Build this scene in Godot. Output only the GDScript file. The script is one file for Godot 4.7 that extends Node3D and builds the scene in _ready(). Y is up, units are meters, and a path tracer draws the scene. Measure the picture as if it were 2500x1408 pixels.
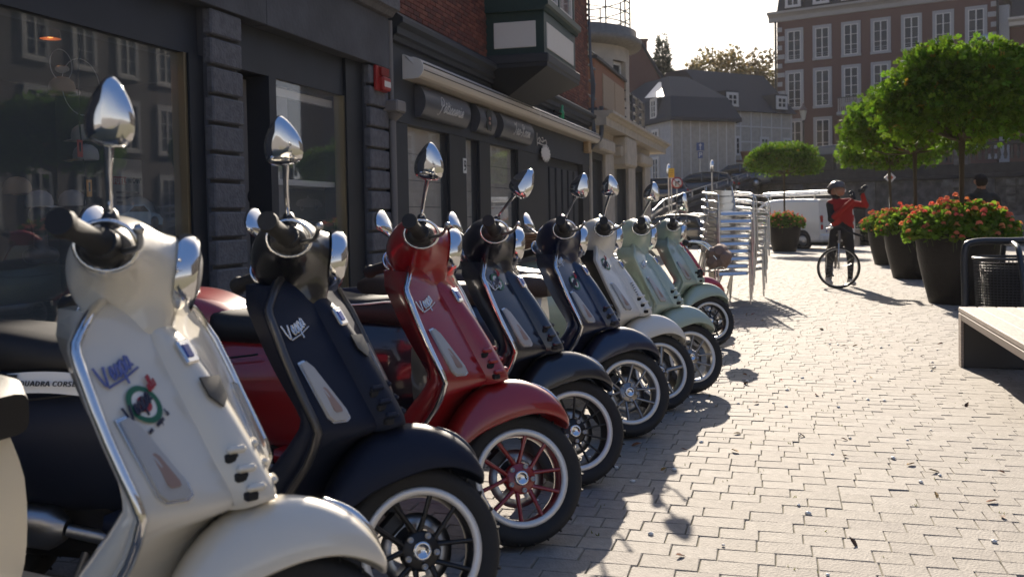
extends Node3D
# A row of parked scooters on a paved square: all units are metres, y is up.

const SLOPE_X := -0.022      # the square drains to the right and very slightly forwards
const SLOPE_Z := 0.0015
const FLAT := 0xFFFFFFFF
var FACADE := Transform3D(Basis(Vector3(0.26579, 0, -0.96403), Vector3.UP, Vector3(0.96403, 0, 0.26579)), Vector3(-5.0, 0, 0))
var M := {}
var rng := RandomNumberGenerator.new()


class MB:                                                  # collects triangles into one mesh
	var st := SurfaceTool.new()
	var xf := Transform3D()
	var used := false
	var tint := Color(1, 1, 1)
	func _init() -> void:
		st.begin(Mesh.PRIMITIVE_TRIANGLES)
		st.set_smooth_group(0xFFFFFFFF)
	func sg(k: int) -> MB:
		st.set_smooth_group(k)
		return self
	func tri(a: Vector3, b: Vector3, c: Vector3) -> void:
		used = true
		for p in [a, b, c]:
			st.set_color(tint)
			st.add_vertex(xf * p)
	func quad(a: Vector3, b: Vector3, c: Vector3, d: Vector3) -> void:
		tri(a, b, c)
		tri(a, c, d)
	func box(at: Vector3, size: Vector3, basis := Basis()) -> MB:
		sg(FLAT_)
		var h := size / 2
		var c := []
		for k in 8:
			c.append(at + basis * Vector3(h.x * (1 if k & 1 else -1), h.y * (1 if k & 2 else -1), h.z * (1 if k & 4 else -1)))
		for f in [[0, 1, 3, 2], [4, 6, 7, 5], [0, 4, 5, 1], [2, 3, 7, 6], [0, 2, 6, 4], [1, 5, 7, 3]]:
			quad(c[f[0]], c[f[1]], c[f[2]], c[f[3]])
		return self
	const FLAT_ := 0xFFFFFFFF
	func cbox(at: Vector3, size: Vector3, ch := 0.01, basis := Basis()) -> MB:   # a box with chamfered edges
		sg(FLAT_)
		var h := size / 2
		ch = minf(ch, minf(h.x, minf(h.y, h.z)) * 0.9)
		var f := func(sx: float, sy: float, sz: float, ax: int) -> Vector3:
			var p := Vector3(sx * (h.x - ch), sy * (h.y - ch), sz * (h.z - ch))
			p[ax] += [sx, sy, sz][ax] * ch
			return at + basis * p
		for ax in 3:
			var u := (ax + 1) % 3
			var w := (ax + 2) % 3
			for s in [-1.0, 1.0]:
				var q := []
				for k in [[-1.0, -1.0], [1.0, -1.0], [1.0, 1.0], [-1.0, 1.0]]:
					var d := [0.0, 0.0, 0.0]
					d[ax] = s
					d[u] = k[0]
					d[w] = k[1]
					q.append(f.call(d[0], d[1], d[2], ax))
				if s > 0:
					q.reverse()
				quad(q[0], q[1], q[2], q[3])
			for s in [-1.0, 1.0]:
				for t in [-1.0, 1.0]:
					var q := []
					for k in [[-1.0, u], [1.0, u], [1.0, w], [-1.0, w]]:
						var d := [0.0, 0.0, 0.0]
						d[ax] = k[0]
						d[u] = s
						d[w] = t
						q.append(f.call(d[0], d[1], d[2], k[1]))
					if s * t < 0:
						q.reverse()
					quad(q[0], q[1], q[2], q[3])
		for k in 8:
			var s := Vector3(1 if k & 1 else -1, 1 if k & 2 else -1, 1 if k & 4 else -1)
			var q := [f.call(s.x, s.y, s.z, 0), f.call(s.x, s.y, s.z, 1), f.call(s.x, s.y, s.z, 2)]
			if s.x * s.y * s.z > 0:
				q.reverse()
			tri(q[0], q[1], q[2])
		return self
	func loft(rings: Array, closed := true, caps := true, group := 1) -> MB:
		sg(group)
		for i in rings.size() - 1:
			var a = rings[i]
			var b = rings[i + 1]
			var n: int = a.size()
			for j in (n if closed else n - 1):
				quad(a[j], b[j], b[(j + 1) % n], a[(j + 1) % n])
		if caps and closed:
			for e in [0, rings.size() - 1]:
				sg(group + 20 + e)
				var r = rings[e]
				var m := Vector3()
				for p in r:
					m += p
				m /= r.size()
				for j in r.size():
					if e == 0:
						tri(m, r[j], r[(j + 1) % r.size()])
					else:
						tri(m, r[(j + 1) % r.size()], r[j])
		return self
	func tube(pts: Array, radius, n := 8, closed := false, caps := true, flat := 1.0, ref := Vector3.ZERO) -> MB:
		var rings := []
		var side := Vector3()
		var m := pts.size()
		for i in m:
			var a: Vector3 = pts[(i - 1 + m) % m] if closed or i > 0 else pts[0]
			var b: Vector3 = pts[(i + 1) % m] if closed or i < m - 1 else pts[m - 1]
			var t := (b - a).normalized()
			if ref != Vector3.ZERO:
				side = ref.cross(t).normalized()
			elif i == 0:
				side = t.cross(Vector3.UP if absf(t.y) < 0.9 else Vector3.RIGHT).normalized()
			else:
				side = (side - t * side.dot(t)).normalized()
			var up := side.cross(t)
			var r: float = radius[i] if radius is Array else radius
			var ring := PackedVector3Array()
			for k in n:
				var g := TAU * k / n
				ring.append(pts[i] + side * cos(g) * r + up * sin(g) * r * flat)
			rings.append(ring)
		if closed:
			rings.append(rings[0])
		return loft(rings, true, caps and not closed, 1)
	func lathe(prof: Array, n := 24, at := Transform3D(), group := 1) -> MB:   # prof: Vector2(radius, height) turned round y
		var rings := []
		for p in prof:
			var ring := PackedVector3Array()
			for k in n:
				var g := TAU * k / n
				ring.append(at * Vector3(cos(g) * p.x, p.y, sin(g) * p.x))
			rings.append(ring)
		return loft(rings, true, false, group)
	func ell(at: Vector3, r: Vector3, n := 12, basis := Basis()) -> MB:
		var prof := []
		for k in n / 2 + 1:
			var g := PI * k / (n / 2) - PI / 2
			prof.append(Vector2(maxf(cos(g), 0.001), sin(g)))
		return lathe(prof, n, Transform3D(basis * Basis.from_scale(r), at))
	func prism(poly: PackedVector2Array, depth: float, at := Transform3D()) -> MB:   # polygon in xy, extruded along +z
		sg(FLAT_)
		var idx := Geometry2D.triangulate_polygon(poly)
		for z in [0.0, depth]:
			for k in range(0, idx.size(), 3):
				var q := [poly[idx[k]], poly[idx[k + 1]], poly[idx[k + 2]]]
				if z > 0:
					q.reverse()
				tri(at * Vector3(q[0].x, q[0].y, z), at * Vector3(q[1].x, q[1].y, z), at * Vector3(q[2].x, q[2].y, z))
		for k in poly.size():
			var a := poly[k]
			var b := poly[(k + 1) % poly.size()]
			quad(at * Vector3(a.x, a.y, 0), at * Vector3(b.x, b.y, 0), at * Vector3(b.x, b.y, depth), at * Vector3(a.x, a.y, depth))
		return self
	func mesh() -> ArrayMesh:
		st.generate_normals()
		return st.commit()


func part(parent: Node, called: String, shape, m: Material, at := Transform3D()) -> MeshInstance3D:
	var o := MeshInstance3D.new()
	o.name = called
	o.mesh = shape.mesh() if shape is MB else shape
	o.material_override = m
	o.transform = at
	parent.add_child(o, true)
	return o


func tag(o: Node, label: String, category: String, group := "") -> Node:
	o.set_meta("label", label)
	o.set_meta("category", category)
	if group:
		o.set_meta("group", group)
	return o


func thing(called: String, label: String, category: String, at := Transform3D(), group := "") -> Node3D:
	var o := Node3D.new()
	o.name = called
	o.transform = at
	add_child(o, true)
	tag(o, label, category, group)
	return o


func one(called: String, shape, m: Material, label: String, category: String, at := Transform3D(), group := "") -> MeshInstance3D:
	var o := part(self, called, shape, m, at)
	tag(o, label, category, group)
	return o


func kind(o: Node, k := "structure") -> Node:
	o.set_meta("kind", k)
	return o


func multi(parent: Node, called: String, shape: Mesh, m: Material, places: Array, colors := []) -> MultiMeshInstance3D:
	var mm := MultiMesh.new()
	mm.transform_format = MultiMesh.TRANSFORM_3D
	mm.use_colors = colors.size() > 0
	mm.mesh = shape
	mm.instance_count = places.size()
	for i in places.size():
		mm.set_instance_transform(i, places[i])
		if colors.size():
			mm.set_instance_color(i, colors[i])
	var o := MultiMeshInstance3D.new()
	o.name = called
	o.multimesh = mm
	o.material_override = m
	parent.add_child(o, true)
	kind(o, "stuff")
	return o


func at(x: float, y: float, z: float, turn := 0.0, s := 1.0) -> Transform3D:
	return Transform3D(Basis(Vector3.UP, turn).scaled(Vector3.ONE * s), Vector3(x, y, z))


func gy(x: float, z: float) -> float:
	return SLOPE_X * x + SLOPE_Z * z


func on(x: float, z: float, turn := 0.0) -> Transform3D:
	return at(x, gy(x, z), z, turn)


func cr(p: Array, n := 6, closed := false) -> Array:          # a smooth curve through the points
	var out := []
	var m := p.size()
	for i in (m if closed else m - 1):
		var a = p[(i - 1 + m) % m] if closed or i > 0 else p[0]
		var b = p[i]
		var c = p[(i + 1) % m]
		var d = p[(i + 2) % m] if closed or i < m - 2 else p[m - 1]
		for k in n:
			var t := float(k) / n
			out.append(0.5 * (2 * b + (c - a) * t + (2 * a - 5 * b + 4 * c - d) * t * t + (3 * b - a - 3 * c + d) * t * t * t))
	if not closed:
		out.append(p[m - 1])
	return out


func V(a: Array) -> Array:                                     # flat list -> Vector3 list
	var o := []
	for k in range(0, a.size(), 3):
		o.append(Vector3(a[k], a[k + 1], a[k + 2]))
	return o


func V2(a: Array) -> PackedVector2Array:
	var o := PackedVector2Array()
	for k in range(0, a.size(), 2):
		o.append(Vector2(a[k], a[k + 1]))
	return o


func curve(tab: Array, y: float, k: int) -> float:            # smooth look-up in rows whose first column falls or rises
	var n := tab.size()
	var up: bool = tab[n - 1][0] > tab[0][0]
	for i in n - 1:
		var a: float = tab[i][0]
		var b: float = tab[i + 1][0]
		if (y >= a and y <= b) if up else (y <= a and y >= b):
			return lerpf(tab[i][k], tab[i + 1][k], (y - a) / (b - a))
	return tab[0][k] if (y < tab[0][0]) == up else tab[n - 1][k]


func ring(c: Vector3, r: float, n: int, u := Vector3.RIGHT, w := Vector3.UP) -> Array:
	var o := []
	for k in n:
		o.append(c + (u * cos(TAU * k / n) + w * sin(TAU * k / n)) * r)
	return o


# --- bodies: tapered capsules joined by a smooth minimum and meshed as surface nets ---
func blob(bones: Array, cell: float, k: float, colors := []) -> ArrayMesh:   # bone: [a, b, ra, rb]
	var lo := Vector3.ONE * 1e9
	var hi := -lo
	for b in bones:
		for e in 2:
			var r: float = b[2 + e] + cell * 3 + k
			lo = lo.min(b[e] - Vector3.ONE * r)
			hi = hi.max(b[e] + Vector3.ONE * r)
	var n := Vector3i((hi - lo) / cell) + Vector3i.ONE * 2
	var f := PackedFloat32Array()
	f.resize(n.x * n.y * n.z)
	f.fill(1e3)
	var who := PackedByteArray()
	who.resize(f.size())
	var near := PackedFloat32Array()
	near.resize(f.size())
	near.fill(1e3)
	for bi in bones.size():
		var b = bones[bi]
		var a: Vector3 = b[0]
		var ab: Vector3 = b[1] - b[0]
		var l2 := maxf(ab.length_squared(), 1e-9)
		var rm: float = maxf(b[2], b[3]) + cell * 2 + k
		var p0 := Vector3i(((b[0] as Vector3).min(b[1]) - Vector3.ONE * rm - lo) / cell)
		var p1 := Vector3i(((b[0] as Vector3).max(b[1]) + Vector3.ONE * rm - lo) / cell) + Vector3i.ONE
		for z in range(maxi(p0.z, 0), mini(p1.z + 1, n.z)):
			for y in range(maxi(p0.y, 0), mini(p1.y + 1, n.y)):
				var i := (z * n.y + y) * n.x
				for x in range(maxi(p0.x, 0), mini(p1.x + 1, n.x)):
					var p := lo + Vector3(x, y, z) * cell
					var t := clampf((p - a).dot(ab) / l2, 0, 1)
					var d: float = p.distance_to(a + ab * t) - lerpf(b[2], b[3], t)
					if d < near[i + x]:
						near[i + x] = d
						who[i + x] = bi
					var o := f[i + x]
					var h := clampf(0.5 + 0.5 * (o - d) / k, 0, 1)
					f[i + x] = lerpf(o, d, h) - k * h * (1 - h) if o < 100 else d
	var vi := PackedInt32Array()
	vi.resize(f.size())
	vi.fill(-1)
	var vs := PackedVector3Array()
	var cs := PackedColorArray()
	var idx := PackedInt32Array()
	var nx := n.x
	var nxy := n.x * n.y
	var corner := [0, 1, nx, nx + 1, nxy, nxy + 1, nxy + nx, nxy + nx + 1]
	for z in n.z - 1:
		for y in n.y - 1:
			var base := z * nxy + y * nx
			for x in nx - 1:
				var i := base + x
				var s := f[i] < 0
				var v7 := f[i]
				if absf(v7) > cell * 4:
					continue
				var mixed := false
				for c in 8:
					if (f[i + corner[c]] < 0) != s:
						mixed = true
						break
				if not mixed:
					continue
				var sum := Vector3()
				var cnt := 0
				for e in [[0, 1], [2, 3], [4, 5], [6, 7], [0, 2], [1, 3], [4, 6], [5, 7], [0, 4], [1, 5], [2, 6], [3, 7]]:
					var fa: float = f[i + corner[e[0]]]
					var fb: float = f[i + corner[e[1]]]
					if (fa < 0) != (fb < 0):
						var t := fa / (fa - fb)
						var pa := Vector3(e[0] & 1, (e[0] >> 1) & 1, e[0] >> 2)
						var pb := Vector3(e[1] & 1, (e[1] >> 1) & 1, e[1] >> 2)
						sum += pa.lerp(pb, t)
						cnt += 1
				vi[i] = vs.size()
				vs.append(lo + (Vector3(x, y, z) + sum / cnt) * cell)
				if colors.size():
					cs.append(colors[who[i]])
	for z in range(1, n.z - 1):
		for y in range(1, n.y - 1):
			var base := z * nxy + y * nx
			for x in range(1, nx - 1):
				var i := base + x
				if vi[i] < 0 and vi[i - 1] < 0 and vi[i - nx] < 0 and vi[i - nxy] < 0:
					continue
				var s := f[i] < 0
				for e in [[1, nx, nxy], [nx, nxy, 1], [nxy, 1, nx]]:
					if (f[i + e[0]] < 0) != s:
						var q := [vi[i], vi[i - e[1]], vi[i - e[1] - e[2]], vi[i - e[2]]]
						if q.min() < 0:
							continue
						if s:
							q.reverse()
						idx.append_array(PackedInt32Array([q[0], q[1], q[2], q[0], q[2], q[3]]))
	var ns := PackedVector3Array()
	ns.resize(vs.size())
	for j in range(0, idx.size(), 3):
		var g := (vs[idx[j + 2]] - vs[idx[j]]).cross(vs[idx[j + 1]] - vs[idx[j]])
		for c in 3:
			ns[idx[j + c]] += g
	for j in ns.size():
		ns[j] = ns[j].normalized()
	var arr := []
	arr.resize(Mesh.ARRAY_MAX)
	arr[Mesh.ARRAY_VERTEX] = vs
	arr[Mesh.ARRAY_NORMAL] = ns
	arr[Mesh.ARRAY_INDEX] = idx
	if colors.size():
		arr[Mesh.ARRAY_COLOR] = cs
	var am := ArrayMesh.new()
	am.add_surface_from_arrays(Mesh.PRIMITIVE_TRIANGLES, arr)
	return am


# --- handwriting: each letter is a few strokes, x-height 1 ---
const GLYPH := {
	"V": [1.15, [-0.25, 1.7, -0.15, 1.2, 0.0, 0.5, 0.22, 0.0, 0.45, 0.25, 0.7, 1.0, 0.85, 1.35]],
	"e": [0.72, [0.0, 0.3, 0.45, 0.5, 0.5, 0.9, 0.3, 1.0, 0.08, 0.5, 0.25, 0.03, 0.7, 0.25]],
	"s": [0.66, [-0.05, 0.2, 0.3, 1.0, 0.5, 0.45, 0.35, 0.0, 0.08, 0.1, 0.35, 0.05, 0.65, 0.25]],
	"p": [0.8, [-0.05, 0.25, 0.2, 1.0, 0.05, -0.8], [0.17, 0.7, 0.45, 1.0, 0.62, 0.5, 0.4, 0.0, 0.15, 0.15, 0.5, 0.0, 0.8, 0.25]],
	"a": [0.82, [0.58, 0.85, 0.3, 1.0, 0.05, 0.4, 0.25, 0.0, 0.52, 0.5, 0.6, 0.95, 0.58, 0.2, 0.82, 0.2]],
	"t": [0.55, [0.3, 1.8, 0.12, 0.35, 0.3, 0.0, 0.55, 0.25], [-0.05, 1.1, 0.5, 1.18]],
	"i": [0.42, [0.15, 1.0, 0.06, 0.25, 0.2, 0.0, 0.42, 0.25], [0.17, 1.42, 0.2, 1.52]],
	"r": [0.66, [0.0, 0.2, 0.15, 1.05, 0.22, 0.85, 0.45, 0.9, 0.4, 0.3, 0.5, 0.03, 0.66, 0.25]],
	"P": [1.0, [0.38, 1.7, 0.34, 0.3, 0.15, -0.45, -0.2, -0.25], [0.02, 0.9, 0.05, 1.9, 0.45, 2.3, 0.85, 1.8, 0.75, 1.1, 0.36, 0.9]],
	"T": [0.85, [-0.15, 1.6, 0.0, 2.05, 0.15, 1.6, 0.4, 1.85, 0.75, 2.05, 1.0, 2.2], [0.5, 1.9, 0.42, 0.7, 0.2, -0.05, -0.1, 0.2]],
	"R": [1.0, [0.3, 1.7, 0.26, 0.4, 0.05, -0.1], [0.0, 1.2, 0.1, 1.95, 0.55, 2.1, 0.75, 1.6, 0.3, 1.05, 0.7, 0.2, 1.0, 0.1]],
	"o": [0.72, [0.35, 1.0, 0.06, 0.5, 0.3, 0.0, 0.58, 0.5, 0.35, 1.0, 0.72, 0.85]],
	"m": [1.05, [0.0, 0.9, 0.12, 0.9, 0.1, 0.0, 0.35, 1.0, 0.42, 0.6, 0.4, 0.0, 0.68, 1.0, 0.75, 0.5, 0.78, 0.05, 1.05, 0.25]],
	"-": [0.6, [0.05, 0.55, 0.5, 0.6]],
	"^": [0.0, [-0.62, 1.3, -0.4, 1.7, -0.25, 1.3]],
	"c": [0.6, [0.5, 0.85, 0.3, 1.0, 0.05, 0.45, 0.25, 0.0, 0.6, 0.25]],
	"l": [0.45, [0.0, 0.3, 0.4, 1.7, 0.2, 2.0, 0.08, 0.4, 0.2, 0.0, 0.45, 0.25]],
}


func script(mb: MB, text: String, size: float, map: Callable, thick: float, flat := 0.4) -> float:   # map(x, y) -> [place, normal]
	var x := 0.0
	for ch in text:
		var g = GLYPH[ch]
		for k in range(1, g.size()):
			var pts := []
			for p in cr(Array(V2(g[k])), 4):
				pts.append(Vector2((x + p.x + p.y * 0.25) * size, p.y * size))
			stroke(mb, pts, map, thick, flat)
		x += g[0]
	return x * size


func stroke(mb: MB, pts: Array, map: Callable, thick: float, flat := 0.4) -> void:
	var p3 := []
	var nn := Vector3()
	for p in pts:
		var q = map.call(p.x, p.y)
		p3.append(q[0])
		nn = q[1]
	mb.tube(p3, thick, 5, false, true, flat, nn)


func lettering(parent: Node, called: String, text: String, height: float, m: Material, where: Transform3D, bold := true, family := "Droid Sans", wide := 1.0) -> MeshInstance3D:
	var t := TextMesh.new()
	var f := SystemFont.new()
	f.font_names = PackedStringArray([family])
	f.font_weight = 700 if bold else 400
	t.font = f
	t.text = text
	t.font_size = 64
	t.pixel_size = height / 46.0
	t.depth = 0.002
	return part(parent, called, t, m, where * Transform3D(Basis.from_scale(Vector3(wide, 1, 1)), Vector3()))


# --- materials: base colours are linear reflectances ---
func noise_tex(freq: float, lo: float, hi: float, seed_: int, octaves := 4, size := 512, kind_ := FastNoiseLite.TYPE_SIMPLEX_SMOOTH) -> NoiseTexture2D:
	var key := "n%s_%s_%s_%s_%s" % [freq, lo, hi, seed_, size]
	if M.has(key):
		return M[key]
	var n := FastNoiseLite.new()
	n.seed = seed_
	n.noise_type = kind_
	n.frequency = freq
	n.fractal_octaves = octaves
	var t := NoiseTexture2D.new()
	t.width = size
	t.height = size
	t.seamless = true
	t.noise = n
	var g := Gradient.new()
	g.set_color(0, Color(lo, lo, lo).linear_to_srgb())
	g.set_color(1, Color(hi, hi, hi).linear_to_srgb())
	t.color_ramp = g
	M[key] = t
	return t


func bump_tex(freq: float, seed_: int, octaves := 4, size := 512) -> NoiseTexture2D:
	var key := "b%s_%s_%s" % [freq, seed_, size]
	if not M.has(key):
		var n := FastNoiseLite.new()
		n.seed = seed_
		n.frequency = freq
		n.fractal_octaves = octaves
		var t := NoiseTexture2D.new()
		t.width = size
		t.height = size
		t.seamless = true
		t.noise = n
		M[key] = t
	return M[key]


func mat(r: float, g: float, b: float, rough := 0.6, metal := 0.0) -> StandardMaterial3D:
	var m := StandardMaterial3D.new()
	m.albedo_color = Color(r, g, b).linear_to_srgb()
	m.roughness = rough
	m.metallic = metal
	m.metallic_specular = 0.5
	return m


func grain(m: StandardMaterial3D, tex: Texture2D, scale: float, bump: Texture2D = null, depth := 0.3, world := false) -> StandardMaterial3D:
	m.albedo_texture = tex
	m.uv1_triplanar = true
	m.uv1_world_triplanar = world
	m.uv1_scale = Vector3.ONE * scale
	if bump:
		m.heightmap_enabled = true
		m.heightmap_texture = bump
		m.heightmap_scale = depth
	return m


func paint(r: float, g: float, b: float, gloss := true) -> StandardMaterial3D:
	var m := mat(r, g, b, 0.28 if gloss else 0.5)
	if not gloss:
		m.metallic_specular = 0.3
	if gloss:
		m.clearcoat_enabled = true
		m.clearcoat = 1.0
		m.clearcoat_roughness = 0.03
	return m


func pane(a := 0.06, r := 0.9, g := 0.95, b := 0.95) -> StandardMaterial3D:
	var m := StandardMaterial3D.new()
	m.transparency = BaseMaterial3D.TRANSPARENCY_ALPHA
	m.albedo_color = Color(r, g, b, a)
	m.roughness = 0.02
	m.metallic_specular = 0.6
	return m


func make_materials() -> void:
	M.chrome = mat(0.75, 0.75, 0.75, 0.06, 1.0)
	M.alu = mat(0.68, 0.68, 0.67, 0.24, 1.0)
	M.machined = mat(0.72, 0.7, 0.66, 0.42, 0.5)
	M.steel = mat(0.42, 0.42, 0.42, 0.35, 1.0)
	M.rubber = grain(mat(0.018, 0.018, 0.019, 0.75), noise_tex(0.02, 0.7, 1.0, 3), 6.0)
	M.plastic = mat(0.015, 0.015, 0.016, 0.45)
	M.blackgloss = paint(0.008, 0.009, 0.011)
	M.lens = mat(0.4, 0.39, 0.37, 0.08)
	M.lens.clearcoat_enabled = true
	M.lens_in = mat(0.3, 0.2, 0.16, 0.3)
	M.glass = pane(0.05)
	M.dark = mat(0.012, 0.012, 0.013, 0.8)
	M.tail = paint(0.3, 0.01, 0.01)
	M.white = mat(0.75, 0.74, 0.7, 0.5)
	M.bark = grain(mat(0.13, 0.105, 0.07, 0.95), noise_tex(0.03, 0.5, 1.0, 11), 5.0, bump_tex(0.05, 5), 1.0)
	M.leaf = mat(0.075, 0.13, 0.022, 0.75)
	M.leaf.metallic_specular = 0.25
	M.leaf.vertex_color_use_as_albedo = true
	M.leaf.albedo_color = Color(1, 1, 1)
	M.leaf.backlight_enabled = true
	M.leaf.backlight = Color(0.9, 0.9, 0.9)
	M.tinted = mat(1, 1, 1, 0.7)
	M.tinted.albedo_color = Color(1, 1, 1)
	M.tinted.vertex_color_use_as_albedo = true
	M.skin = mat(0.42, 0.22, 0.14, 0.5)


# --- the scooters: x forwards, z to the rider's right, ground at y = 0 under the front axle ---
const SHIELD := [   # height, x at the middle, x at the edge, half width
	[0.972, -0.339, -0.351, 0.052], [0.962, -0.324, -0.336, 0.104], [0.945, -0.307, -0.322, 0.151], [0.920, -0.286, -0.313, 0.189], [0.890, -0.266, -0.310, 0.214], [0.850, -0.241, -0.288, 0.225], [0.780, -0.196, -0.256, 0.232], [0.720, -0.159, -0.228, 0.234], [0.660, -0.124, -0.198, 0.235], [0.620, -0.101, -0.178, 0.234], [0.590, -0.084, -0.168, 0.232], [0.568, -0.079, -0.176, 0.231], [0.555, -0.099, -0.180, 0.229], [0.535, -0.147, -0.190, 0.225], [0.500, -0.191, -0.210, 0.217], [0.450, -0.223, -0.250, 0.204], [0.400, -0.245, -0.290, 0.193], [0.340, -0.275, -0.345, 0.180], [0.290, -0.300, -0.400, 0.170], [0.260, -0.330, -0.440, 0.163]]
var S := {}
const AXIS_AT := Vector3(-0.02, 0.223, 0)
const AXIS := Vector3(-0.411, 0.9116, 0)


func shield_x(y: float, z: float) -> float:
	var c := curve(SHIELD, y, 1)
	var w := curve(SHIELD, y, 3)
	return c + (curve(SHIELD, y, 2) - c) * pow(minf(absf(z) / w, 1.0), 1.45)


func shield_at(z: float, y: float, off := 0.003) -> Array:
	var n := Vector3(1, 0.55, 0.9 * signf(z) * sqrt(absf(z))).normalized()
	return [Vector3(shield_x(y, z), y, z) + n * off, n]


func shield_ribbon(mb: MB, poly: Array, off: float, thick: float) -> void:   # a plate that follows the shield; poly in (z, y)
	var c := Vector2()
	for p in poly:
		c += p
	c /= poly.size()
	var top := []
	var low := []
	for p in poly:
		top.append(shield_at(p.x, p.y, off + thick)[0])
		low.append(shield_at(p.x, p.y, off)[0])
	var m: Vector3 = shield_at(c.x, c.y, off + thick * 1.3)[0]
	for k in top.size():
		var j := (k + 1) % top.size()
		mb.sg(1).tri(m, top[j], top[k])
		mb.sg(2).quad(low[k], low[j], top[j], top[k])


func scooter_shapes() -> void:
	# leg shield
	var mb := MB.new()
	var inner := MB.new()
	var rings := []
	var irings := []
	for i in 57:
		var y := 0.972 - (0.972 - 0.26) * i / 56.0
		var w := curve(SHIELD, y, 3)
		var r := PackedVector3Array()
		for k in 25:
			var u := (k - 12) / 12.0
			u = signf(u) * pow(absf(u), 0.9)
			r.append(Vector3(shield_x(y, u * w), y, u * w))
		for k in 25:
			var u := (12 - k) / 12.0
			r.append(Vector3(shield_x(y, u * w) - 0.02, y, u * w * 0.985))
		rings.append(r)
		if i % 2 == 0 and y < 0.95:
			var e := curve(SHIELD, y, 2) - 0.012
			var dp := 0.1 + 0.03 * smoothstep(0.45, 0.8, y)
			var sd := 0.016 + 0.06 * smoothstep(0.7, 0.45, y)
			irings.append(PackedVector3Array([Vector3(e, y, w - 0.01), Vector3(e - sd, y, w - 0.02), Vector3(e - sd - 0.03, y, w * 0.72), Vector3(e - dp, y, w * 0.4), Vector3(e - dp - 0.015, y, 0), Vector3(e - dp, y, -w * 0.4), Vector3(e - sd - 0.03, y, -w * 0.72), Vector3(e - sd, y, -w + 0.02), Vector3(e, y, -w + 0.01)]))
	S.shield = mb.loft(rings).mesh()
	S.inner = inner.loft(irings, true, true).mesh()
	var trims := []
	for s in [-1, 1]:
		var pts := []
		for i in 40:
			var y := 0.968 - (0.968 - 0.4) * i / 39.0
			pts.append(Vector3(curve(SHIELD, y, 2) + 0.001, y, s * (curve(SHIELD, y, 3) + 0.001)))
		trims.append(MB.new().tube(pts, 0.0105, 8).mesh())
	S.trim = trims
	# horn cover down the middle of the shield
	mb = MB.new()
	rings = []
	for i in 30:
		var y := 0.93 - (0.93 - 0.556) * i / 29.0
		var hw := curve([[0.93, 0.012], [0.92, 0.026], [0.88, 0.038], [0.78, 0.046], [0.65, 0.05], [0.57, 0.047], [0.556, 0.042]], y, 1)
		var up := curve([[0.93, 0.0], [0.92, 0.008], [0.88, 0.032], [0.78, 0.043], [0.65, 0.047], [0.57, 0.046], [0.556, 0.03]], y, 1)
		var r := PackedVector3Array()
		for z in [[-1.12, -0.006], [-0.98, 0.45], [-0.75, 0.85], [-0.35, 1.03], [0.0, 1.08], [0.35, 1.03], [0.75, 0.85], [0.98, 0.45], [1.12, -0.006]]:
			r.append(Vector3(shield_x(y, z[0] * hw) + up * z[1] + 0.0, y, z[0] * hw))
		rings.append(r)
	S.tie = mb.loft(rings, false, false).sg(3).mesh()
	var louvres := []
	var slots := []
	for k in 3:
		for s in [-1.0, 1.0]:
			var y := 0.672 - k * 0.036
			var x := shield_x(y, 0.04) + 0.042
			louvres.append(MB.new().cbox(Vector3(x + 0.002, y, s * 0.034), Vector3(0.016, 0.014, 0.04), 0.005, Basis(Vector3.UP, -s * 0.6)).mesh())
			slots.append(MB.new().cbox(Vector3(x - 0.007, y - 0.016, s * 0.039), Vector3(0.02, 0.017, 0.026), 0.003, Basis(Vector3.UP, -s * 0.6)).mesh())
	S.louvre = louvres
	S.louvre_slot = slots
	# front indicators
	var lens := [Vector2(0.204, 0.753), Vector2(0.186, 0.757), Vector2(0.172, 0.74), Vector2(0.139, 0.63), Vector2(0.139, 0.611), Vector2(0.15, 0.604), Vector2(0.185, 0.607), Vector2(0.196, 0.622)]
	S.lens = []
	S.lens_frame = []
	S.lens_core = []
	for s in [-1.0, 1.0]:
		mb = MB.new()
		var fr := MB.new()
		var core := MB.new()
		var a := []
		var b := []
		var c := []
		var mid := Vector2(0.172, 0.675)
		for p in lens:
			a.append(Vector2(p.x * s, p.y))
			b.append(Vector2((mid.x + (p.x - mid.x) * 1.17) * s, mid.y + (p.y - mid.y) * 1.06))
			c.append(Vector2((mid.x - 0.006 + (p.x - mid.x) * 0.42) * s, mid.y - 0.02 + (p.y - mid.y) * 0.42))
		shield_ribbon(fr, b, 0.0, 0.006)
		shield_ribbon(mb, a, 0.003, 0.008)
		shield_ribbon(core, c, 0.011, 0.002)
		S.lens.append(mb.mesh())
		S.lens_frame.append(fr.mesh())
		S.lens_core.append(core.mesh())
	# script badge on the rider's right of the shield, and the round dealer sticker
	for v in [[0.0, "word"], [0.07, "word_high"], [0.02, "word_low"]]:
		mb = MB.new()
		var dy: float = v[0]
		var map := func(x: float, y: float) -> Array: return shield_at(0.198 - (x * 0.92 - y * 0.32) * 0.9, 0.815 + dy + (x * 0.3 + y * 0.9), 0.005)
		script(mb, "Vespa", 0.0225, map, 0.003)
		stroke(mb, [Vector2(0.005, -0.004), Vector2(0.05, -0.007), Vector2(0.1, -0.006)], map, 0.0026)
		S[v[1]] = mb.mesh()
	var rings_of := func(z: float, y: float, r0: float, r1: float, off: float) -> ArrayMesh:
		var m := MB.new()
		m.sg(1)
		for k in 24:
			var q := []
			for e in [[r0, k], [r1, k], [r1, k + 1], [r0, k + 1]]:
				q.append(shield_at(z + cos(TAU * e[1] / 24) * e[0], y + sin(TAU * e[1] / 24) * e[0], off)[0])
			m.quad(q[0], q[1], q[2], q[3])
		return m.mesh()
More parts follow.
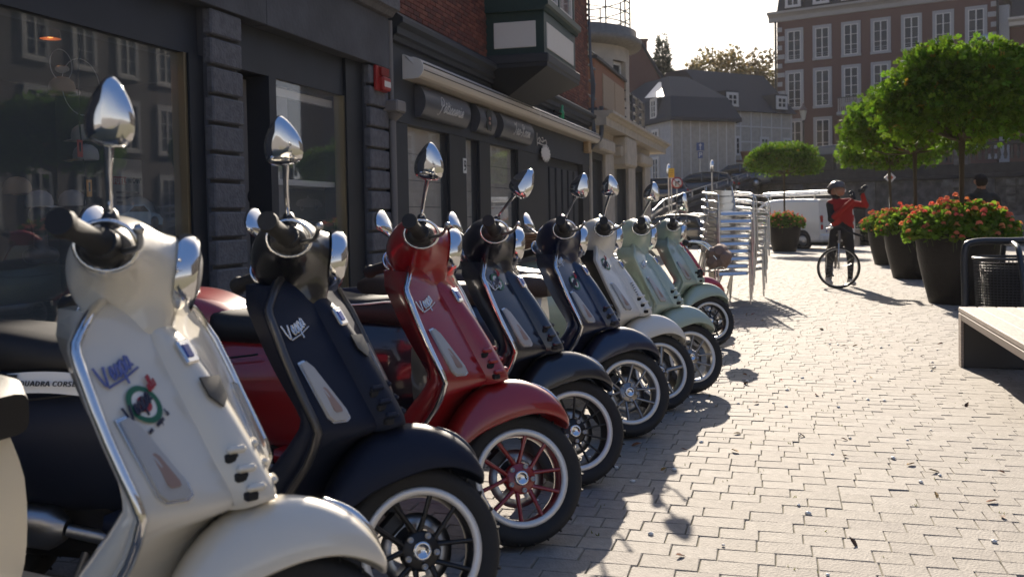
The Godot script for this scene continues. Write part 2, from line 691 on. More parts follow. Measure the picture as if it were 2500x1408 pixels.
	for v in [["low", 0.14, 0.775], ["high", 0.14, 0.865], ["mid", 0.13, 0.8]]:
		S["dot_white_" + v[0]] = rings_of.call(v[1], v[2], 0.0005, 0.029, 0.003)
		S["dot_green_" + v[0]] = rings_of.call(v[1], v[2], 0.024, 0.034, 0.0042)
		S["dot_red_" + v[0]] = rings_of.call(v[1], v[2], 0.0004, 0.0145, 0.0046)
		mb = MB.new()
		var zz: float = v[1]
		var yy: float = v[2]
		script(mb, "Vespa", 0.0165, func(x: float, y: float) -> Array: return shield_at(zz + 0.042 - (x * 0.9 - y * 0.3), yy - 0.026 + (x * 0.45 + y * 0.9), 0.006), 0.0028)
		S["dot_word_" + v[0]] = mb.mesh()
		mb = MB.new()
		script(mb, "ello", 0.011, func(x: float, y: float) -> Array: return shield_at(zz - 0.022 - (x * 0.9 - y * 0.3), yy + 0.018 + (x * 0.45 + y * 0.9), 0.0065), 0.0018)
		S["dot_word_red_" + v[0]] = mb.mesh()
	mb = MB.new()
	for k in 3:
		script(mb, ["rrr", "eespa", "le"][k], 0.0062, func(x: float, y: float) -> Array: return shield_at(0.158 - [0.0, 0.022, 0.052][k] - (x * 0.9 - y * 0.3), 0.722 + [0.0, 0.01, 0.025][k] + (x * 0.45 + y * 0.9), 0.004), 0.0009)
	S.web = mb.mesh()
	mb = MB.new()
	mb.cbox(Vector3(shield_x(0.858, 0) + 0.038, 0.858, 0.013), Vector3(0.012, 0.055, 0.042), 0.004, Basis(Vector3(0, 0, 1), 0.55))
	S.badge = mb.mesh()
	mb = MB.new()
	mb.cbox(Vector3(shield_x(0.858, 0) + 0.0435, 0.861, 0.018), Vector3(0.006, 0.03, 0.022), 0.002, Basis(Vector3(0, 0, 1), 0.55))
	S.badge_blue = mb.mesh()
	mb = MB.new()
	var crest := []
	for p in [Vector2(-0.02, 0.785), Vector2(0.03, 0.79), Vector2(0.032, 0.755), Vector2(0.012, 0.73), Vector2(-0.01, 0.745)]:
		crest.append(p)
	shield_ribbon(mb, crest, 0.042, 0.004)
	S.crest = mb.mesh()
	# headset
	var bones := [[Vector3(-0.375, 1.03, -0.06), Vector3(-0.375, 1.03, 0.06), 0.07, 0.07], [Vector3(-0.37, 1.026, 0), Vector3(-0.29, 1.02, 0), 0.084, 0.08], [Vector3(-0.37, 0.99, 0), Vector3(-0.328, 0.905, 0), 0.075, 0.068]]
	for s in [-1.0, 1.0]:
		bones.append([Vector3(-0.375, 1.035, s * 0.05), Vector3(-0.392, 1.02, s * 0.165), 0.07, 0.052])
	S.headset = blob(bones, 0.0085, 0.05)
	mb = MB.new()
	S.rims = []
	S.pod = []
	var grip := []
	var lever := []
	for s in [-1.0, 1.0]:
		var c := Vector3(-0.394, 1.018, s * 0.205)
		S.rims.append(MB.new().tube(ring(c, 0.056, 24, Vector3(0.97, 0.1, 0.3 * s).normalized(), Vector3(-0.2, 0.78, 0.2 * s)), 0.0055, 6, true).mesh())
		S.pod.append(MB.new().ell(c + Vector3(0, 0, -0.012 * s), Vector3(0.05, 0.041, 0.03), 12).tube([c, c + Vector3(-0.008, 0.0, s * 0.035)], [0.03, 0.026], 10).mesh())
		var g := MB.new()
		g.tube([c + Vector3(-0.01, 0.0, s * 0.02), c + Vector3(-0.016, -0.001, s * 0.035), c + Vector3(-0.02, -0.002, s * 0.04), c + Vector3(-0.068, -0.004, s * 0.145), c + Vector3(-0.07, -0.004, s * 0.15), c + Vector3(-0.076, -0.004, s * 0.166)], [0.026, 0.027, 0.0205, 0.021, 0.026, 0.024], 14)
		grip.append(g.mesh())
		g = MB.new()
		g.tube(cr([c + Vector3(0.03, -0.012, s * 0.01), c + Vector3(0.055, -0.012, s * 0.06), c + Vector3(0.05, -0.008, s * 0.155)], 5), 0.0062, 6).ell(c + Vector3(0.05, -0.008, s * 0.16), Vector3.ONE * 0.011, 8)
		lever.append(g.mesh())
	S.grip = grip
	S.lever = lever
	var faced := Transform3D(Basis(Vector3(0, 0, 1), -PI / 2 - 0.06), Vector3(-0.25, 1.018, 0))
	S.bezel = MB.new().lathe([Vector2(0.082, -0.012), Vector2(0.0865, 0.0), Vector2(0.086, 0.018), Vector2(0.08, 0.03), Vector2(0.071, 0.033), Vector2(0.068, 0.026)], 32, faced).mesh()
	S.headlamp = MB.new().lathe([Vector2(0.071, 0.024), Vector2(0.06, 0.034), Vector2(0.035, 0.042), Vector2(0.001, 0.045)], 32, faced).mesh()
	S.clip = MB.new().cbox(Vector3(-0.36, 0.99, 0.085), Vector3(0.028, 0.012, 0.018), 0.004, Basis(Vector3(0, 0, 1), -0.5)).mesh()
	# mirror: chrome teardrop on a stem; origin at the foot of the stem
	S.mirror_stem = MB.new().tube(cr(V([0, 0, 0, -0.002, 0.03, 0.012, -0.008, 0.075, 0.075, -0.01, 0.115, 0.14]), 4), [0.012, 0.011, 0.009, 0.007, 0.006, 0.006, 0.006, 0.006, 0.0065, 0.007, 0.008, 0.009, 0.011], 8).mesh()
	S.mirror_foot = MB.new().lathe([Vector2(0.019, -0.02), Vector2(0.018, 0.012), Vector2(0.013, 0.03), Vector2(0.006, 0.036)], 12).mesh()
	rings = []
	for k in 9:
		var t := [-1.0, -0.97, -0.8, -0.45, 0.0, 0.45, 0.8, 0.97, 1.0][k] as float
		var s := sqrt(maxf(1 - t * t, 0.0004))
		var r := PackedVector3Array()
		for p in cr([Vector2(0, 0.073), Vector2(0.031, 0.047), Vector2(0.053, 0.004), Vector2(0.05, -0.036), Vector2(0.024, -0.05), Vector2(-0.024, -0.05), Vector2(-0.05, -0.036), Vector2(-0.053, 0.004), Vector2(-0.031, 0.047)], 4, true):
			r.append(Vector3(-0.012, 0.157, 0.158) + Basis(Vector3.UP, 0.8) * Basis(Vector3(0, 0, 1), 0.3) * (Basis(Vector3.RIGHT, 0.25) * Vector3(t * 0.021, p.y * (0.25 + 0.75 * s), p.x * s)))
		rings.append(r)
	S.mirror_head = MB.new().loft(rings).mesh()
	# front mudguard
	var ridge := cr(V([0.188, 0.41, 0, 0.18, 0.435, 0, 0.145, 0.488, 0, 0.09, 0.533, 0, 0.01, 0.563, 0, -0.08, 0.56, 0, -0.17, 0.515, 0, -0.235, 0.43, 0, -0.27, 0.33, 0, -0.278, 0.3, 0]), 4)
	var skirt := cr(V([0.187, 0.4, 0.006, 0.172, 0.415, 0.045, 0.13, 0.434, 0.072, 0.07, 0.446, 0.09, 0.0, 0.44, 0.098, -0.08, 0.414, 0.101, -0.15, 0.382, 0.102, -0.205, 0.345, 0.1, -0.25, 0.31, 0.094, -0.272, 0.29, 0.085]), 4)
	rings = []
	for i in ridge.size():
		var r := PackedVector3Array()
		for k in 17:
			var g := PI * k / 16
			var zc := cos(g)
			var yy := pow(sin(g), 0.75)
			var q: Vector3 = skirt[i]
			r.append(Vector3(lerpf(q.x, ridge[i].x, yy), lerpf(q.y, ridge[i].y, yy), q.z * signf(zc) * pow(absf(zc), 0.7)))
		for k in 17:
			var p: Vector3 = r[16 - k]
			r.append(p + (Vector3(-0.02, 0.3, 0) - p).normalized() * 0.007)
		rings.append(r)
	S.fender = MB.new().loft(rings).mesh()
	var strip := []
	for i in range(5, 15):
		strip.append(ridge[i] + Vector3(0.002, 0.004, 0))
	S.fender_strip = MB.new().tube(strip, [0.003, 0.006, 0.009, 0.011, 0.012, 0.012, 0.011, 0.009, 0.006, 0.003], 8).mesh()
	# wheels
	var lay := Transform3D(Basis(Vector3.RIGHT, PI / 2), Vector3())
	var tyre := []
	for p in cr([Vector2(0.158, 0.034), Vector2(0.17, 0.045), Vector2(0.19, 0.054), Vector2(0.209, 0.051), Vector2(0.2215, 0.035), Vector2(0.2275, 0.012), Vector2(0.2275, -0.012), Vector2(0.2215, -0.035), Vector2(0.209, -0.051), Vector2(0.19, -0.054), Vector2(0.17, -0.045), Vector2(0.158, -0.034)], 3):
		tyre.append(p)
	var tm := MB.new().lathe(tyre, 48, lay)
	for k in 26:
		for s in [-1.0, 1.0]:
			var g: float = TAU * (k + 0.25 * s) / 26
			tm.box(Vector3(cos(g) * 0.216, sin(g) * 0.216, s * 0.0345), Vector3(0.01, 0.006, 0.026), Basis(Vector3(0, 0, 1), g) * Basis(Vector3.RIGHT, s * 0.55) * Basis(Vector3.UP, s * 0.5))
	S.tyre = tm.mesh()
	S.rim_lip = MB.new().lathe([Vector2(0.1645, 0.03), Vector2(0.167, 0.043), Vector2(0.164, 0.048), Vector2(0.146, 0.047), Vector2(0.144, 0.038)], 48, lay).lathe([Vector2(0.1645, -0.03), Vector2(0.166, -0.041), Vector2(0.149, -0.044)], 48, lay).mesh()
	S.rim_barrel = MB.new().lathe([Vector2(0.148, 0.041), Vector2(0.143, 0.03), Vector2(0.139, 0.0), Vector2(0.143, -0.03), Vector2(0.148, -0.042)], 48, lay).mesh()
	for v in ["pairs", "fine", "star"]:
		mb = MB.new()
		mb.lathe([Vector2(0.001, 0.03), Vector2(0.046, 0.03), Vector2(0.054, 0.022), Vector2(0.055, 0.0), Vector2(0.05, -0.02)], 30, lay)
		var n: int = {"pairs": 10, "fine": 14, "star": 5}[v]
		for k in n:
			var g: float = TAU * k / n
			var p1 := Vector3(cos(g) * 0.045, sin(g) * 0.045, 0.014)
			var p2 := Vector3(cos(g) * 0.144, sin(g) * 0.144, 0.03)
			var r := [0.011, 0.0085, 0.0095]
			if v == "pairs":
				var g0 := TAU * (k / 2) / 5 + 0.31
				var s := -1.0 if k % 2 else 1.0
				p1 = Vector3(cos(g0 + s * 0.16) * 0.05, sin(g0 + s * 0.16) * 0.05, 0.016)
				p2 = Vector3(cos(g0 + s * 0.36) * 0.144, sin(g0 + s * 0.36) * 0.144, 0.033)
			elif v == "fine":
				r = [0.007, 0.0055, 0.006]
			else:
				r = [0.024, 0.02, 0.017]
			mb.tube([p1, p1.lerp(p2, 0.5) + Vector3(0, 0, 0.003), p2], r, 6, false, false, 0.8)
		S["spokes_" + v] = mb.mesh()
	S.hub = MB.new().lathe([Vector2(0.026, 0.028), Vector2(0.026, 0.04), Vector2(0.022, 0.043), Vector2(0.017, 0.043), Vector2(0.016, 0.039), Vector2(0.001, 0.039)], 24, lay).mesh()
	mb = MB.new()
	for k in 5:
		mb.lathe([Vector2(0.009, 0.028), Vector2(0.009, 0.036), Vector2(0.006, 0.037), Vector2(0.005, 0.032), Vector2(0.001, 0.032)], 8, Transform3D(lay.basis, Vector3(cos(TAU * k / 5 + 0.94) * 0.042, sin(TAU * k / 5 + 0.94) * 0.042, 0)))
	S.bolts = mb.mesh()
	mb = MB.new()
	mb.lathe([Vector2(0.07, -0.022), Vector2(0.1, -0.022), Vector2(0.1, -0.027), Vector2(0.07, -0.027)], 40, lay, 5)
	for k in 5:
		mb.box(Vector3(cos(TAU * k / 5) * 0.06, sin(TAU * k / 5) * 0.06, -0.026), Vector3(0.04, 0.014, 0.005), Basis(Vector3(0, 0, 1), TAU * k / 5))
	S.disc = mb.mesh()
	S.caliper = MB.new().cbox(Vector3(-0.07, 0.07, -0.03), Vector3(0.07, 0.05, 0.04), 0.01, Basis(Vector3(0, 0, 1), 0.8)).cbox(Vector3(-0.06, 0.12, -0.07), Vector3(0.05, 0.3, 0.03), 0.01, Basis(Vector3(0, 0, 1), 0.4)).tube(V([0, 0, -0.07, 0, 0, 0.02]), 0.014, 10).mesh()
	# floor, body, seat
	mb = MB.new()
	rings = []
	for p in [[-0.36, 0.33, 0.17], [-0.45, 0.3, 0.175], [-0.7, 0.3, 0.185], [-0.85, 0.32, 0.18]]:
		rings.append(PackedVector3Array([Vector3(p[0], p[1], -p[2]), Vector3(p[0], p[1], p[2]), Vector3(p[0], p[1] - 0.035, p[2] + 0.008), Vector3(p[0], p[1] - 0.09, p[2] * 0.8), Vector3(p[0], p[1] - 0.09, -p[2] * 0.8), Vector3(p[0], p[1] - 0.035, -p[2] - 0.008)]))
	S.floor = mb.loft(rings, true, true, 1).mesh()
	S.floor_strips = []
	for k in 3:
		for s in [-1, 1]:
			S.floor_strips.append(MB.new().cbox(Vector3(-0.58, 0.303, s * (0.05 + k * 0.045)), Vector3(0.36, 0.01, 0.016), 0.004).mesh())
	var body_rows := [[-0.64, 0.3, 0.70, 0.1], [-0.7, 0.29, 0.73, 0.135], [-0.8, 0.285, 0.745, 0.165], [-0.9, 0.285, 0.75, 0.195], [-1.05, 0.29, 0.755, 0.225], [-1.2, 0.3, 0.76, 0.236], [-1.35, 0.325, 0.765, 0.232], [-1.5, 0.37, 0.765, 0.208], [-1.62, 0.43, 0.755, 0.165], [-1.7, 0.5, 0.74, 0.115], [-1.74, 0.56, 0.715, 0.06]]
	rings = []
	for k in 34:
		var x := -0.64 - 1.1 * k / 33.0
		var lo := curve(body_rows, x, 1)
		var hi := curve(body_rows, x, 2)
		var w := curve(body_rows, x, 3)
		var r := PackedVector3Array()
		for j in 28:
			var g := TAU * j / 28
			var yy := lerpf(lo, hi, 0.5 + 0.5 * signf(sin(g)) * pow(absf(sin(g)), 0.85))
			var narrow := 1.0 - 0.34 * smoothstep(0.55, 1.0, (yy - lo) / (hi - lo))
			r.append(Vector3(x, yy, w * narrow * signf(cos(g)) * pow(absf(cos(g)), 0.6)))
		rings.append(r)
	S.body = MB.new().loft(rings).mesh()
	S.seam = []
	for s in [-1.0, 1.0]:
		var pts := []
		for k in 12:
			var x := -0.86 - 0.78 * k / 11.0
			var w := curve(body_rows, x, 3)
			pts.append(Vector3(x, 0.655 - 0.03 * sin(PI * k / 11.0), s * (w * 0.93 + 0.004)))
		S.seam.append(MB.new().tube(pts, 0.004, 5).mesh())
	var seat_rows := [[-0.6, 0.705, 0.755, 0.07], [-0.64, 0.7, 0.785, 0.105], [-0.72, 0.705, 0.797, 0.125], [-0.85, 0.715, 0.79, 0.142], [-1.0, 0.72, 0.797, 0.155], [-1.15, 0.73, 0.82, 0.16], [-1.3, 0.74, 0.83, 0.15], [-1.42, 0.745, 0.825, 0.12], [-1.48, 0.75, 0.8, 0.07]]
	for v in [["seat", -0.6, -1.48, 0.0], ["seat_short", -0.6, -1.12, 0.0], ["hump", -1.02, -1.6, 0.05]]:
		rings = []
		for k in 23:
			var x := lerpf(v[1], v[2], k / 22.0)
			var xs := x if v[0] == "seat" else clampf(lerpf(-0.6, -1.48, k / 22.0) if v[0] == "hump" else x, -1.48, -0.6)
			var lo := curve(seat_rows, xs if v[0] != "hump" else clampf(x, -1.48, -0.6), 1) - 0.04
			var hi: float = curve(seat_rows, xs, 2) + v[3]
			var w := curve(seat_rows, xs, 3)
			if v[0] == "hump":
				hi = 0.74 + 0.14 * pow(sin(PI * clampf((k + 1.5) / 25.0, 0, 1)), 0.6)
				w = 0.05 + 0.125 * pow(sin(PI * clampf((k + 2.5) / 27.0, 0, 1)), 0.5)
			elif v[0] == "seat_short" and k > 19:
				w *= [0.95, 0.8, 0.5][k - 20]
			var r := PackedVector3Array()
			for j in 18:
				var g := TAU * j / 18
				r.append(Vector3(x, lerpf(lo, hi, 0.5 + 0.5 * signf(sin(g)) * pow(absf(sin(g)), 0.55)), w * signf(cos(g)) * pow(absf(cos(g)), 0.5)))
			rings.append(r)
		S[v[0]] = MB.new().loft(rings).mesh()
	S.piping = []
	for s in [-1.0, 1.0]:
		var pts := []
		for k in 14:
			var x := -0.62 - 0.84 * k / 13.0
			pts.append(Vector3(x, curve(seat_rows, x, 2) - 0.012 - 0.018 * sin(PI * k / 13.0), s * (curve(seat_rows, x, 3) * 0.97 + 0.004)))
		S.piping.append(MB.new().tube(pts, 0.004, 5).mesh())
	mb = MB.new()
	mb.tube(V([-0.98, 0.27, 0.17, -1.02, 0.275, 0.18, -1.4, 0.3, 0.19, -1.46, 0.305, 0.19]), [0.03, 0.06, 0.065, 0.04], 14).tube(V([-0.98, 0.27, 0.17, -0.85, 0.22, 0.1]), 0.02, 8)
	mb.tube(V([-1.42, 0.32, 0.19, -1.56, 0.36, 0.2]), 0.018, 8)
	S.muffler = mb.mesh()
	S.muffler_guard = MB.new().lathe([Vector2(0.001, 0.0), Vector2(0.07, 0.008), Vector2(0.1, 0.02), Vector2(0.105, 0.03)], 24, Transform3D(Basis(Vector3.RIGHT, PI / 2), Vector3(-0.93, 0.36, 0.2)), 1).mesh()
	S.engine = MB.new().cbox(Vector3(-1.1, 0.26, 0.02), Vector3(0.5, 0.2, 0.22), 0.04).cbox(Vector3(-1.3, 0.24, -0.12), Vector3(0.4, 0.16, 0.08), 0.03).mesh()
	S.stand = [MB.new().tube(V([-0.95, 0.24, -0.1, -1.02, 0.015, -0.22]), 0.012, 8).mesh(), MB.new().tube(V([-0.95, 0.24, 0.1, -1.02, 0.015, 0.16]), 0.012, 8).mesh()]
	S.tail_lamp = MB.new().ell(Vector3(-1.735, 0.66, 0), Vector3(0.025, 0.04, 0.055), 10).mesh()
	S.rack = MB.new().tube(cr(V([-1.45, 0.79, -0.1, -1.6, 0.8, -0.12, -1.8, 0.81, -0.1, -1.83, 0.81, 0, -1.8, 0.81, 0.1, -1.6, 0.8, 0.12, -1.45, 0.79, 0.1]), 4), 0.007, 6).tube(V([-1.55, 0.8, -0.11, -1.62, 0.7, -0.08]), 0.006, 6).tube(V([-1.55, 0.8, 0.11, -1.62, 0.7, 0.08]), 0.006, 6).mesh()
	var horn := MB.new()
	for k in 7:
		horn.cbox(Vector3(shield_x(0.73 - k * 0.012, 0.0) + 0.022, 0.75 - k * 0.013, 0.02), Vector3(0.012, 0.007, 0.06), 0.002, Basis(Vector3(0, 0, 1), 0.5))
	S.horn_grille = horn.mesh()


func wheel(parent: Node, called: String, centre: Transform3D, o: Dictionary) -> void:
	var w := part(parent, called, S.tyre, M.rubber, centre)
	part(w, "rim_ring", S.rim_lip, M.machined)
	part(w, "rim", S.rim_barrel, o.rim)
	part(w, "spokes", S["spokes_" + o.get("spokes", "pairs")], o.rim)
	part(w, "hub_cap", S.hub, M.chrome)
	part(w, "wheel_bolts", S.bolts, M.steel)
	part(w, "brake_disc", S.disc, M.steel)


func scooter(label: String, x: float, z: float, o: Dictionary) -> Node3D:
	var t := thing("scooter", label, "scooter", on(x, z, -deg_to_rad(o.get("turn", 18.7))), "scooters parked in a row on the square")
	var p: Material = o.paint
	part(t, "leg_shield", S.shield, p)
	part(t, "inner_leg_shield", S.inner, o.get("inner", p))
	for q in S.trim:
		part(t, "shield_trim", q, o.get("trim", M.chrome))
	var tie := part(t, "horn_cover", S.tie, p)
	for k in 6:
		part(tie, "louvre", S.louvre[k], o.get("louvre", p))
		part(tie, "louvre_slot", S.louvre_slot[k], M.dark)
	part(tie, "badge", S.badge, M.alu)
	part(tie, "badge_emblem", S.badge_blue, M.badge)
	if o.has("crest"):
		part(tie, "crest_sticker", S.crest, M.crest)
	if o.has("grille"):
		part(tie, "horn_grille", S.horn_grille, M.chrome)
	for k in 2:
		var li := part(t, "indicator", S.lens_frame[k], M.alu)
		part(li, "indicator_lens", S.lens[k], M.lens)
		part(li, "indicator_bulb", S.lens_core[k], M.lens_in)
	if o.has("word"):
		part(t, "script_badge", S[o.word], o.get("ink", M.alu))
	if o.has("dot"):
		var d := part(t, "round_sticker", S["dot_white_" + o.dot], M.white)
		part(d, "sticker_green_ring", S["dot_green_" + o.dot], M.green_ink)
		part(d, "sticker_red_disc", S["dot_red_" + o.dot], M.red_ink)
		part(d, "sticker_script", S["dot_word_" + o.dot], M.navy_ink)
		part(d, "sticker_red_script", S["dot_word_red_" + o.dot], M.red_ink)
		if o.has("web"):
			part(d, "sticker_address", S.web, M.navy_ink)
	part(t, "floorboard", S.floor, p)
	for q in S.floor_strips:
		part(t, "floor_strip", q, M.rubber)
	var b := part(t, "body", S.body, p, at(-0.05, 0, 0))
	for q in S.seam:
		part(b, "cowl_seam", q, M.dark)
	part(b, "tail_lamp", S.tail_lamp, M.tail)
	var seat := part(t, "seat", S.seat_short if o.has("hump") else S.seat, o.seat, at(-0.05, 0, 0))
	if o.has("piping"):
		for q in S.piping:
			part(seat, "piping", q, o.piping)
	if o.has("hump"):
		part(t, "seat_cowl", S.hump, p, at(-0.05, 0, 0))
	part(t, "engine", S.engine, M.plastic)
	var mu := part(t, "silencer", S.muffler, M.blackgloss if o.has("guard") else M.steel)
	if o.has("guard"):
		part(mu, "silencer_guard", S.muffler_guard, M.blackgloss)
	for q in S.stand:
		part(t, "stand_leg", q, M.steel)
	if o.has("plate"):
		var pl := MB.new()
		for k in 8:
			var q := []
			for e in [[k, 0.65], [k + 1, 0.65], [k + 1, 0.705], [k, 0.705]]:
				var px: float = -1.1 + 0.24 * e[0] / 8.0
				q.append(Vector3(px, e[1] + 0.008 * sin(PI * e[0] / 8.0), curve([[-1.15, 0.203], [-1.0, 0.193], [-0.85, 0.168]], px, 1) + 0.016 - (e[1] - 0.65) * 0.5))
			pl.sg(1).quad(q[0], q[1], q[2], q[3])
		var sk := part(b, "white_sticker", pl, M.white)
		lettering(sk, "sticker_print", "SQUADRA CORSE", 0.014, M.dark, Transform3D(Basis(Vector3.UP, 0.11) * Basis(Vector3.RIGHT, -0.46), Vector3(-0.96, 0.683, 0.201)), true, "Droid Sans", 1.2)
		part(sk, "sticker_shield", MB.new().prism(V2([-0.022, 0.025, 0.022, 0.025, 0.02, -0.008, 0, -0.028, -0.02, -0.008]), 0.002, Transform3D(Basis(Vector3.RIGHT, -0.46), Vector3(-1.078, 0.682, 0.207))), M.crest)
	if o.has("rack"):
		part(t, "rear_rack", S.rack, M.chrome)
	wheel(t, "rear_wheel", at(-1.38, 0.227, 0), o)
	# everything that turns with the handlebar
	var turn := Basis(AXIS.normalized(), deg_to_rad(o.get("steer", 40.0)))
	var st := Transform3D(turn, AXIS_AT - turn * AXIS_AT)
	wheel(t, "front_wheel", st * Transform3D(Basis(Vector3(0, 0, 1), o.get("spin", 0.2)), Vector3(0, 0.227, 0)), o)
	part(t, "fork_arm", S.caliper, M.plastic, st * at(0, 0.224, 0))
	var f := part(t, "mudguard", S.fender, p, st)
	part(f, "mudguard_strip", S.fender_strip, o.get("trim", M.chrome))
	var h := part(t, "headset", S.headset, o.get("head", p), st)
	for k in 2:
		part(h, "chrome_collar", S.rims[k], M.chrome)
		part(h, "switch_pod", S.pod[k], M.plastic)
	part(h, "vent_clip", S.clip, M.steel)
	var hl := part(t, "headlight", S.bezel, M.chrome, st)
	part(hl, "headlight_lens", S.headlamp, M.lens)
	for k in 2:
		part(t, "grip", S.grip[k], M.rubber, st)
		part(t, "brake_lever", S.lever[k], M.steel, st)
		var s := -1.0 if k == 0 else 1.0
		var tilt: Vector3 = o.get("mirror", Vector3(0, 0, 0)) if k == 1 else o.get("mirror_left", Vector3(0.05, 0, 0.1))
		var mt := st * Transform3D(Basis.from_euler(Vector3(tilt.x * s, tilt.y * s, tilt.z)), Vector3(-0.39, 1.058, s * 0.19)) * Transform3D(Basis.from_scale(Vector3(1, 1, s)), Vector3())
		var mm := part(t, "mirror", S.mirror_head, o.get("mirror_skin", M.chrome), mt)
		part(mm, "mirror_stem", S.mirror_stem, M.chrome)
		part(mm, "mirror_foot", S.mirror_foot, M.plastic)
	return t


func scooters() -> void:
	M.badge = mat(0.03, 0.06, 0.3, 0.3)
	M.crest = mat(0.02, 0.017, 0.012, 0.3)
	M.green_ink = mat(0.01, 0.12, 0.06, 0.4)
	M.red_ink = mat(0.35, 0.02, 0.03, 0.4)
	M.navy_ink = mat(0.01, 0.012, 0.04, 0.4)
	M.black_seat = grain(mat(0.014, 0.014, 0.016, 0.55), noise_tex(0.05, 0.75, 1.0, 8), 3.0, bump_tex(0.2, 4), 0.05)
	M.brown_seat = grain(mat(0.085, 0.05, 0.036, 0.5), noise_tex(0.05, 0.75, 1.0, 8), 3.0, bump_tex(0.2, 4), 0.05)
	M.blue_script = mat(0.12, 0.15, 0.36, 0.35, 0.5)
	M.rim_black = mat(0.02, 0.02, 0.021, 0.35, 0.3)
	M.rim_red = paint(0.26, 0.008, 0.012)
	M.rim_grey = mat(0.3, 0.29, 0.28, 0.3, 0.9)
	M.graphite = mat(0.09, 0.09, 0.095, 0.32, 0.7)
	scooter_shapes()
	var cream := paint(0.7, 0.655, 0.56)
	var red := paint(0.3, 0.008, 0.012)
	scooter("cream white scooter nearest the camera, with a blue script badge on its shield", -0.445, -1.93, {"turn": 14.0, "paint": cream, "rim": M.rim_black, "seat": M.black_seat, "word": "word", "ink": M.blue_script, "dot": "low", "web": true, "crest": true})
	scooter("matt midnight blue scooter with black wheels, between the cream one and the red one", -0.266, -2.64, {"turn": 16.0, "paint": paint(0.012, 0.017, 0.034, false), "head": M.blackgloss, "plate": true, "trim": M.graphite, "rim": M.rim_black, "seat": M.black_seat, "word": "word", "crest": true, "louvre": paint(0.012, 0.017, 0.034, false), "mirror": Vector3(-0.1, 0, 0.2)})
	scooter("glossy dark red scooter with red wheel spokes and a red seat hump", 0.008, -3.39, {"paint": red, "rim": M.rim_red, "seat": M.black_seat, "hump": true, "word": "word", "mirror": Vector3(0, 0, 0), "spin": 0.25})
	scooter("black and navy scooter with many thin black spokes, beside the red one", 0.24, -4.15, {"paint": paint(0.004, 0.007, 0.018), "rim": M.rim_black, "spokes": "fine", "seat": M.black_seat, "piping": M.white, "word": "word_low", "dot": "high", "guard": true, "mirror": Vector3(0.15, 0, -0.5)})
	scooter("glossy navy blue scooter with silver spoked wheels and a brown seat", 0.58, -5.09, {"turn": 21.0, "paint": paint(0.005, 0.011, 0.04), "rim": M.rim_grey, "seat": M.brown_seat, "word": "word_high", "dot": "mid", "mirror": Vector3(0.1, 0, -0.25)})
	scooter("white scooter with a black inner shield and five broad wheel spokes", 0.845, -5.8, {"paint": paint(0.72, 0.69, 0.62), "inner": M.plastic, "trim": paint(0.72, 0.69, 0.62), "rim": M.rim_grey, "spokes": "star", "seat": M.brown_seat, "dot": "high", "grille": true, "mirror": Vector3(-0.05, 0, 0.05)})
	var mint := paint(0.36, 0.45, 0.385)
	scooter("pale mint green scooter with silver spoked wheels, next to the white one", 1.136, -6.4, {"paint": mint, "rim": M.rim_grey, "seat": M.brown_seat, "trim": mint, "word": "word", "mirror": Vector3(0.1, 0, -0.1)})
	scooter("mint green scooter with black wheels carrying a rolled blanket on its front rack", 1.72, -8.7, {"turn": 23.0, "paint": mint, "rim": M.rim_black, "seat": M.brown_seat, "trim": mint, "rack": true, "mirror": Vector3(0.1, 0, -0.2)})
	scooter("bright red scooter with white shield at the far end of the row, mostly hidden", 1.92, -9.75, {"paint": paint(0.42, 0.012, 0.014), "inner": M.white, "rim": M.rim_grey, "seat": M.black_seat, "mirror": Vector3(0.4, 0, 0.1)})


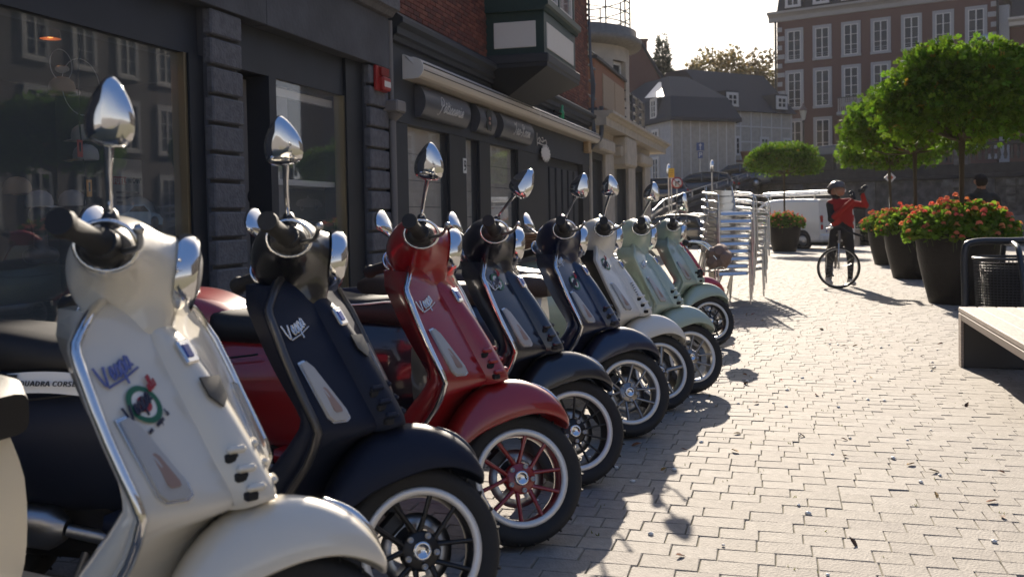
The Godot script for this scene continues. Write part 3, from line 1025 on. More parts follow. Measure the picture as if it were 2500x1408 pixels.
func paving() -> void:
	var ground := MB.new()
	var far := 600.0
	ground.quad(Vector3(-far, gy(-far, far) - 0.03, far), Vector3(far, gy(far, far) - 0.03, far), Vector3(far, gy(far, -far) - 0.03, -far), Vector3(-far, gy(-far, -far) - 0.03, -far))
	kind(part(self, "ground", ground, grain(mat(0.2, 0.185, 0.165, 0.95), noise_tex(0.02, 0.6, 1.0, 21), 0.6)))
	var bed := MB.new()
	var B := FACADE.basis
	bed.quad(FACADE * Vector3(-8, 0, 0), FACADE * Vector3(-8, 0, 30), FACADE * Vector3(60, 0, 30), FACADE * Vector3(60, 0, 0))
	var joints := mat(0.22, 0.205, 0.14, 1.0)
	joints = grain(joints, noise_tex(0.012, 0.35, 1.0, 23), 0.8)
	var sheet := MB.new()
	var q := []
	for c in [[-8.0, -2.0], [-8.0, 30.0], [60.0, 30.0], [60.0, -2.0]]:
		var p := FACADE * Vector3(c[0], 0, c[1])
		q.append(Vector3(p.x, gy(p.x, p.z) - 0.005, p.z))
	sheet.quad(q[0], q[1], q[2], q[3])
	var square := part(self, "paving", sheet, joints)
	kind(square)
	# the setts lie in rows across the square; the nearest three hundred are pieces of their own
	var stone := grain(mat(1, 1, 1, 0.85), noise_tex(0.03, 0.72, 1.0, 31, 5), 1.3, bump_tex(0.12, 33, 5), 0.25, true)
	stone.albedo_color = Color(1, 1, 1)
	stone.vertex_color_use_as_albedo = true
	var shapes := []
	var tones := [Color(0.295, 0.272, 0.24), Color(0.276, 0.254, 0.225), Color(0.31, 0.288, 0.256), Color(0.285, 0.26, 0.228)]
	for c in tones:
		var m := MB.new()
		m.tint = c
		var h := 0.5
		var e := 0.478
		var jag := [0.012, -0.018, 0.02, -0.01]
		var lo := V([-h, -0.035, -h, h, -0.035, -h, h, -0.035, h, -h, -0.035, h])
		var mid := V([-h, -0.004, -h, h, -0.006, -h, h, -0.004, h, -h, -0.005, h])
		var hi := V([-e + jag[0], 0.001, -e, e, 0.0, -e + jag[1], e + jag[3], 0.001, e, -e, 0.0, e + jag[2]])
		m.loft([lo, mid], true, false, FLAT)
		m.sg(FLAT)
		for k in 4:
			m.quad(mid[k], hi[k], hi[(k + 1) % 4], mid[(k + 1) % 4])
		m.quad(hi[3], hi[2], hi[1], hi[0])
		shapes.append(m.mesh())
	var cand := []
	var s := 1.2
	while s < 56.0:
		var pitch := 0.118 + rng.randf_range(-0.007, 0.007)
		if s > 30:
			pitch *= 2.0
		var a := 0.9 + rng.randf() * 0.2
		while a < 27.0:
			var len := rng.randf_range(0.1, 0.21) * (2.0 if s > 30 else 1.0)
			var p := FACADE * Vector3(s + pitch / 2, 0, a + len / 2)
			var ok := -p.z > 0.7 and p.x < -p.z * 0.56 + 1.0 and p.x > p.z * 0.56 - 1.0
			if ok:
				var t := Transform3D(B * Basis.from_euler(Vector3(rng.randfn() * 0.005, rng.randfn() * 0.012, rng.randfn() * 0.005)) * Basis.from_scale(Vector3(pitch - 0.003, 1, len - 0.0035)), Vector3(p.x, gy(p.x, p.z) + rng.randfn() * 0.0008, p.z))
				var vis := -p.z > 2.9 and p.x < -p.z * 0.52 and p.x > 0.1 + (-p.z - 3.0) * 0.22 - 0.35
				cand.append([p.length() if vis else p.length() + 100.0, t, rng.randi() % 4])
			a += len
		s += pitch
	cand.sort_custom(func(x, y): return x[0] < y[0])
	for k in 300:
		part(square, "sett", shapes[cand[k][2]], stone, cand[k][1])
	for v in 4:
		var rest := []
		for k in range(300, cand.size()):
			if cand[k][2] == v:
				rest.append(cand[k][1])
		multi(square, "setts_beyond", shapes[v], stone, rest)


# --- the shop fronts on the left; x runs along the facade, z out into the square ---
func bx(parent: Node, called: String, m: Material, x0: float, x1: float, y0: float, y1: float, z0: float, z1: float, ch := 0.0) -> MeshInstance3D:
	var c := Vector3(x0 + x1, y0 + y1, z0 + z1) / 2
	var s := Vector3(x1 - x0, y1 - y0, z1 - z0)
	return part(parent, called, MB.new().cbox(c, s, ch) if ch > 0 else MB.new().box(c, s), m)


func along(poly: PackedVector2Array, x0: float, x1: float, group := 0) -> MB:     # profile in (z, y) swept along x
	var mb := MB.new()
	var a := PackedVector3Array()
	var b := PackedVector3Array()
	for p in poly:
		a.append(Vector3(x0, p.y, p.x))
		b.append(Vector3(x1, p.y, p.x))
	return mb.loft([a, b], true, true, FLAT if group == 0 else group)


func bricks(parent: Node, m: Material, x0: float, x1: float, y0: float, y1: float, z: float, single: int, holes := [], proud := 0.012) -> void:
	var shapes := []
	for k in 4:
		var b := MB.new()
		b.tint = [Color(0.21, 0.062, 0.04), Color(0.165, 0.05, 0.036), Color(0.25, 0.085, 0.055), Color(0.13, 0.045, 0.036)][k]
		b.cbox(Vector3(0, 0, 0), Vector3(0.208, 0.058, 0.06), 0.005)
		shapes.append(b.mesh())
	var rest := [[], [], [], []]
	var n := 0
	var row := 0
	var y := y0 + 0.035
	while y < y1:
		var x := x0 + (0.11 if row % 2 else 0.0)
		while x < x1:
			var skip := x - 0.05 < x0 - 0.06
			for h in holes:
				if x > h[0] and x < h[1] and y > h[2] and y < h[3]:
					skip = true
			if not skip:
				var t := Transform3D(Basis.from_euler(Vector3(rng.randfn() * 0.006, rng.randfn() * 0.006, rng.randfn() * 0.004)), Vector3(x, y, z - 0.03 + proud + rng.randfn() * 0.0015))
				var k := rng.randi() % 4
				if n < single:
					part(parent, "brick", shapes[k], m, t)
					n += 1
				else:
					rest[k].append(t)
			x += 0.218
		y += 0.068
		row += 1
	for k in 4:
		if rest[k].size():
			multi(parent, "bricks_beyond", shapes[k], m, rest[k])


func shop_fronts() -> void:
	var render := grain(mat(0.09, 0.092, 0.103, 0.75), noise_tex(0.008, 0.62, 1.05, 41, 5), 0.35, bump_tex(0.08, 42, 5), 0.3)
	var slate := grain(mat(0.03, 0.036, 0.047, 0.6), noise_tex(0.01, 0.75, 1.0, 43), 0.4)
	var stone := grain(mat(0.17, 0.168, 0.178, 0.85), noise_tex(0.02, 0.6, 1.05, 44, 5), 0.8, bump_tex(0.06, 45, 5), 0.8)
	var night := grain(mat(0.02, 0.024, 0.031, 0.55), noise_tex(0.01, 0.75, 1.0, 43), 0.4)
	var gold := mat(0.3, 0.24, 0.15, 0.35, 0.8)
	var offwhite := mat(0.7, 0.66, 0.6, 0.6)
	# scooter shop
	var a := thing("shop_building", "dark grey shop front at the left with big display windows and block pilasters", "building", FACADE)
	bx(a, "wall", render, 2, 12.97, 3.6, 9, -0.4, 0.0)
	bx(a, "wall", render, 1, 3.5, 0, 3.6, -0.4, -0.01)
	for k in [[2.0, 6.2], [6.2, 9.92], [9.92, 12.97]]:
		bx(a, "fascia_panel", render, k[0] + 0.003, k[1] - 0.003, 2.99, 3.62, -0.35, 0.07, 0.006)
	part(a, "cornice", along(V2([0, 3.62, 0.12, 3.63, 0.16, 3.68, 0.22, 3.7, 0.22, 3.86, 0.1, 3.93, 0, 3.95]), 2, 12.98), stone)
	bx(a, "lintel_panel", slate, 3.5, 8.98, 2.565, 2.99, -0.35, -0.09)
	bx(a, "lintel_panel", slate, 9.5, 11.96, 2.555, 2.99, -0.35, -0.1)
	for k in [[9.0, 9.5], [12.4, 12.97]]:
		var pil := bx(a, "pilaster", render, k[0], k[1], 0, 2.99, -0.4, -0.012)
		for i in 12:
			part(pil, "stone_block", MB.new().cbox(Vector3((k[0] + k[1]) / 2 + rng.randfn() * 0.004, 2.99 - 0.125 - i * 0.252, 0.0), Vector3(k[1] - k[0] + 0.01 + rng.randfn() * 0.004, 0.222, 0.09 + rng.randfn() * 0.004), 0.014), stone)
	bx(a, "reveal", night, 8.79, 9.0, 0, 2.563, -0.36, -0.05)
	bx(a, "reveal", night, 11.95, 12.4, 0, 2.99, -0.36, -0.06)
	bx(a, "plinth", slate, 3.5, 8.8, 0, 0.34, -0.3, -0.06)
	var w := bx(a, "window_frame", gold, 8.745, 8.785, 0.34, 2.563, -0.2, -0.07)
	for z in [-0.13]:
		bx(w, "pane", M.glass, 3.5, 8.745, 0.34, 2.563, z - 0.004, z)
	w = bx(a, "window_frame", gold, 11.905, 11.945, 0.0, 2.553, -0.2, -0.08)
	for z in [-0.13]:
		bx(w, "pane", M.glass, 10.34, 11.905, 0.3, 2.553, z - 0.004, z)
	bx(a, "plinth", slate, 10.34, 11.905, 0, 0.3, -0.3, -0.06)
	bx(a, "mullion", slate, 10.2, 10.34, 0, 2.553, -0.36, -0.08)
	var inner := bx(a, "inner_frame", offwhite, 10.36, 12.5, 2.42, 2.5, -0.3, -0.24)
	bx(inner, "inner_frame_side", offwhite, 12.2, 12.29, 1.1, 2.42, -0.3, -0.24)
	bx(inner, "display_shelf", offwhite, 10.36, 12.4, 1.5, 1.56, -0.6, -0.23)
	bx(inner, "display_back", offwhite, 10.36, 12.6, 0.9, 1.5, -0.64, -0.6)
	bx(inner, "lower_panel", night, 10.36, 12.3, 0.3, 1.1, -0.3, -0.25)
	# the room behind the glass
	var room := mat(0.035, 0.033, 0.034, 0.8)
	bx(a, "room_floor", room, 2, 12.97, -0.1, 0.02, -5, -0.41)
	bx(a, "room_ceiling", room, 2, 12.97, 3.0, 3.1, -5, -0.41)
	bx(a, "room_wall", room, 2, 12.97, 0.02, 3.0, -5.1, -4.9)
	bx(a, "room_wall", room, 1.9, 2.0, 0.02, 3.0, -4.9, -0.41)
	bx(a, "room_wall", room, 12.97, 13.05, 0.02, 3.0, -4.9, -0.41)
	# door with the scooter drawing
	var leaf := part(a, "door", MB.new().cbox(Vector3.ZERO, Vector3(0.95, 2.52, 0.05), 0.006), mat(0.27, 0.245, 0.225, 0.6), Transform3D(Basis(Vector3.UP, -0.12), Vector3(10.42, 1.27, -0.33)))
	var ink := MB.new()
	for c in [[-0.15, -0.12, 0.062], [0.16, -0.06, 0.062]]:
		ink.tube(ring(Vector3(c[0], c[1], 0.03), c[2], 18), 0.02, 5, true, true, 0.2, Vector3(0, 0, 1))
		ink.tube(ring(Vector3(c[0], c[1], 0.03), 0.02, 10), 0.012, 5, true, true, 0.2, Vector3(0, 0, 1))
	for l in [[-0.19, -0.03, -0.12, 0.0, -0.08, 0.13, -0.1, 0.2], [-0.13, 0.22, -0.06, 0.21, 0.0, 0.22], [-0.11, 0.0, -0.07, -0.1, 0.05, -0.1, 0.1, 0.0, 0.2, 0.01, 0.23, -0.04], [0.04, 0.08, 0.13, 0.09, 0.2, 0.08], [0.05, 0.06, 0.12, 0.07, 0.19, 0.06], [0.05, -0.1, 0.03, 0.0, 0.06, 0.06], [0.12, 0.0, 0.11, -0.05, 0.09, -0.06]]:
		var pts := []
		for p in cr(Array(V2(l)), 5):
			pts.append(Vector3(p.x, p.y, 0.03))
		ink.tube(pts, 0.013, 5, false, true, 0.25, Vector3(0, 0, 1))
	part(leaf, "door_emblem", ink, M.dark, at(-0.02, 0.22, 0))
	part(leaf, "door_handle", MB.new().tube(V([0.36, -0.35, 0.06, 0.36, 0.0, 0.06]), 0.012, 8), M.steel)
	# patisserie
	var b := thing("patisserie_building", "brick house with a dark painted tea room front and green bay window", "building", FACADE)
	bx(b, "gap", M.dark, 12.98, 13.12, 0, 9, -0.5, -0.1)
	var facing := bx(b, "wall", grain(mat(0.14, 0.12, 0.1, 0.95), noise_tex(0.03, 0.6, 1.0, 47), 1.0), 13.12, 26.4, 3.74, 8.6, -0.5, -0.004)
	var brickm := grain(mat(1, 1, 1, 0.85), noise_tex(0.03, 0.6, 1.05, 48, 4), 2.0, null, 0.0, true)
	brickm.albedo_color = Color(1, 1, 1)
	brickm.vertex_color_use_as_albedo = true
	bricks(facing, brickm, 13.14, 17.45, 3.8, 5.0, 0.0, 300)
	bricks(facing, brickm, 19.9, 26.36, 3.8, 6.8, 0.0, 0)
	bx(b, "fascia", slate, 13.12, 26.4, 2.38, 3.4, -0.4, 0.0)
	part(b, "cornice", along(V2([0, 3.38, 0.06, 3.39, 0.07, 3.45, 0.12, 3.47, 0.12, 3.56, 0.2, 3.6, 0.2, 3.66, 0.0, 3.8]), 13.12, 26.4), slate)
	bx(b, "plinth", slate, 13.12, 26.4, 0, 0.5, -0.4, -0.02)
	for k in [[13.12, 13.75], [15.46, 16.25], [16.97, 17.58], [19.42, 21.6], [25.6, 26.4]]:
		bx(b, "pier", night if k[0] > 15 else slate, k[0], k[1], 0.5, 2.38, -0.4, -0.015)
	var blind := grain(mat(0.56, 0.5, 0.41, 0.8), noise_tex(0.01, 0.8, 1.0, 49), 0.6)
	for k in [[13.75, 15.46, 0.55], [17.58, 19.42, 0.55], [16.25, 16.97, 0.3]]:
		var fr := bx(b, "window_frame", night, k[0], k[1], k[2] - 0.08, k[2], -0.2, -0.05)
		bx(fr, "window_frame_side", night, k[0], k[0] + 0.05, k[2], 2.38, -0.2, -0.06)
		bx(fr, "window_frame_side", night, k[1] - 0.05, k[1], k[2], 2.38, -0.2, -0.06)
		bx(fr, "pane", M.glass, k[0] + 0.05, k[1] - 0.05, k[2], 2.38, -0.125, -0.12)
		for i in 5:
			var h: float = (2.38 - k[2]) / 5.0
			bx(fr, "blind_slat", blind, k[0] + 0.03, k[1] + 0.25, k[2] + h * i + 0.008, k[2] + h * (i + 1), -0.165, -0.15, 0.003)
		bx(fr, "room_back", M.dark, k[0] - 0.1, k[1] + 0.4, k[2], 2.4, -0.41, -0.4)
	var dd := bx(b, "double_door", night, 21.6, 25.6, 0.1, 2.38, -0.3, -0.14)
	for k in 6:
		bx(dd, "door_panel", slate, 21.75 + k * 0.64, 22.2 + k * 0.64, 0.25, 2.2, -0.16, -0.1, 0.02)
	# oriel
	var green := grain(mat(0.012, 0.045, 0.042, 0.45), noise_tex(0.02, 0.75, 1.0, 50), 0.8)
	var bay := bx(b, "bay", green, 17.42, 19.95, 3.82, 4.52, 0.0, 1.0)
	bx(bay, "bay_ledge", slate, 17.36, 20.01, 3.66, 3.82, 0.0, 1.08, 0.02)
	var sof := MB.new()
	var o1 := V([17.36, 3.6, 1.06, 20.0, 3.6, 1.06, 20.0, 3.6, 0.0, 17.36, 3.6, 0.0])
	var o2 := V([17.36, 3.66, 1.06, 20.0, 3.66, 1.06, 20.0, 3.66, 0.0, 17.36, 3.66, 0.0])
	var o3 := V([18.0, 3.1, 0.06, 19.5, 3.1, 0.06, 19.5, 3.1, 0.0, 18.0, 3.1, 0.0])
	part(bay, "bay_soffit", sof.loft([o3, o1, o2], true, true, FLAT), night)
	for k in [[0.14, 0.86]]:
		bx(bay, "bay_panel", offwhite, 17.4, 17.43, 3.93, 4.36, k[0], k[1], 0.006)
	for k in [[17.6, 19.75]]:
		bx(bay, "bay_panel", offwhite, k[0], k[1], 3.93, 4.36, 0.98, 1.012, 0.006)
	part(bay, "bay_sill", along(V2([0, 4.52, 1.03, 4.52, 1.05, 4.58, 1.1, 4.6, 1.1, 4.7, 0, 4.74]), 17.32, 20.05), green)
	for c in [[17.42, 0.9], [17.42, 0.0], [19.85, 0.9], [18.6, 0.9]]:
		bx(bay, "bay_post", green, c[0], c[0] + 0.1, 4.7, 6.4, c[1], c[1] + 0.1)
	bx(bay, "bay_window", offwhite, 17.45, 17.5, 4.72, 4.82, 0.14, 0.86)
	bx(bay, "bay_window", offwhite, 17.45, 17.5, 4.82, 6.3, 0.8, 0.88)
	bx(bay, "bay_window", offwhite, 17.45, 17.5, 4.82, 6.3, 0.12, 0.2)
	bx(bay, "pane", M.glass, 17.47, 17.475, 4.8, 6.3, 0.14, 0.86)
	for k in [[17.55, 18.6], [18.72, 19.84]]:
		bx(bay, "bay_window", offwhite, k[0], k[1], 4.74, 4.84, 0.93, 0.98)
		bx(bay, "bay_window", offwhite, k[0], k[0] + 0.08, 4.84, 6.3, 0.93, 0.98)
		bx(bay, "bay_window", offwhite, k[1] - 0.08, k[1], 4.84, 6.3, 0.93, 0.98)
		bx(bay, "pane", M.glass, k[0], k[1], 4.8, 6.3, 0.95, 0.955)
	bx(bay, "bay_roof", green, 17.3, 20.05, 6.4, 6.6, 0.0, 1.1)
	# awnings in their boxes, signs, small fittings
	var cream := mat(0.56, 0.5, 0.42, 0.45)
	var prof := V2([0.0, 3.27, 0.03, 3.27, 0.04, 3.23, 0.16, 3.23])
	for k in 9:
		var g := 1.35 - k * 0.31
		prof.append(Vector2(0.16 + cos(g) * 0.13, 3.085 + sin(g) * 0.14))
	prof.append(Vector2(0.14, 2.95))
	prof.append(Vector2(0.0, 2.95))
	for k in [[13.6, 19.98, "cream awning box over the tea room signs, left half"], [20.02, 26.4, "cream awning box right of the bay window, right half"]]:
		var aw := thing("awning", k[2], "awning", FACADE, "rolled awnings along the tea room")
		part(aw, "cassette", along(prof, k[0], k[1]), cream)
		part(aw, "end_cap", along(prof, k[0] - 0.025, k[0]), offwhite)
		part(aw, "end_cap", along(prof, k[1], k[1] + 0.02), offwhite)
		for z in [3.145, 3.06]:
			bx(aw, "slot", M.dark, k[0] + 0.01, k[1] - 0.01, z - 0.006, z + 0.006, 0.26, 0.289)
	var signm := grain(mat(0.085, 0.09, 0.105, 0.45), noise_tex(0.02, 0.8, 1.0, 51), 1.0)
	var chalk := mat(0.6, 0.58, 0.54, 0.5)
	for k in [[14.0, 16.0, "Pâtisserie", "grey curved sign with white script reading Pâtisserie under the awning"], [16.5, 17.45, "", "small grey curved sign with a macaron emblem, between two script signs"], [17.85, 20.0, "Tea-Room", "grey curved sign with white script reading Tea-Room under the awning"]]:
		var sgn := thing("shop_sign", k[3], "sign", FACADE, "curved signs under the awning")
		var sp := V2([0, 2.93])
		for i in 9:
			sp.append(Vector2(0.06 + 0.1 * sin(PI * (i + 0.6) / 9.2), 2.92 - 0.42 * i / 8.0))
		sp.append(Vector2(0, 2.49))
		part(sgn, "sign_box", along(sp, k[0], k[1], 3), signm)
		var front := func(x: float, y: float) -> Array:
			var yy := 2.62 + y
			return [Vector3(k[0] + 0.5 + (x - 0.5) * 1.75, yy, 0.063 + 0.1 * sin(PI * clampf((2.92 - yy) / 0.42, 0, 1))), Vector3(0, 0, 1)]
		var tx := MB.new()
		if k[2] == "Pâtisserie":
			var x := 0.55
			for part_ in ["Pa", "tisserie"]:
				var x0 := x
				x += script(tx, part_, 0.09, func(u: float, v: float) -> Array: return front.call(x0 + u, v), 0.0125)
			script(tx, "^", 0.085, func(u: float, v: float) -> Array: return front.call(0.55 + 0.165 + u, v), 0.0125)
			part(sgn, "sign_script", tx, chalk)
		elif k[2] == "Tea-Room":
			script(tx, "Tea-Room", 0.1, func(u: float, v: float) -> Array: return front.call(0.62 + u, v - 0.01), 0.0125)
			part(sgn, "sign_script", tx, chalk)
		else:
			part(sgn, "emblem_disc", MB.new().prism(PackedVector2Array(cr(Array(V2([0, 0.17, 0.1, 0.16, 0.15, 0.08, 0.13, 0, 0.15, -0.08, 0.09, -0.17, 0, -0.15, -0.09, -0.17, -0.15, -0.08, -0.13, 0, -0.15, 0.08, -0.1, 0.16])), 3, true)), 0.01, at(16.98, 2.71, 0.155)), mat(0.03, 0.034, 0.03, 0.6))
			part(sgn, "emblem_macaron", MB.new().ell(Vector3(16.98, 2.735, 0.17), Vector3(0.06, 0.03, 0.01), 10), mat(0.35, 0.2, 0.16, 0.6))
			part(sgn, "emblem_macaron", MB.new().ell(Vector3(16.98, 2.695, 0.17), Vector3(0.06, 0.012, 0.01), 10), mat(0.05, 0.025, 0.02, 0.6))
			part(sgn, "emblem_macaron", MB.new().ell(Vector3(16.98, 2.66, 0.17), Vector3(0.06, 0.028, 0.01), 10), mat(0.38, 0.24, 0.19, 0.6))
	var red := mat(0.36, 0.02, 0.018, 0.4)
	var al := thing("alarm_siren", "red alarm siren box with white label on the block pilaster", "alarm", FACADE)
	bx(al, "siren_box", red, 12.5, 12.85, 2.68, 2.98, 0.045, 0.09, 0.01)
	part(al, "siren_cover", MB.new().cbox(Vector3(12.7, 2.77, 0.11), Vector3(0.24, 0.17, 0.08), 0.02), red)
	for k in 7:
		bx(al, "siren_louvre", red, 12.58, 12.82, 2.872 + k * 0.014, 2.88 + k * 0.014, 0.085, 0.125)
	bx(al, "siren_label", offwhite, 12.6, 12.8, 2.73, 2.8, 0.15, 0.152)
	var dp := thing("drainpipe", "grey drainpipe with hopper head between the grey shop and the tea room", "drainpipe", FACADE)
	var pipe := mat(0.2, 0.185, 0.175, 0.55)
	part(dp, "pipe", MB.new().tube(V([13.02, 3.6, 0.06, 13.02, 2.6, 0.06]), 0.035, 10), pipe)
	part(dp, "hopper", MB.new().cbox(Vector3(13.03, 2.53, 0.1), Vector3(0.3, 0.15, 0.2), 0.02).tube(V([13.03, 2.46, 0.1, 13.02, 2.36, 0.07]), [0.11, 0.05], 10), pipe)
	part(dp, "pipe", MB.new().tube(V([13.02, 2.36, 0.07, 13.02, 0.0, 0.07]), 0.045, 10), pipe)
	var ov := thing("oval_sign", "small white oval ornate sign on the dark wall", "sign", FACADE)
	part(ov, "oval_plate", MB.new().ell(Vector3(21.4, 2.42, 0.05), Vector3(0.34, 0.14, 0.02), 20), offwhite)
	for k in 14:
		part(ov, "oval_petal", MB.new().ell(Vector3(21.4 + cos(TAU * k / 14) * 0.36, 2.42 + sin(TAU * k / 14) * 0.15, 0.05), Vector3(0.045, 0.035, 0.012), 8), offwhite)
	var sc := MB.new()
	var flat_map := func(x: float, y: float) -> Array: return [Vector3(20.75 + x, 2.66 + y, 0.03), Vector3(0, 0, 1)]
	for l in [[0, -0.12, 0, 0.14], [0.05, 0, 0.2, 0.06, 0.25, -0.04, 0.15, -0.06, 0.2, 0.0], [0.2, 0.06, 0.45, -0.02, 0.5, 0.07, 0.4, 0.07], [0.45, -0.02, 0.75, 0.04, 0.82, -0.05, 0.7, -0.05], [0, -0.06, 0.9, -0.08]]:
		var pp := []
		for p in cr(Array(V2(l)), 5):
			pp.append(p)
		stroke(sc, pp, flat_map, 0.012)
	one("scroll_ornament", sc, offwhite, "white wrought scroll ornament on the dark wall above the oval sign", "ornament", FACADE)
	var nb := thing("number_plate", "white house number 9 plate by the tea room door", "sign", FACADE)
	bx(nb, "plate", M.white, 16.08, 16.24, 1.82, 2.05, -0.014, -0.004)
	lettering(nb, "plate_number", "9", 0.16, M.dark, FACADE.inverse() * FACADE * Transform3D(Basis(), Vector3(16.16, 1.935, -0.003)))
	one("meter_box", MB.new().cbox(Vector3(25.75, 2.86, 0.08), Vector3(0.35, 0.36, 0.14), 0.02), mat(0.4, 0.27, 0.14, 0.6), "tan utility box where the dark front meets the cream one", "utility box", FACADE)
	var cb := MB.new()
	for k in 5:
		cb.tube(cr([Vector3(26.3 + k * 0.03, 6.8, 0.05), Vector3(26.25 + k * 0.04, 5.2, 0.08), Vector3(26.32, 4.4, 0.1 + k * 0.02), Vector3(26.2 + k * 0.05, 3.8, 0.12), Vector3(26.36, 3.2, 0.1 + k * 0.02)], 4), 0.02, 6)
	kind(one("cable_bundle", cb, mat(0.06, 0.075, 0.1, 0.6), "bundle of grey cables running down the brick corner", "cable", FACADE), "stuff")
	one("downpipe", MB.new().tube(cr(V([26.55, 3.9, 0.3, 26.5, 3.2, 0.3, 26.45, 3.0, 0.2, 26.3, 2.85, 0.06]), 5), 0.06, 10), mat(0.07, 0.075, 0.085, 0.5), "dark grey downpipe bending under the cream canopy", "drainpipe", FACADE)
	var lamp_g := MB.new().tube(cr(V([22.0, 3.35, 0.1, 22.3, 3.3, 0.2, 22.9, 3.2, 0.15]), 5), 0.03, 6)
	var gl := thing("green_figure", "small bright green climbing figure fixed to the dark wall below the bay", "decoration", FACADE)
	part(gl, "figure", MB.new().ell(Vector3(22.3, 3.32, 0.2), Vector3(0.07, 0.1, 0.06), 10).tube(V([22.3, 3.25, 0.2, 22.25, 3.05, 0.2]), [0.06, 0.03], 8).tube(V([22.3, 3.25, 0.2, 22.4, 3.1, 0.2]), 0.03, 8).tube(V([22.3, 3.35, 0.2, 22.38, 3.5, 0.2]), 0.03, 8), mat(0.02, 0.3, 0.12, 0.4))
	part(gl, "bracket", lamp_g, M.dark)
	cream_corner()


func cream_corner() -> void:
	var cream := grain(mat(0.5, 0.44, 0.36, 0.7), noise_tex(0.01, 0.75, 1.05, 61, 5), 0.4)
	var grey := grain(mat(0.25, 0.23, 0.2, 0.85), noise_tex(0.02, 0.55, 1.0, 62, 5), 0.6)
	var dark := mat(0.03, 0.033, 0.04, 0.5)
	var iron := mat(0.1, 0.105, 0.115, 0.5, 0.3)
	var c := thing("corner_building", "cream corner building with flat canopy and round tower beyond the tea room", "building", FACADE)
	bx(c, "core", cream, 26.45, 37.6, 0, 3.5, -8, -0.45)
	for k in [[26.42, 26.6], [28.6, 30.0], [32.8, 34.2], [36.6, 38.0]]:
		bx(c, "pillar", cream, k[0], k[1], 0, 3.0, -0.5, 0.04, 0.02)
	bx(c, "pillar_head", cream, 30.0, 32.0, 2.55, 3.42, -0.4, 0.42, 0.06)
	for k in [[26.6, 28.6], [30.0, 32.8], [34.2, 36.6]]:
		var f := bx(c, "window_frame", dark, k[0], k[1], 2.62, 2.8, -0.4, -0.05)
		bx(f, "window_frame_side", dark, k[0], k[0] + 0.12, 0.2, 2.62, -0.4, -0.06)
		bx(f, "window_frame_side", dark, k[1] - 0.12, k[1], 0.2, 2.62, -0.4, -0.06)
		bx(f, "window_curtain", grey, k[0] + 0.1, k[1] - 0.1, 0.2, 2.62, -0.42, -0.38)
		bx(f, "pane", M.glass, k[0] + 0.12, k[1] - 0.12, 0.2, 2.62, -0.2, -0.195)
		bx(f, "shutter_box", cream, k[0] - 0.1, k[1] + 0.1, 2.8, 3.14, -0.3, 0.3, 0.05)
	bx(c, "wall_above", cream, 26.42, 38.0, 3.0, 3.42, -0.5, 0.02)
	part(c, "canopy", along(V2([-1, 3.42, 0.44, 3.42, 0.44, 3.62, 0.5, 3.64, 0.52, 3.7, 0.62, 3.72, 0.62, 3.79, -1, 3.84]), 26.45, 39.6), cream)
	var par := bx(c, "parapet", grain(mat(0.33, 0.15, 0.085, 0.85), noise_tex(0.03, 0.6, 1.05, 48), 2.0), 27.9, 33.0, 3.95, 5.35, -0.35, -0.1, 0.01)
	for k in [[29.0, 30.9], [31.0, 32.8]]:
		bx(par, "parapet_panel", grain(mat(0.42, 0.31, 0.21, 0.8), noise_tex(0.03, 0.7, 1.0, 64), 1.0), k[0], k[1], 4.15, 5.1, -0.12, -0.07, 0.01)
	bx(par, "parapet_coping", dark, 27.8, 33.1, 5.35, 5.43, -0.42, -0.02)
	bx(par, "parapet_base", dark, 27.8, 33.1, 3.95, 4.02, -0.38, -0.04)
	var rail := thing("railing", "dark iron balcony railing with five bars on the cream canopy", "railing", FACADE)
	for k in 5:
		part(rail, "rail_bar", MB.new().tube(V([33.1, 3.98 + k * 0.28, -0.1, 37.3, 3.98 + k * 0.28, -0.1]), 0.03, 6), iron)
		part(rail, "rail_bar", MB.new().tube(V([37.3, 3.98 + k * 0.28, -0.1, 37.3, 3.98 + k * 0.28, -1.6]), 0.03, 6), iron)
	for x in [34.4, 35.8, 37.3]:
		bx(rail, "rail_post", iron, x - 0.06, x + 0.06, 3.8, 5.15, -0.16, -0.04)
	var rail2 := thing("railing", "short iron railing between the brick corner and the tan parapet", "railing", FACADE)
	for k in 4:
		part(rail2, "rail_bar", MB.new().tube(V([26.45, 4.25 + k * 0.4, -0.1, 27.9, 4.25 + k * 0.4, -0.1]), 0.03, 6), iron)
	# tower
	var tc := Vector3(33.6, 0, -2.35)
	var tw := part(c, "tower", MB.new().lathe([Vector2(2.3, 3.6), Vector2(2.3, 4.75)], 48, Transform3D(Basis(), tc), 3).lathe([Vector2(2.3, 6.0), Vector2(2.3, 6.5)], 48, Transform3D(Basis(), tc), 4).lathe([Vector2(2.0, 4.7), Vector2(2.0, 6.05)], 48, Transform3D(Basis(), tc), 5), cream)
	for k in 12:
		var g := TAU * k / 12 + 0.1
		var t := Transform3D(Basis(Vector3.UP, -g), tc + Vector3(cos(g) * 2.16, 5.37, sin(g) * 2.16))
		part(tw, "tower_pier", MB.new().box(Vector3(0, 0, 0), Vector3(0.3, 1.26, 0.42)), cream, t)
		var g2 := g + TAU / 24
		part(tw, "tower_window", MB.new().box(Vector3(-0.08, 0, 0), Vector3(0.05, 1.24, 0.8)), dark, Transform3D(Basis(Vector3.UP, -g2), tc + Vector3(cos(g2) * 2.14, 5.37, sin(g2) * 2.14)))
		for q in [[0.0, 0.57, 0.84, 0.1], [0.0, -0.57, 0.84, 0.1], [0.35, 0.0, 0.1, 1.24], [-0.35, 0.0, 0.1, 1.24]]:
			part(tw, "tower_window_frame", MB.new().box(Vector3(-0.03, q[1], q[0]), Vector3(0.05, q[3], q[2])), M.white, Transform3D(Basis(Vector3.UP, -g2), tc + Vector3(cos(g2) * 2.14, 5.37, sin(g2) * 2.14)))
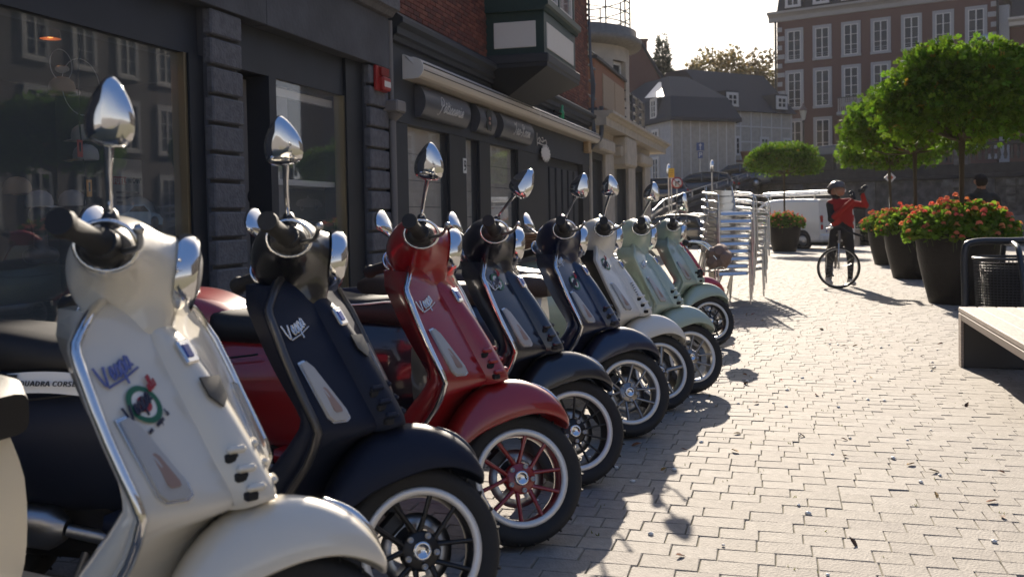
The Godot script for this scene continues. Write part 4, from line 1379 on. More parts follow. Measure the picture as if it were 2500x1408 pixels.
	part(c, "tower_roof", MB.new().lathe([Vector2(2.25, 6.45), Vector2(2.7, 6.55), Vector2(2.72, 6.75), Vector2(2.55, 6.78), Vector2(2.55, 7.05), Vector2(0.01, 7.08)], 56, Transform3D(Basis(), tc), 6), grey)
	var tr := thing("railing", "round iron railing on top of the cream tower", "railing", FACADE)
	for h in [7.25, 7.6, 7.95, 8.3]:
		part(tr, "rail_ring", MB.new().tube(ring(tc + Vector3(0, h, 0), 2.35, 48, Vector3.RIGHT, Vector3.BACK), 0.022, 5, true), iron)
	for k in 14:
		part(tr, "rail_post", MB.new().tube([tc + Vector3(cos(TAU * k / 14) * 2.35, 7.05, sin(TAU * k / 14) * 2.35), tc + Vector3(cos(TAU * k / 14) * 2.35, 8.32, sin(TAU * k / 14) * 2.35)], 0.028, 5), iron)
	var fl := thing("security_lamp", "orange and white warning lamp on the cream tower wall", "lamp", FACADE)
	bx(fl, "lamp_box", mat(0.5, 0.2, 0.06, 0.5), 35.2, 35.5, 5.75, 6.15, -0.75, -0.4, 0.02)
	part(fl, "lamp_lens", MB.new().ell(Vector3(35.5, 5.85, -0.45), Vector3(0.1, 0.13, 0.1), 8), M.white)


func window_display() -> void:
	var t: Node3D
	var white := mat(0.32, 0.29, 0.26, 0.8)
	var tan := mat(0.24, 0.16, 0.09, 0.8)
	var n := 0
	for k in [[7.5, 1.26, -0.5, "white baseball cap on the display head at the left", white, white], [7.85, 1.27, -0.5, "cream cap with a dark visor beside the white cap", white, M.dark], [7.42, 1.36, -0.62, "beige cap hung visor up behind the white cap", tan, tan], [7.78, 2.13, -0.5, "tan cap hanging high in the shop window", tan, tan], [7.95, 1.78, -0.45, "cap in pale grey hanging on the strand of caps", white, white], [7.9, 1.62, -0.4, "lowest pale cap on the hanging strand above the orange tag", white, tan]]:
		t = thing("baseball_cap", k[3], "cap", FACADE * at(k[0], k[1], k[2], 0.5 + n * 0.7), "caps in the shop window")
		part(t, "crown", MB.new().lathe([Vector2(0.095, 0.0), Vector2(0.098, 0.04), Vector2(0.085, 0.085), Vector2(0.05, 0.115), Vector2(0.002, 0.125)], 16), k[4])
		var v := MB.new()
		var a := []
		var b := []
		for j in 9:
			var g := -1.0 + 2.0 * j / 8
			a.append(Vector3(sin(g) * 0.09, 0.01, cos(g) * 0.09))
			b.append(Vector3(sin(g) * 0.085, -0.015 + 0.01 * cos(g), cos(g) * 0.17))
		v.loft([a, b], false, false)
		part(t, "visor", v, k[5])
		n += 1
	t = thing("display_head", "black display bust under the white cap", "display bust", FACADE * at(7.5, 1.0, -0.5))
	part(t, "bust", blob([[Vector3(0, 0.2, 0), Vector3(0, 0.12, 0.01), 0.08, 0.06], [Vector3(0, 0.1, 0), Vector3(0, -0.05, 0), 0.045, 0.05], [Vector3(-0.1, -0.1, 0), Vector3(0.1, -0.1, 0), 0.06, 0.06]], 0.012, 0.03), M.plastic)
	t = thing("model_car", "pale blue and dark model car on the window ledge", "model car", FACADE * at(8.44, 1.09, -0.42))
	var prof := V2([-0.3, 0.0, -0.31, 0.06, -0.27, 0.09, -0.18, 0.105, -0.08, 0.165, 0.06, 0.17, 0.15, 0.105, 0.26, 0.09, 0.31, 0.05, 0.3, 0.0])
	part(t, "model_body", MB.new().prism(prof, 0.2, at(0, 0.02, -0.1)), paint(0.3, 0.42, 0.48))
	part(t, "model_windows", MB.new().prism(V2([-0.15, 0.11, -0.075, 0.155, 0.05, 0.16, 0.12, 0.11]), 0.206, at(0, 0.02, -0.103)), M.blackgloss)
	for x in [-0.19, 0.19]:
		part(t, "model_wheel", MB.new().lathe([Vector2(0.002, -0.105), Vector2(0.05, -0.105), Vector2(0.05, 0.105), Vector2(0.002, 0.105)], 16, Transform3D(Basis(Vector3.RIGHT, PI / 2), Vector3(x, 0.045, 0))), M.rubber)
	t = thing("open_helmet", "pale grey open face helmet behind the model car", "helmet", FACADE * at(8.9, 1.17, -0.68))
	part(t, "helmet_shell", MB.new().lathe([Vector2(0.15, -0.02), Vector2(0.155, 0.05), Vector2(0.13, 0.13), Vector2(0.07, 0.18), Vector2(0.002, 0.19)], 20), paint(0.36, 0.42, 0.4))
	part(t, "helmet_trim", MB.new().tube(ring(Vector3(0, -0.02, 0), 0.152, 20, Vector3.RIGHT, Vector3.BACK), 0.008, 6, true), M.dark)
	var poster := thing("poster", "printed poster with red and dark lettering in the shop window", "poster", FACADE * at(9.0, 1.45, -0.85))
	part(poster, "poster_sheet", MB.new().cbox(Vector3(0, 0, 0), Vector3(0.42, 0.5, 0.01), 0.002), mat(0.32, 0.3, 0.27, 0.6))
	bx(poster, "poster_band", mat(0.3, 0.05, 0.04, 0.5), -0.2, -0.02, 0.02, 0.09, 0.006, 0.008)
	lettering(poster, "poster_word", "FUEL!", 0.05, mat(0.5, 0.46, 0.4, 0.5), at(-0.11, 0.05, 0.008))
	lettering(poster, "poster_word", "WOW!", 0.05, M.dark, at(0.1, 0.06, 0.006))
	for k in 4:
		bx(poster, "poster_line", mat(0.1, 0.08, 0.08, 0.6), -0.16, 0.16 - k * 0.05, -0.06 - k * 0.045, -0.04 - k * 0.045, 0.005, 0.007)
	for k in [[7.76, 1.7, mat(0.4, 0.05, 0.03, 0.6), "red price tag hanging among the caps", ""], [7.85, 1.4, mat(0.5, 0.22, 0.02, 0.6), "orange tag hanging below the red one", ""]]:
		t = thing("price_tag", k[3], "tag", FACADE * at(k[0], k[1], -0.34), "tags in the shop window")
		part(t, "tag_card", MB.new().cbox(Vector3.ZERO, Vector3(0.06, 0.13, 0.004), 0.001), k[2])
		part(t, "tag_print", MB.new().cbox(Vector3(0, 0.01, 0.003), Vector3(0.02, 0.07, 0.002), 0.0005), M.dark)
	one("hanging_cord", MB.new().tube(cr(V([7.87, 2.6, -0.4, 7.85, 2.0, -0.41, 7.88, 1.5, -0.4, 7.86, 1.25, -0.4]), 4), 0.006, 5), M.dark, "dark cord from which the caps and tags hang", "cord", FACADE)
	for k in [[8.0, 2.2, 0.22, "large white wire loop hanging high in the window"], [7.78, 2.34, 0.12, "small wire loop beside the large one in the window"]]:
		one("wire_loop", MB.new().tube(ring(Vector3(k[0], k[1], -0.5), k[2], 28), 0.004, 4, true), mat(0.4, 0.4, 0.4, 0.4), k[3], "wire loop", FACADE, "wire loops in the shop window")
	t = thing("pendant_lamp", "copper coloured pendant lamp glowing at the top of the shop window", "lamp", FACADE * at(8.03, 2.7, -0.8))
	part(t, "shade", MB.new().lathe([Vector2(0.08, -0.1), Vector2(0.07, -0.02), Vector2(0.03, 0.05), Vector2(0.02, 0.06)], 20), mat(0.12, 0.06, 0.03, 0.5, 0.5))
	var glow := mat(1, 0.7, 0.4, 0.4)
	glow.emission_enabled = true
	glow.emission = Color(1.0, 0.62, 0.3)
	glow.emission_energy_multiplier = 1.2
	part(t, "lamp_bulb", MB.new().ell(Vector3(0, -0.06, 0), Vector3.ONE * 0.035, 10), glow)
	part(t, "flex", MB.new().tube(V([0, 0.05, 0, 0, 0.3, 0]), 0.005, 5), M.dark)
	var lo := OmniLight3D.new()
	lo.name = "pendant_light"
	lo.position = FACADE * Vector3(8.03, 2.64, -0.8)
	lo.light_color = Color(1.0, 0.65, 0.35)
	lo.light_energy = 0.015
	lo.light_size = 0.03
	lo.omni_range = 8.0
	lo.shadow_enabled = true
	add_child(lo)
	for k in [[7.9, 2.33, -0.6, "white gadget on the upper shelf of the shop window, left one"], [8.02, 2.16, -0.6, "chrome and white gadget below the first one"]]:
		t = thing("mirror_gadget", k[3], "gadget", FACADE * at(k[0], k[1], k[2]), "small gadgets in the shop window")
		part(t, "gadget_body", MB.new().ell(Vector3.ZERO, Vector3(0.06, 0.03, 0.04), 10).ell(Vector3(0.05, 0.01, 0), Vector3(0.03, 0.025, 0.03), 8), M.lens)
	var art := thing("framed_print", "framed grey print of an old racing car below the display shelf", "picture", FACADE * at(11.95, 1.31, -0.57))
	part(art, "print_sheet", MB.new().cbox(Vector3.ZERO, Vector3(0.9, 0.36, 0.02), 0.004), mat(0.12, 0.11, 0.1, 0.5))
	var car := MB.new().prism(PackedVector2Array(cr(Array(V2([-0.3, -0.04, -0.28, 0.03, -0.1, 0.05, -0.05, 0.09, 0.02, 0.05, 0.2, 0.04, 0.3, 0.0, 0.28, -0.05])), 3, true)), 0.004, at(0, 0.02, 0.01))
	for x in [-0.2, 0.16]:
		car.tube(ring(Vector3(x, -0.02, 0.014), 0.045, 14), 0.012, 4, true, true, 0.2, Vector3(0, 0, 1))
	part(art, "print_drawing", car, mat(0.33, 0.31, 0.28, 0.5))


# --- across the square: terrace, houses, far trees, street signs ---
func axes(x: float, y: float, z: float, dx: float, dz: float) -> Transform3D:     # x along (dx, dz), z out towards the viewer
	var u := Vector3(dx, 0, dz).normalized()
	return Transform3D(Basis(u, Vector3.UP, u.cross(Vector3.UP)), Vector3(x, y, z))


func leaf_mesh(w: float, l: float, n: int, spread := 1.0) -> ArrayMesh:           # a small spray of pointed leaflets
	var mb := MB.new()
	mb.sg(FLAT)
	for k in n:
		var side := -1.0 if k % 2 else 1.0
		var y := l * 0.12 * k
		var g := (0.9 if k < n - 1 else 0.0) * side * spread
		var dir := Vector3(sin(g), cos(g) * 0.8, 0.25 * side)
		var acr := Vector3(cos(g), -sin(g), 0.3) * w
		var b := Vector3(0, y, 0)
		mb.tri(b, b + dir * l * 0.5 + acr, b + dir * l)
		mb.tri(b, b + dir * l, b + dir * l * 0.5 - acr)
	return mb.mesh()


func leaf_tint(base: Color, vary: float) -> Color:
	var v := 1.0 + rng.randf_range(-vary, vary)
	var c := Color(base.r * v * rng.randf_range(0.85, 1.2), base.g * v, base.b * v)
	var q := rng.randf()
	if q < 0.02:
		c = Color(0.28, 0.19, 0.02)
	return c


func cloud(centre: Vector3, r: Vector3, n: int, clumps: int, size: float, tint: Color, vary: float, droop := 0.5, hollow := 0.55, clump := 0.3) -> Array:
	var where := []
	var col := []
	var cs := []
	for k in clumps:
		var d := Vector3(rng.randfn(), absf(rng.randfn()) * 1.1 - 0.35, rng.randfn()).normalized()
		cs.append([d * lerpf(hollow, 0.95, sqrt(rng.randf())), rng.randf_range(0.7, 1.25)])
	for k in n:
		var c = cs[rng.randi() % clumps]
		var o := Vector3(rng.randfn(), rng.randfn() * 0.8, rng.randfn()) * clump * 0.55
		var p: Vector3 = c[0] + o
		if p.length() > 1.12:
			p = p.normalized() * rng.randf_range(0.95, 1.1)
		if p.y < -0.55:
			p.y = -0.55 + rng.randf() * 0.1
		var out := (p + Vector3(0, 0.3, 0)).normalized()
		var b := Basis.from_euler(Vector3(rng.randf_range(-1.2, 1.2), rng.randf() * TAU, rng.randf_range(-1.2, 1.2)))
		var up := (out - Vector3(0, droop, 0)).normalized()
		b = Basis(Quaternion(Vector3.UP, up)) * Basis(Vector3.UP, rng.randf() * TAU) * Basis.from_euler(Vector3(rng.randfn() * 0.6, 0, rng.randfn() * 0.6))
		where.append(Transform3D(b.scaled(Vector3.ONE * size * rng.randf_range(0.6, 1.2)), centre + p * r))
		var t := leaf_tint(tint, vary)
		col.append(Color(t.r * c[1], t.g * c[1], t.b * c[1]))
	return [where, col]


func window_unit(parent: Node, w: float, h: float, at_: Transform3D, bars: int, surround: Material, frame: Material, band := 0.2, deep := 0.14) -> MeshInstance3D:
	# a stone surround with a white casement set back in it; origin at the middle of the sill
	var key := "win%s_%s_%s" % [w, h, bars]
	if not M.has(key):
		var a := MB.new()
		a.box(Vector3(0, h + band / 2, 0), Vector3(w + band * 2, band * 1.1, deep)).box(Vector3(0, -band * 0.45, 0.02), Vector3(w + band * 2.3, band * 0.9, deep))
		for s in [-1.0, 1.0]:
			a.box(Vector3(s * (w + band) / 2, h / 2, 0.005), Vector3(band, h, deep))
		var f := MB.new()
		var z := 0.035
		f.box(Vector3(0, h - 0.035, z), Vector3(w, 0.07, 0.05)).box(Vector3(0, 0.035, z), Vector3(w, 0.07, 0.05)).box(Vector3(0, h / 2, z + 0.006), Vector3(0.085, h - 0.14, 0.05))
		for s in [-1.0, 1.0]:
			f.box(Vector3(s * (w / 2 - 0.04), h / 2, z), Vector3(0.075, h - 0.14, 0.05))
		for k in bars:
			f.box(Vector3(0, h * (k + 1) / (bars + 1.0), z - 0.004), Vector3(w - 0.15, 0.035 if bars > 1 else 0.07, 0.035))
		M[key] = [a.mesh(), f.mesh(), MB.new().box(Vector3(0, h / 2, 0.012), Vector3(w - 0.05, h - 0.05, 0.006)).mesh()]
	var o := part(parent, "window", M[key][0], surround, at_)
	part(o, "frame", M[key][1], frame)
	part(o, "pane", M[key][2], M.window_pane)
	return o


func far_side() -> void:
	M.window_pane = mat(0.03, 0.036, 0.045, 0.06)
	M.window_pane.metallic_specular = 0.4
	var wood := mat(0.58, 0.55, 0.5, 0.6)
	var bluestone := grain(mat(0.4, 0.39, 0.38, 0.8), noise_tex(0.03, 0.7, 1.0, 71), 0.7)
	var brick := grain(mat(0.15, 0.078, 0.068, 0.9), noise_tex(0.09, 0.55, 1.05, 72, 5), 0.8, bump_tex(0.2, 73), 0.6)
	var slate := grain(mat(0.045, 0.05, 0.062, 0.85), noise_tex(0.06, 0.55, 1.0, 74, 4), 0.8)
	var dim := grain(mat(0.12, 0.112, 0.105, 0.9), noise_tex(0.012, 0.3, 1.05, 75, 5), 0.35, bump_tex(0.04, 76, 5), 2.0)
	var sooty := grain(mat(0.035, 0.034, 0.036, 0.9), noise_tex(0.012, 0.5, 1.05, 75, 5), 0.35)
	var pale := grain(mat(0.17, 0.158, 0.145, 0.9), noise_tex(0.012, 0.35, 1.05, 75, 5), 0.35, bump_tex(0.04, 76, 5), 2.0)
	# upper street behind the wall
	var up := MB.new()
	var fr := V([0, 0.6, -43, 7.1, 1.0, -45.3, 15.0, 3.1, -60.2, 40, 3.9, -43.4])
	var bk := V([-4, 2.2, -62, 9, 2.7, -64, 18, 3.6, -95, 70, 4.2, -78])
	for k in 3:
		up.sg(1).quad(fr[k], fr[k + 1], bk[k + 1], bk[k])
	kind(part(self, "upper_street", up, grain(mat(0.09, 0.086, 0.082, 0.95), noise_tex(0.02, 0.7, 1.0, 77), 0.4)))
	# terrace wall, dark stone with pilasters, ledge and balustrade
	var T := axes(15.06, 0, -60, 0.83, 0.558)
	var tw := thing("terrace_wall", "high soot-stained stone terrace wall with balustrade, niches and arched openings", "wall", T)
	bx(tw, "wall_face", dim, -0.2, 26, -1.2, 2.75, -1.2, 0.0)
	bx(tw, "ledge", sooty, -0.3, 26, 2.75, 3.0, -1.3, 0.22, 0.04)
	bx(tw, "upper_course", sooty, -0.2, 26, 3.0, 3.55, -1.2, 0.06)
	for k in 13:
		bx(tw, "pilaster", pale if k % 2 else dim, k * 2.05, k * 2.05 + 0.55, -1.2, 2.74, 0.0, 0.16, 0.03)
		if k % 3 != 2:
			bx(tw, "wall_panel", dim, k * 2.05 + 0.75, k * 2.05 + 1.85, -0.6, 2.2, 0.0, 0.06, 0.02)
	for k in [0, 1, 2, 3, 4]:
		var tb := MB.new()
		tb.box(Vector3(10.4 + (k % 2) * 0.55, 2.45 - (k / 2) * 0.45, 0.15), Vector3(0.4, 0.32, 0.24))
		part(tw, "block", tb, pale)
		part(tw, "block", MB.new().box(Vector3(13.6 + (k % 2) * 0.6, 2.5 - (k / 2) * 0.45, 0.15), Vector3(0.42, 0.32, 0.24)), pale)
	for k in [[1.1, 1.3], [6.0, 1.5], [11.9, 1.5]]:
		var arch := []
		for j in 13:
			arch.append(Vector2(k[0] + cos(PI * j / 12) * k[1] * 0.62, 0.2 + sin(PI * j / 12) * k[1] * 0.75))
		arch.append(Vector2(k[0] - k[1] * 0.62, -1.2))
		arch.append(Vector2(k[0] + k[1] * 0.62, -1.2))
		part(tw, "arched_opening", MB.new().prism(PackedVector2Array(arch), 0.02, at(0, 0, 0.07)), M.dark)
	var rise := func(x: float) -> float: return clampf((x - 3.0) * 0.05, 0.0, 0.6)
	for k in 7:
		var x := k * 3.6
		var h: float = rise.call(x)
		bx(tw, "pedestal", pale if k > 2 else sooty, x, x + 0.75, 3.5, 4.4 + h, -0.5, 0.1, 0.03)
		for j in 9:
			var y: float = 3.55 + h * 0.5
			part(tw, "baluster", MB.new().lathe([Vector2(0.08, 0), Vector2(0.06, 0.06), Vector2(0.11, 0.22), Vector2(0.055, 0.5), Vector2(0.08, 0.56 + h * 0.5)], 8, at(x + 0.95 + j * 0.31, y, -0.2)), dim)
		bx(tw, "handrail", sooty, x + 0.75, x + 3.6, 4.1 + h, 4.28 + h, -0.42, 0.06, 0.03)
	# the ramp's own wall going down to the left
	var R := axes(7.1, 0, -45, 7.96, -15.0)
	var rw := thing("ramp_wall", "dark sloping ramp wall with handrail rising from the lower road to the terrace", "wall", R)
	var L := 17.0
	part(rw, "wall_face", MB.new().prism(V2([-2, -1, L, -1, L, 3.15, 0, 1.05, -2, 0.6]), 0.6, at(0, 0, -0.6)), sooty)
	for k in 7:
		var x := 0.6 + k * 2.3
		var y := 0.2 + x * 0.125
		part(rw, "wall_panel", MB.new().prism(V2([x, y - 0.6, x + 1.7, y - 0.4, x + 1.7, y + 0.75, x, y + 0.5]), 0.05, at(0, 0, 0.0)), dim if k % 2 else pale)
	part(rw, "coping", MB.new().tube(V([-2, 0.85, -0.25, 0, 1.3, -0.25, L, 3.4, -0.25]), 0.14, 6), dim)
	part(rw, "handrail", MB.new().tube(V([-1.5, 1.3, -0.2, 0, 1.78, -0.2, L, 3.72, -0.2]), 0.03, 6), M.steel)
	for k in 9:
		part(rw, "rail_post", MB.new().tube(V([k * 2.1, 1.2 + k * 2.1 * 0.124, -0.2, k * 2.1, 1.78 + k * 2.1 * 0.114, -0.2]), 0.035, 6), M.steel)
	# big brick house on the terrace
	var m := axes(21.5, 0, -80, 0.83, 0.558)
	var t := thing("brick_mansion", "large brown brick mansion with grey stone window surrounds and slate mansard roof", "building", m)
	bx(t, "wall", brick, 0, 15.95, 3, 16.3, -11, 0)
	part(t, "cornice", along(V2([0, 16.25, 0.1, 16.3, 0.14, 16.6, 0.3, 16.75, 0.55, 16.85, 0.6, 17.02, -1, 17.1]), -0.65, 16.2), bluestone)
	var mr := MB.new()
	mr.loft([V([0, 17.0, 0.1, 15.9, 17.0, 0.1, 15.9, 17.0, -11, 0, 17.0, -11]), V([0.2, 20.5, -0.9, 15.7, 20.5, -0.9, 15.7, 20.5, -10, 0.2, 20.5, -10])], true, true, FLAT)
	var roof := part(t, "roof", mr, slate)
	for k in 7:
		var x := 1.39 + k * 2.2
		window_unit(t, 1.06, 2.3, at(x, 13.12, 0.02), 2, bluestone, wood)
		window_unit(t, 1.06, 2.75, at(x, 9.38, 0.02), 3 if k != 1 else 2, bluestone, wood)
		window_unit(t, 1.06, 2.7, at(x, 5.6, 0.02), 2, bluestone, wood)
		for y in [13.5, 9.75]:
			part(t, "window_rail", MB.new().tube(V([x - 0.5, y, 0.05, x + 0.5, y, 0.05]), 0.018, 4).tube(V([x - 0.5, y - 0.16, 0.05, x + 0.5, y - 0.16, 0.05]), 0.012, 4), M.steel)
		if k < 6:
			part(roof, "dormer", MB.new().box(Vector3(x, 18.3, -0.35), Vector3(1.5, 2.3, 1.2)), slate)
			window_unit(t, 0.95, 1.75, at(x, 17.35, 0.3), 1, wood, wood, 0.14, 0.1)
	for k in 18:
		for x in [0.2 if k % 2 else 0.3, 15.75 if k % 2 else 15.65]:
			part(t, "quoin", MB.new().cbox(Vector3(x, 3.4 + k * 0.72, 0.015), Vector3(0.4 if k % 2 else 0.6, 0.36, 0.08), 0.015), bluestone)
	part(t, "rain_pipe", MB.new().tube(V([-0.1, 16.3, 0.1, -0.1, 3, 0.1]), 0.09, 6), M.rim_black)
	part(t, "rain_pipe", MB.new().tube(V([16.0, 16.6, 0.15, 16.0, 13, 0.15, 16.3, 12.5, 0.15]), 0.09, 6), M.rim_black)
	bx(t, "balcony_slab", bluestone, 4.9, 9.6, 8.45, 8.72, 0, 0.95, 0.04)
	bx(t, "balcony_rail", M.rim_black, 4.95, 9.55, 9.75, 9.82, 0.84, 0.92)
	for k in 30:
		bx(t, "balcony_baluster", mat(0.36, 0.31, 0.27, 0.8) if k == 0 else t.get_node("balcony_baluster").material_override, 5.0 + k * 0.155, 5.09 + k * 0.155, 8.72, 9.75, 0.85, 0.91)
	bx(t, "window_poster", mat(0.4, 0.03, 0.03, 0.6), 3.75, 4.1, 10.3, 11.0, 0.0, 0.02)
	part(t, "satellite_dish", MB.new().ell(Vector3(15.2, 13.1, 0.4), Vector3(0.4, 0.42, 0.1), 12), M.steel)
	# its neighbour on the right
	var nb := thing("brick_neighbour", "narrow brick house with arched windows at the right edge behind the tree", "building", m)
	bx(nb, "wall", grain(mat(0.13, 0.06, 0.048, 0.9), noise_tex(0.09, 0.55, 1.05, 72, 5), 0.8), 16.6, 30, 3, 14.0, -10, -0.4)
	bx(nb, "corner_strip", bluestone, 16.05, 16.7, 3, 15.5, -0.8, -0.15)
	part(nb, "cornice", along(V2([-0.4, 13.9, 0.0, 13.95, 0.1, 14.2, 0.35, 14.35, 0.4, 14.5, -1, 14.6]), 16.7, 30), wood)
	part(nb, "roof", MB.new().loft([V([16.7, 14.5, -0.4, 30, 14.5, -0.4, 30, 14.5, -10, 16.7, 14.5, -10]), V([17, 18, -1.6, 30, 18, -1.6, 30, 18, -9, 17, 18, -9])], true, true, FLAT), slate)
	for x in [18.9, 21.6, 24.3]:
		window_unit(nb, 1.2, 2.4, at(x, 9.7, -0.38), 1, bluestone, wood)
		window_unit(nb, 1.2, 2.4, at(x, 5.6, -0.38), 1, bluestone, wood)
		window_unit(nb, 1.0, 1.6, at(x, 14.9, -0.5), 1, wood, wood, 0.14, 0.3)
	# houses in the gap
	var cream := grain(mat(0.45, 0.4, 0.33, 0.8), noise_tex(0.015, 0.8, 1.03, 78, 4), 0.3)
	var greywall := grain(mat(0.4, 0.39, 0.38, 0.8), noise_tex(0.015, 0.8, 1.03, 78, 4), 0.3)
	t = thing("mansard_house", "cream house with thin white battens under a dark mansard roof", "building")
	var base := V([8.3, 0, -64.5, 9.69, 0, -60, 14.0, 0, -62, 13.0, 0, -70, 6.0, 0, -70])
	var ring_at := func(y: float, s: float) -> Array:
		var c := Vector3(10.4, 0, -65.2)
		var o := []
		for p in base:
			o.append(c + (p - c) * s + Vector3(0, y, 0))
		return o
	var lo: Array = ring_at.call(1.0, 1.0)
	var hi: Array = ring_at.call(6.9, 1.0)
	part(t, "wall", MB.new().loft([lo, hi], true, true, FLAT), greywall)
	var fx := axes(9.69, 0, -60, 4.31, -2.0)
	part(t, "front", MB.new().box(Vector3(2.37, 4.0, 0.02), Vector3(4.74, 5.8, 0.06)), cream, fx)
	for k in 8:
		part(t, "batten", MB.new().box(Vector3(0.05 + k * 0.665, 4.0, 0.065), Vector3(0.06, 5.76, 0.03)), wood, fx)
	part(t, "roof", MB.new().loft([ring_at.call(6.75, 1.1), ring_at.call(6.95, 1.1), ring_at.call(8.3, 0.9), ring_at.call(9.9, 0.3)], true, true, FLAT), slate)
	var lx := axes(8.3, 0, -64.5, 1.39, 4.5)
	for y in [5.0, 3.3]:
		window_unit(t, 0.8, 1.3, lx * at(2.6, y, 0.03), 2, wood, wood, 0.1, 0.08)
	part(t, "dormer", MB.new().box(Vector3(2.6, 7.65, -0.35), Vector3(1.0, 1.3, 0.9)), slate, lx)
	window_unit(t, 0.7, 1.1, lx * at(2.6, 7.1, 0.12), 2, wood, wood, 0.1, 0.08)
	part(t, "roof_light", MB.new().loft([V([8.4, 8.35, -62.0, 9.7, 8.35, -61.3]), V([9.6, 9.6, -64.2, 10.2, 9.6, -64.0])], false, false, FLAT), mat(0.4, 0.4, 0.4, 0.3))
	t = thing("slate_roof_house", "pale house with white timber grid and slate roof between the mansard house and the mansion", "building")
	fx = axes(14.6, 0, -70, 5.6, -3.6)
	bx(t, "wall", cream, 0, 7.6, 1.5, 8.4, -8, 0).transform = fx
	for k in 8:
		part(t, "timber", MB.new().box(Vector3(0.1 + k * 1.05, 6.4, 0.02), Vector3(0.1, 4.0, 0.04)), wood, fx)
	for y in [4.55, 6.2, 7.3]:
		part(t, "timber", MB.new().box(Vector3(3.8, y, 0.025), Vector3(7.5, 0.1, 0.04)), wood, fx)
	part(t, "roof", MB.new().loft([V([-0.3, 8.35, 0.3, 7.8, 8.35, 0.3, 7.8, 8.35, -8, -0.3, 8.35, -8]), V([-0.3, 11.6, -3, 7.8, 11.6, -3, 7.8, 11.6, -5, -0.3, 11.6, -5])], true, true, FLAT), slate, fx)
	for x in [1.2, 6.2]:
		part(t, "dormer", MB.new().box(Vector3(x, 9.2, -0.6), Vector3(1.3, 1.1, 1.6)), slate, fx)
		window_unit(t, 0.9, 0.75, fx * at(x, 8.75, 0.24), 1, wood, wood, 0.12, 0.06)
	for x in [1.7, 4.6, 7.0]:
		window_unit(t, 0.75, 1.2, fx * at(x, 5.3, 0.03), 2, wood, wood, 0.1, 0.06)
	t = thing("plant_pot", "terracotta flower pot on the low wall before the slate roof house", "plant pot", at(15.7, 4.6, -66.5))
	part(t, "pot", MB.new().lathe([Vector2(0.22, 0), Vector2(0.33, 0.5), Vector2(0.36, 0.52), Vector2(0.36, 0.62), Vector2(0.3, 0.62), Vector2(0.28, 0.5), Vector2(0.01, 0.45)], 14), mat(0.3, 0.12, 0.07, 0.8))
	t = thing("garden_wall", "plain cream garden wall with dark coping below the slate roof house", "wall", axes(13.9, 0, -64.5, 5.6, -3.6))
	bx(t, "wall_face", cream, 0, 5.2, 1.5, 4.45, -0.3, 0)
	bx(t, "coping", mat(0.12, 0.06, 0.05, 0.8), -0.05, 5.25, 4.45, 4.58, -0.35, 0.06, 0.02)
	t = thing("gable_house", "dark red brick gable with chimney rising behind the cream tower", "building", at(0, 0, -69))
	part(t, "wall", MB.new().prism(V2([3.5, 0, 10.6, 0, 10.6, 10.2, 9.1, 12.9, 3.5, 12.9]), 7.0, at(0, 0, -7)), brick)
	part(t, "roof_edge", MB.new().tube(V([10.8, 10.1, 0.05, 9.1, 13.05, 0.05, 3.5, 13.05, 0.05]), 0.13, 6), slate)
	part(t, "chimney", MB.new().cbox(Vector3(9.35, 12.4, -1.5), Vector3(0.75, 1.9, 0.8), 0.02).cbox(Vector3(9.35, 13.35, -1.5), Vector3(0.9, 0.16, 0.95), 0.02), brick)
	part(t, "gutter_end", MB.new().box(Vector3(10.85, 10.05, 0.0), Vector3(0.5, 0.25, 0.4)), wood)
	# building on the near right that only the panes and chrome see
	t = thing("town_house", "long brown town house across the square, mirrored in the shop windows", "building", FACADE * Transform3D(Basis(Vector3.UP, PI), Vector3(60, 0, 27)))
	bx(t, "wall", grain(mat(0.1, 0.078, 0.07, 0.9), noise_tex(0.02, 0.7, 1.0, 71), 0.5), 0, 66, -1, 12, -8, 0)
	for k in 20:
		for y in [1.2, 4.9, 8.6]:
			window_unit(t, 1.3, 2.3, at(2.2 + k * 3.2, y, 0.02), 2, bluestone, wood)
	far_trees()
	far_street()


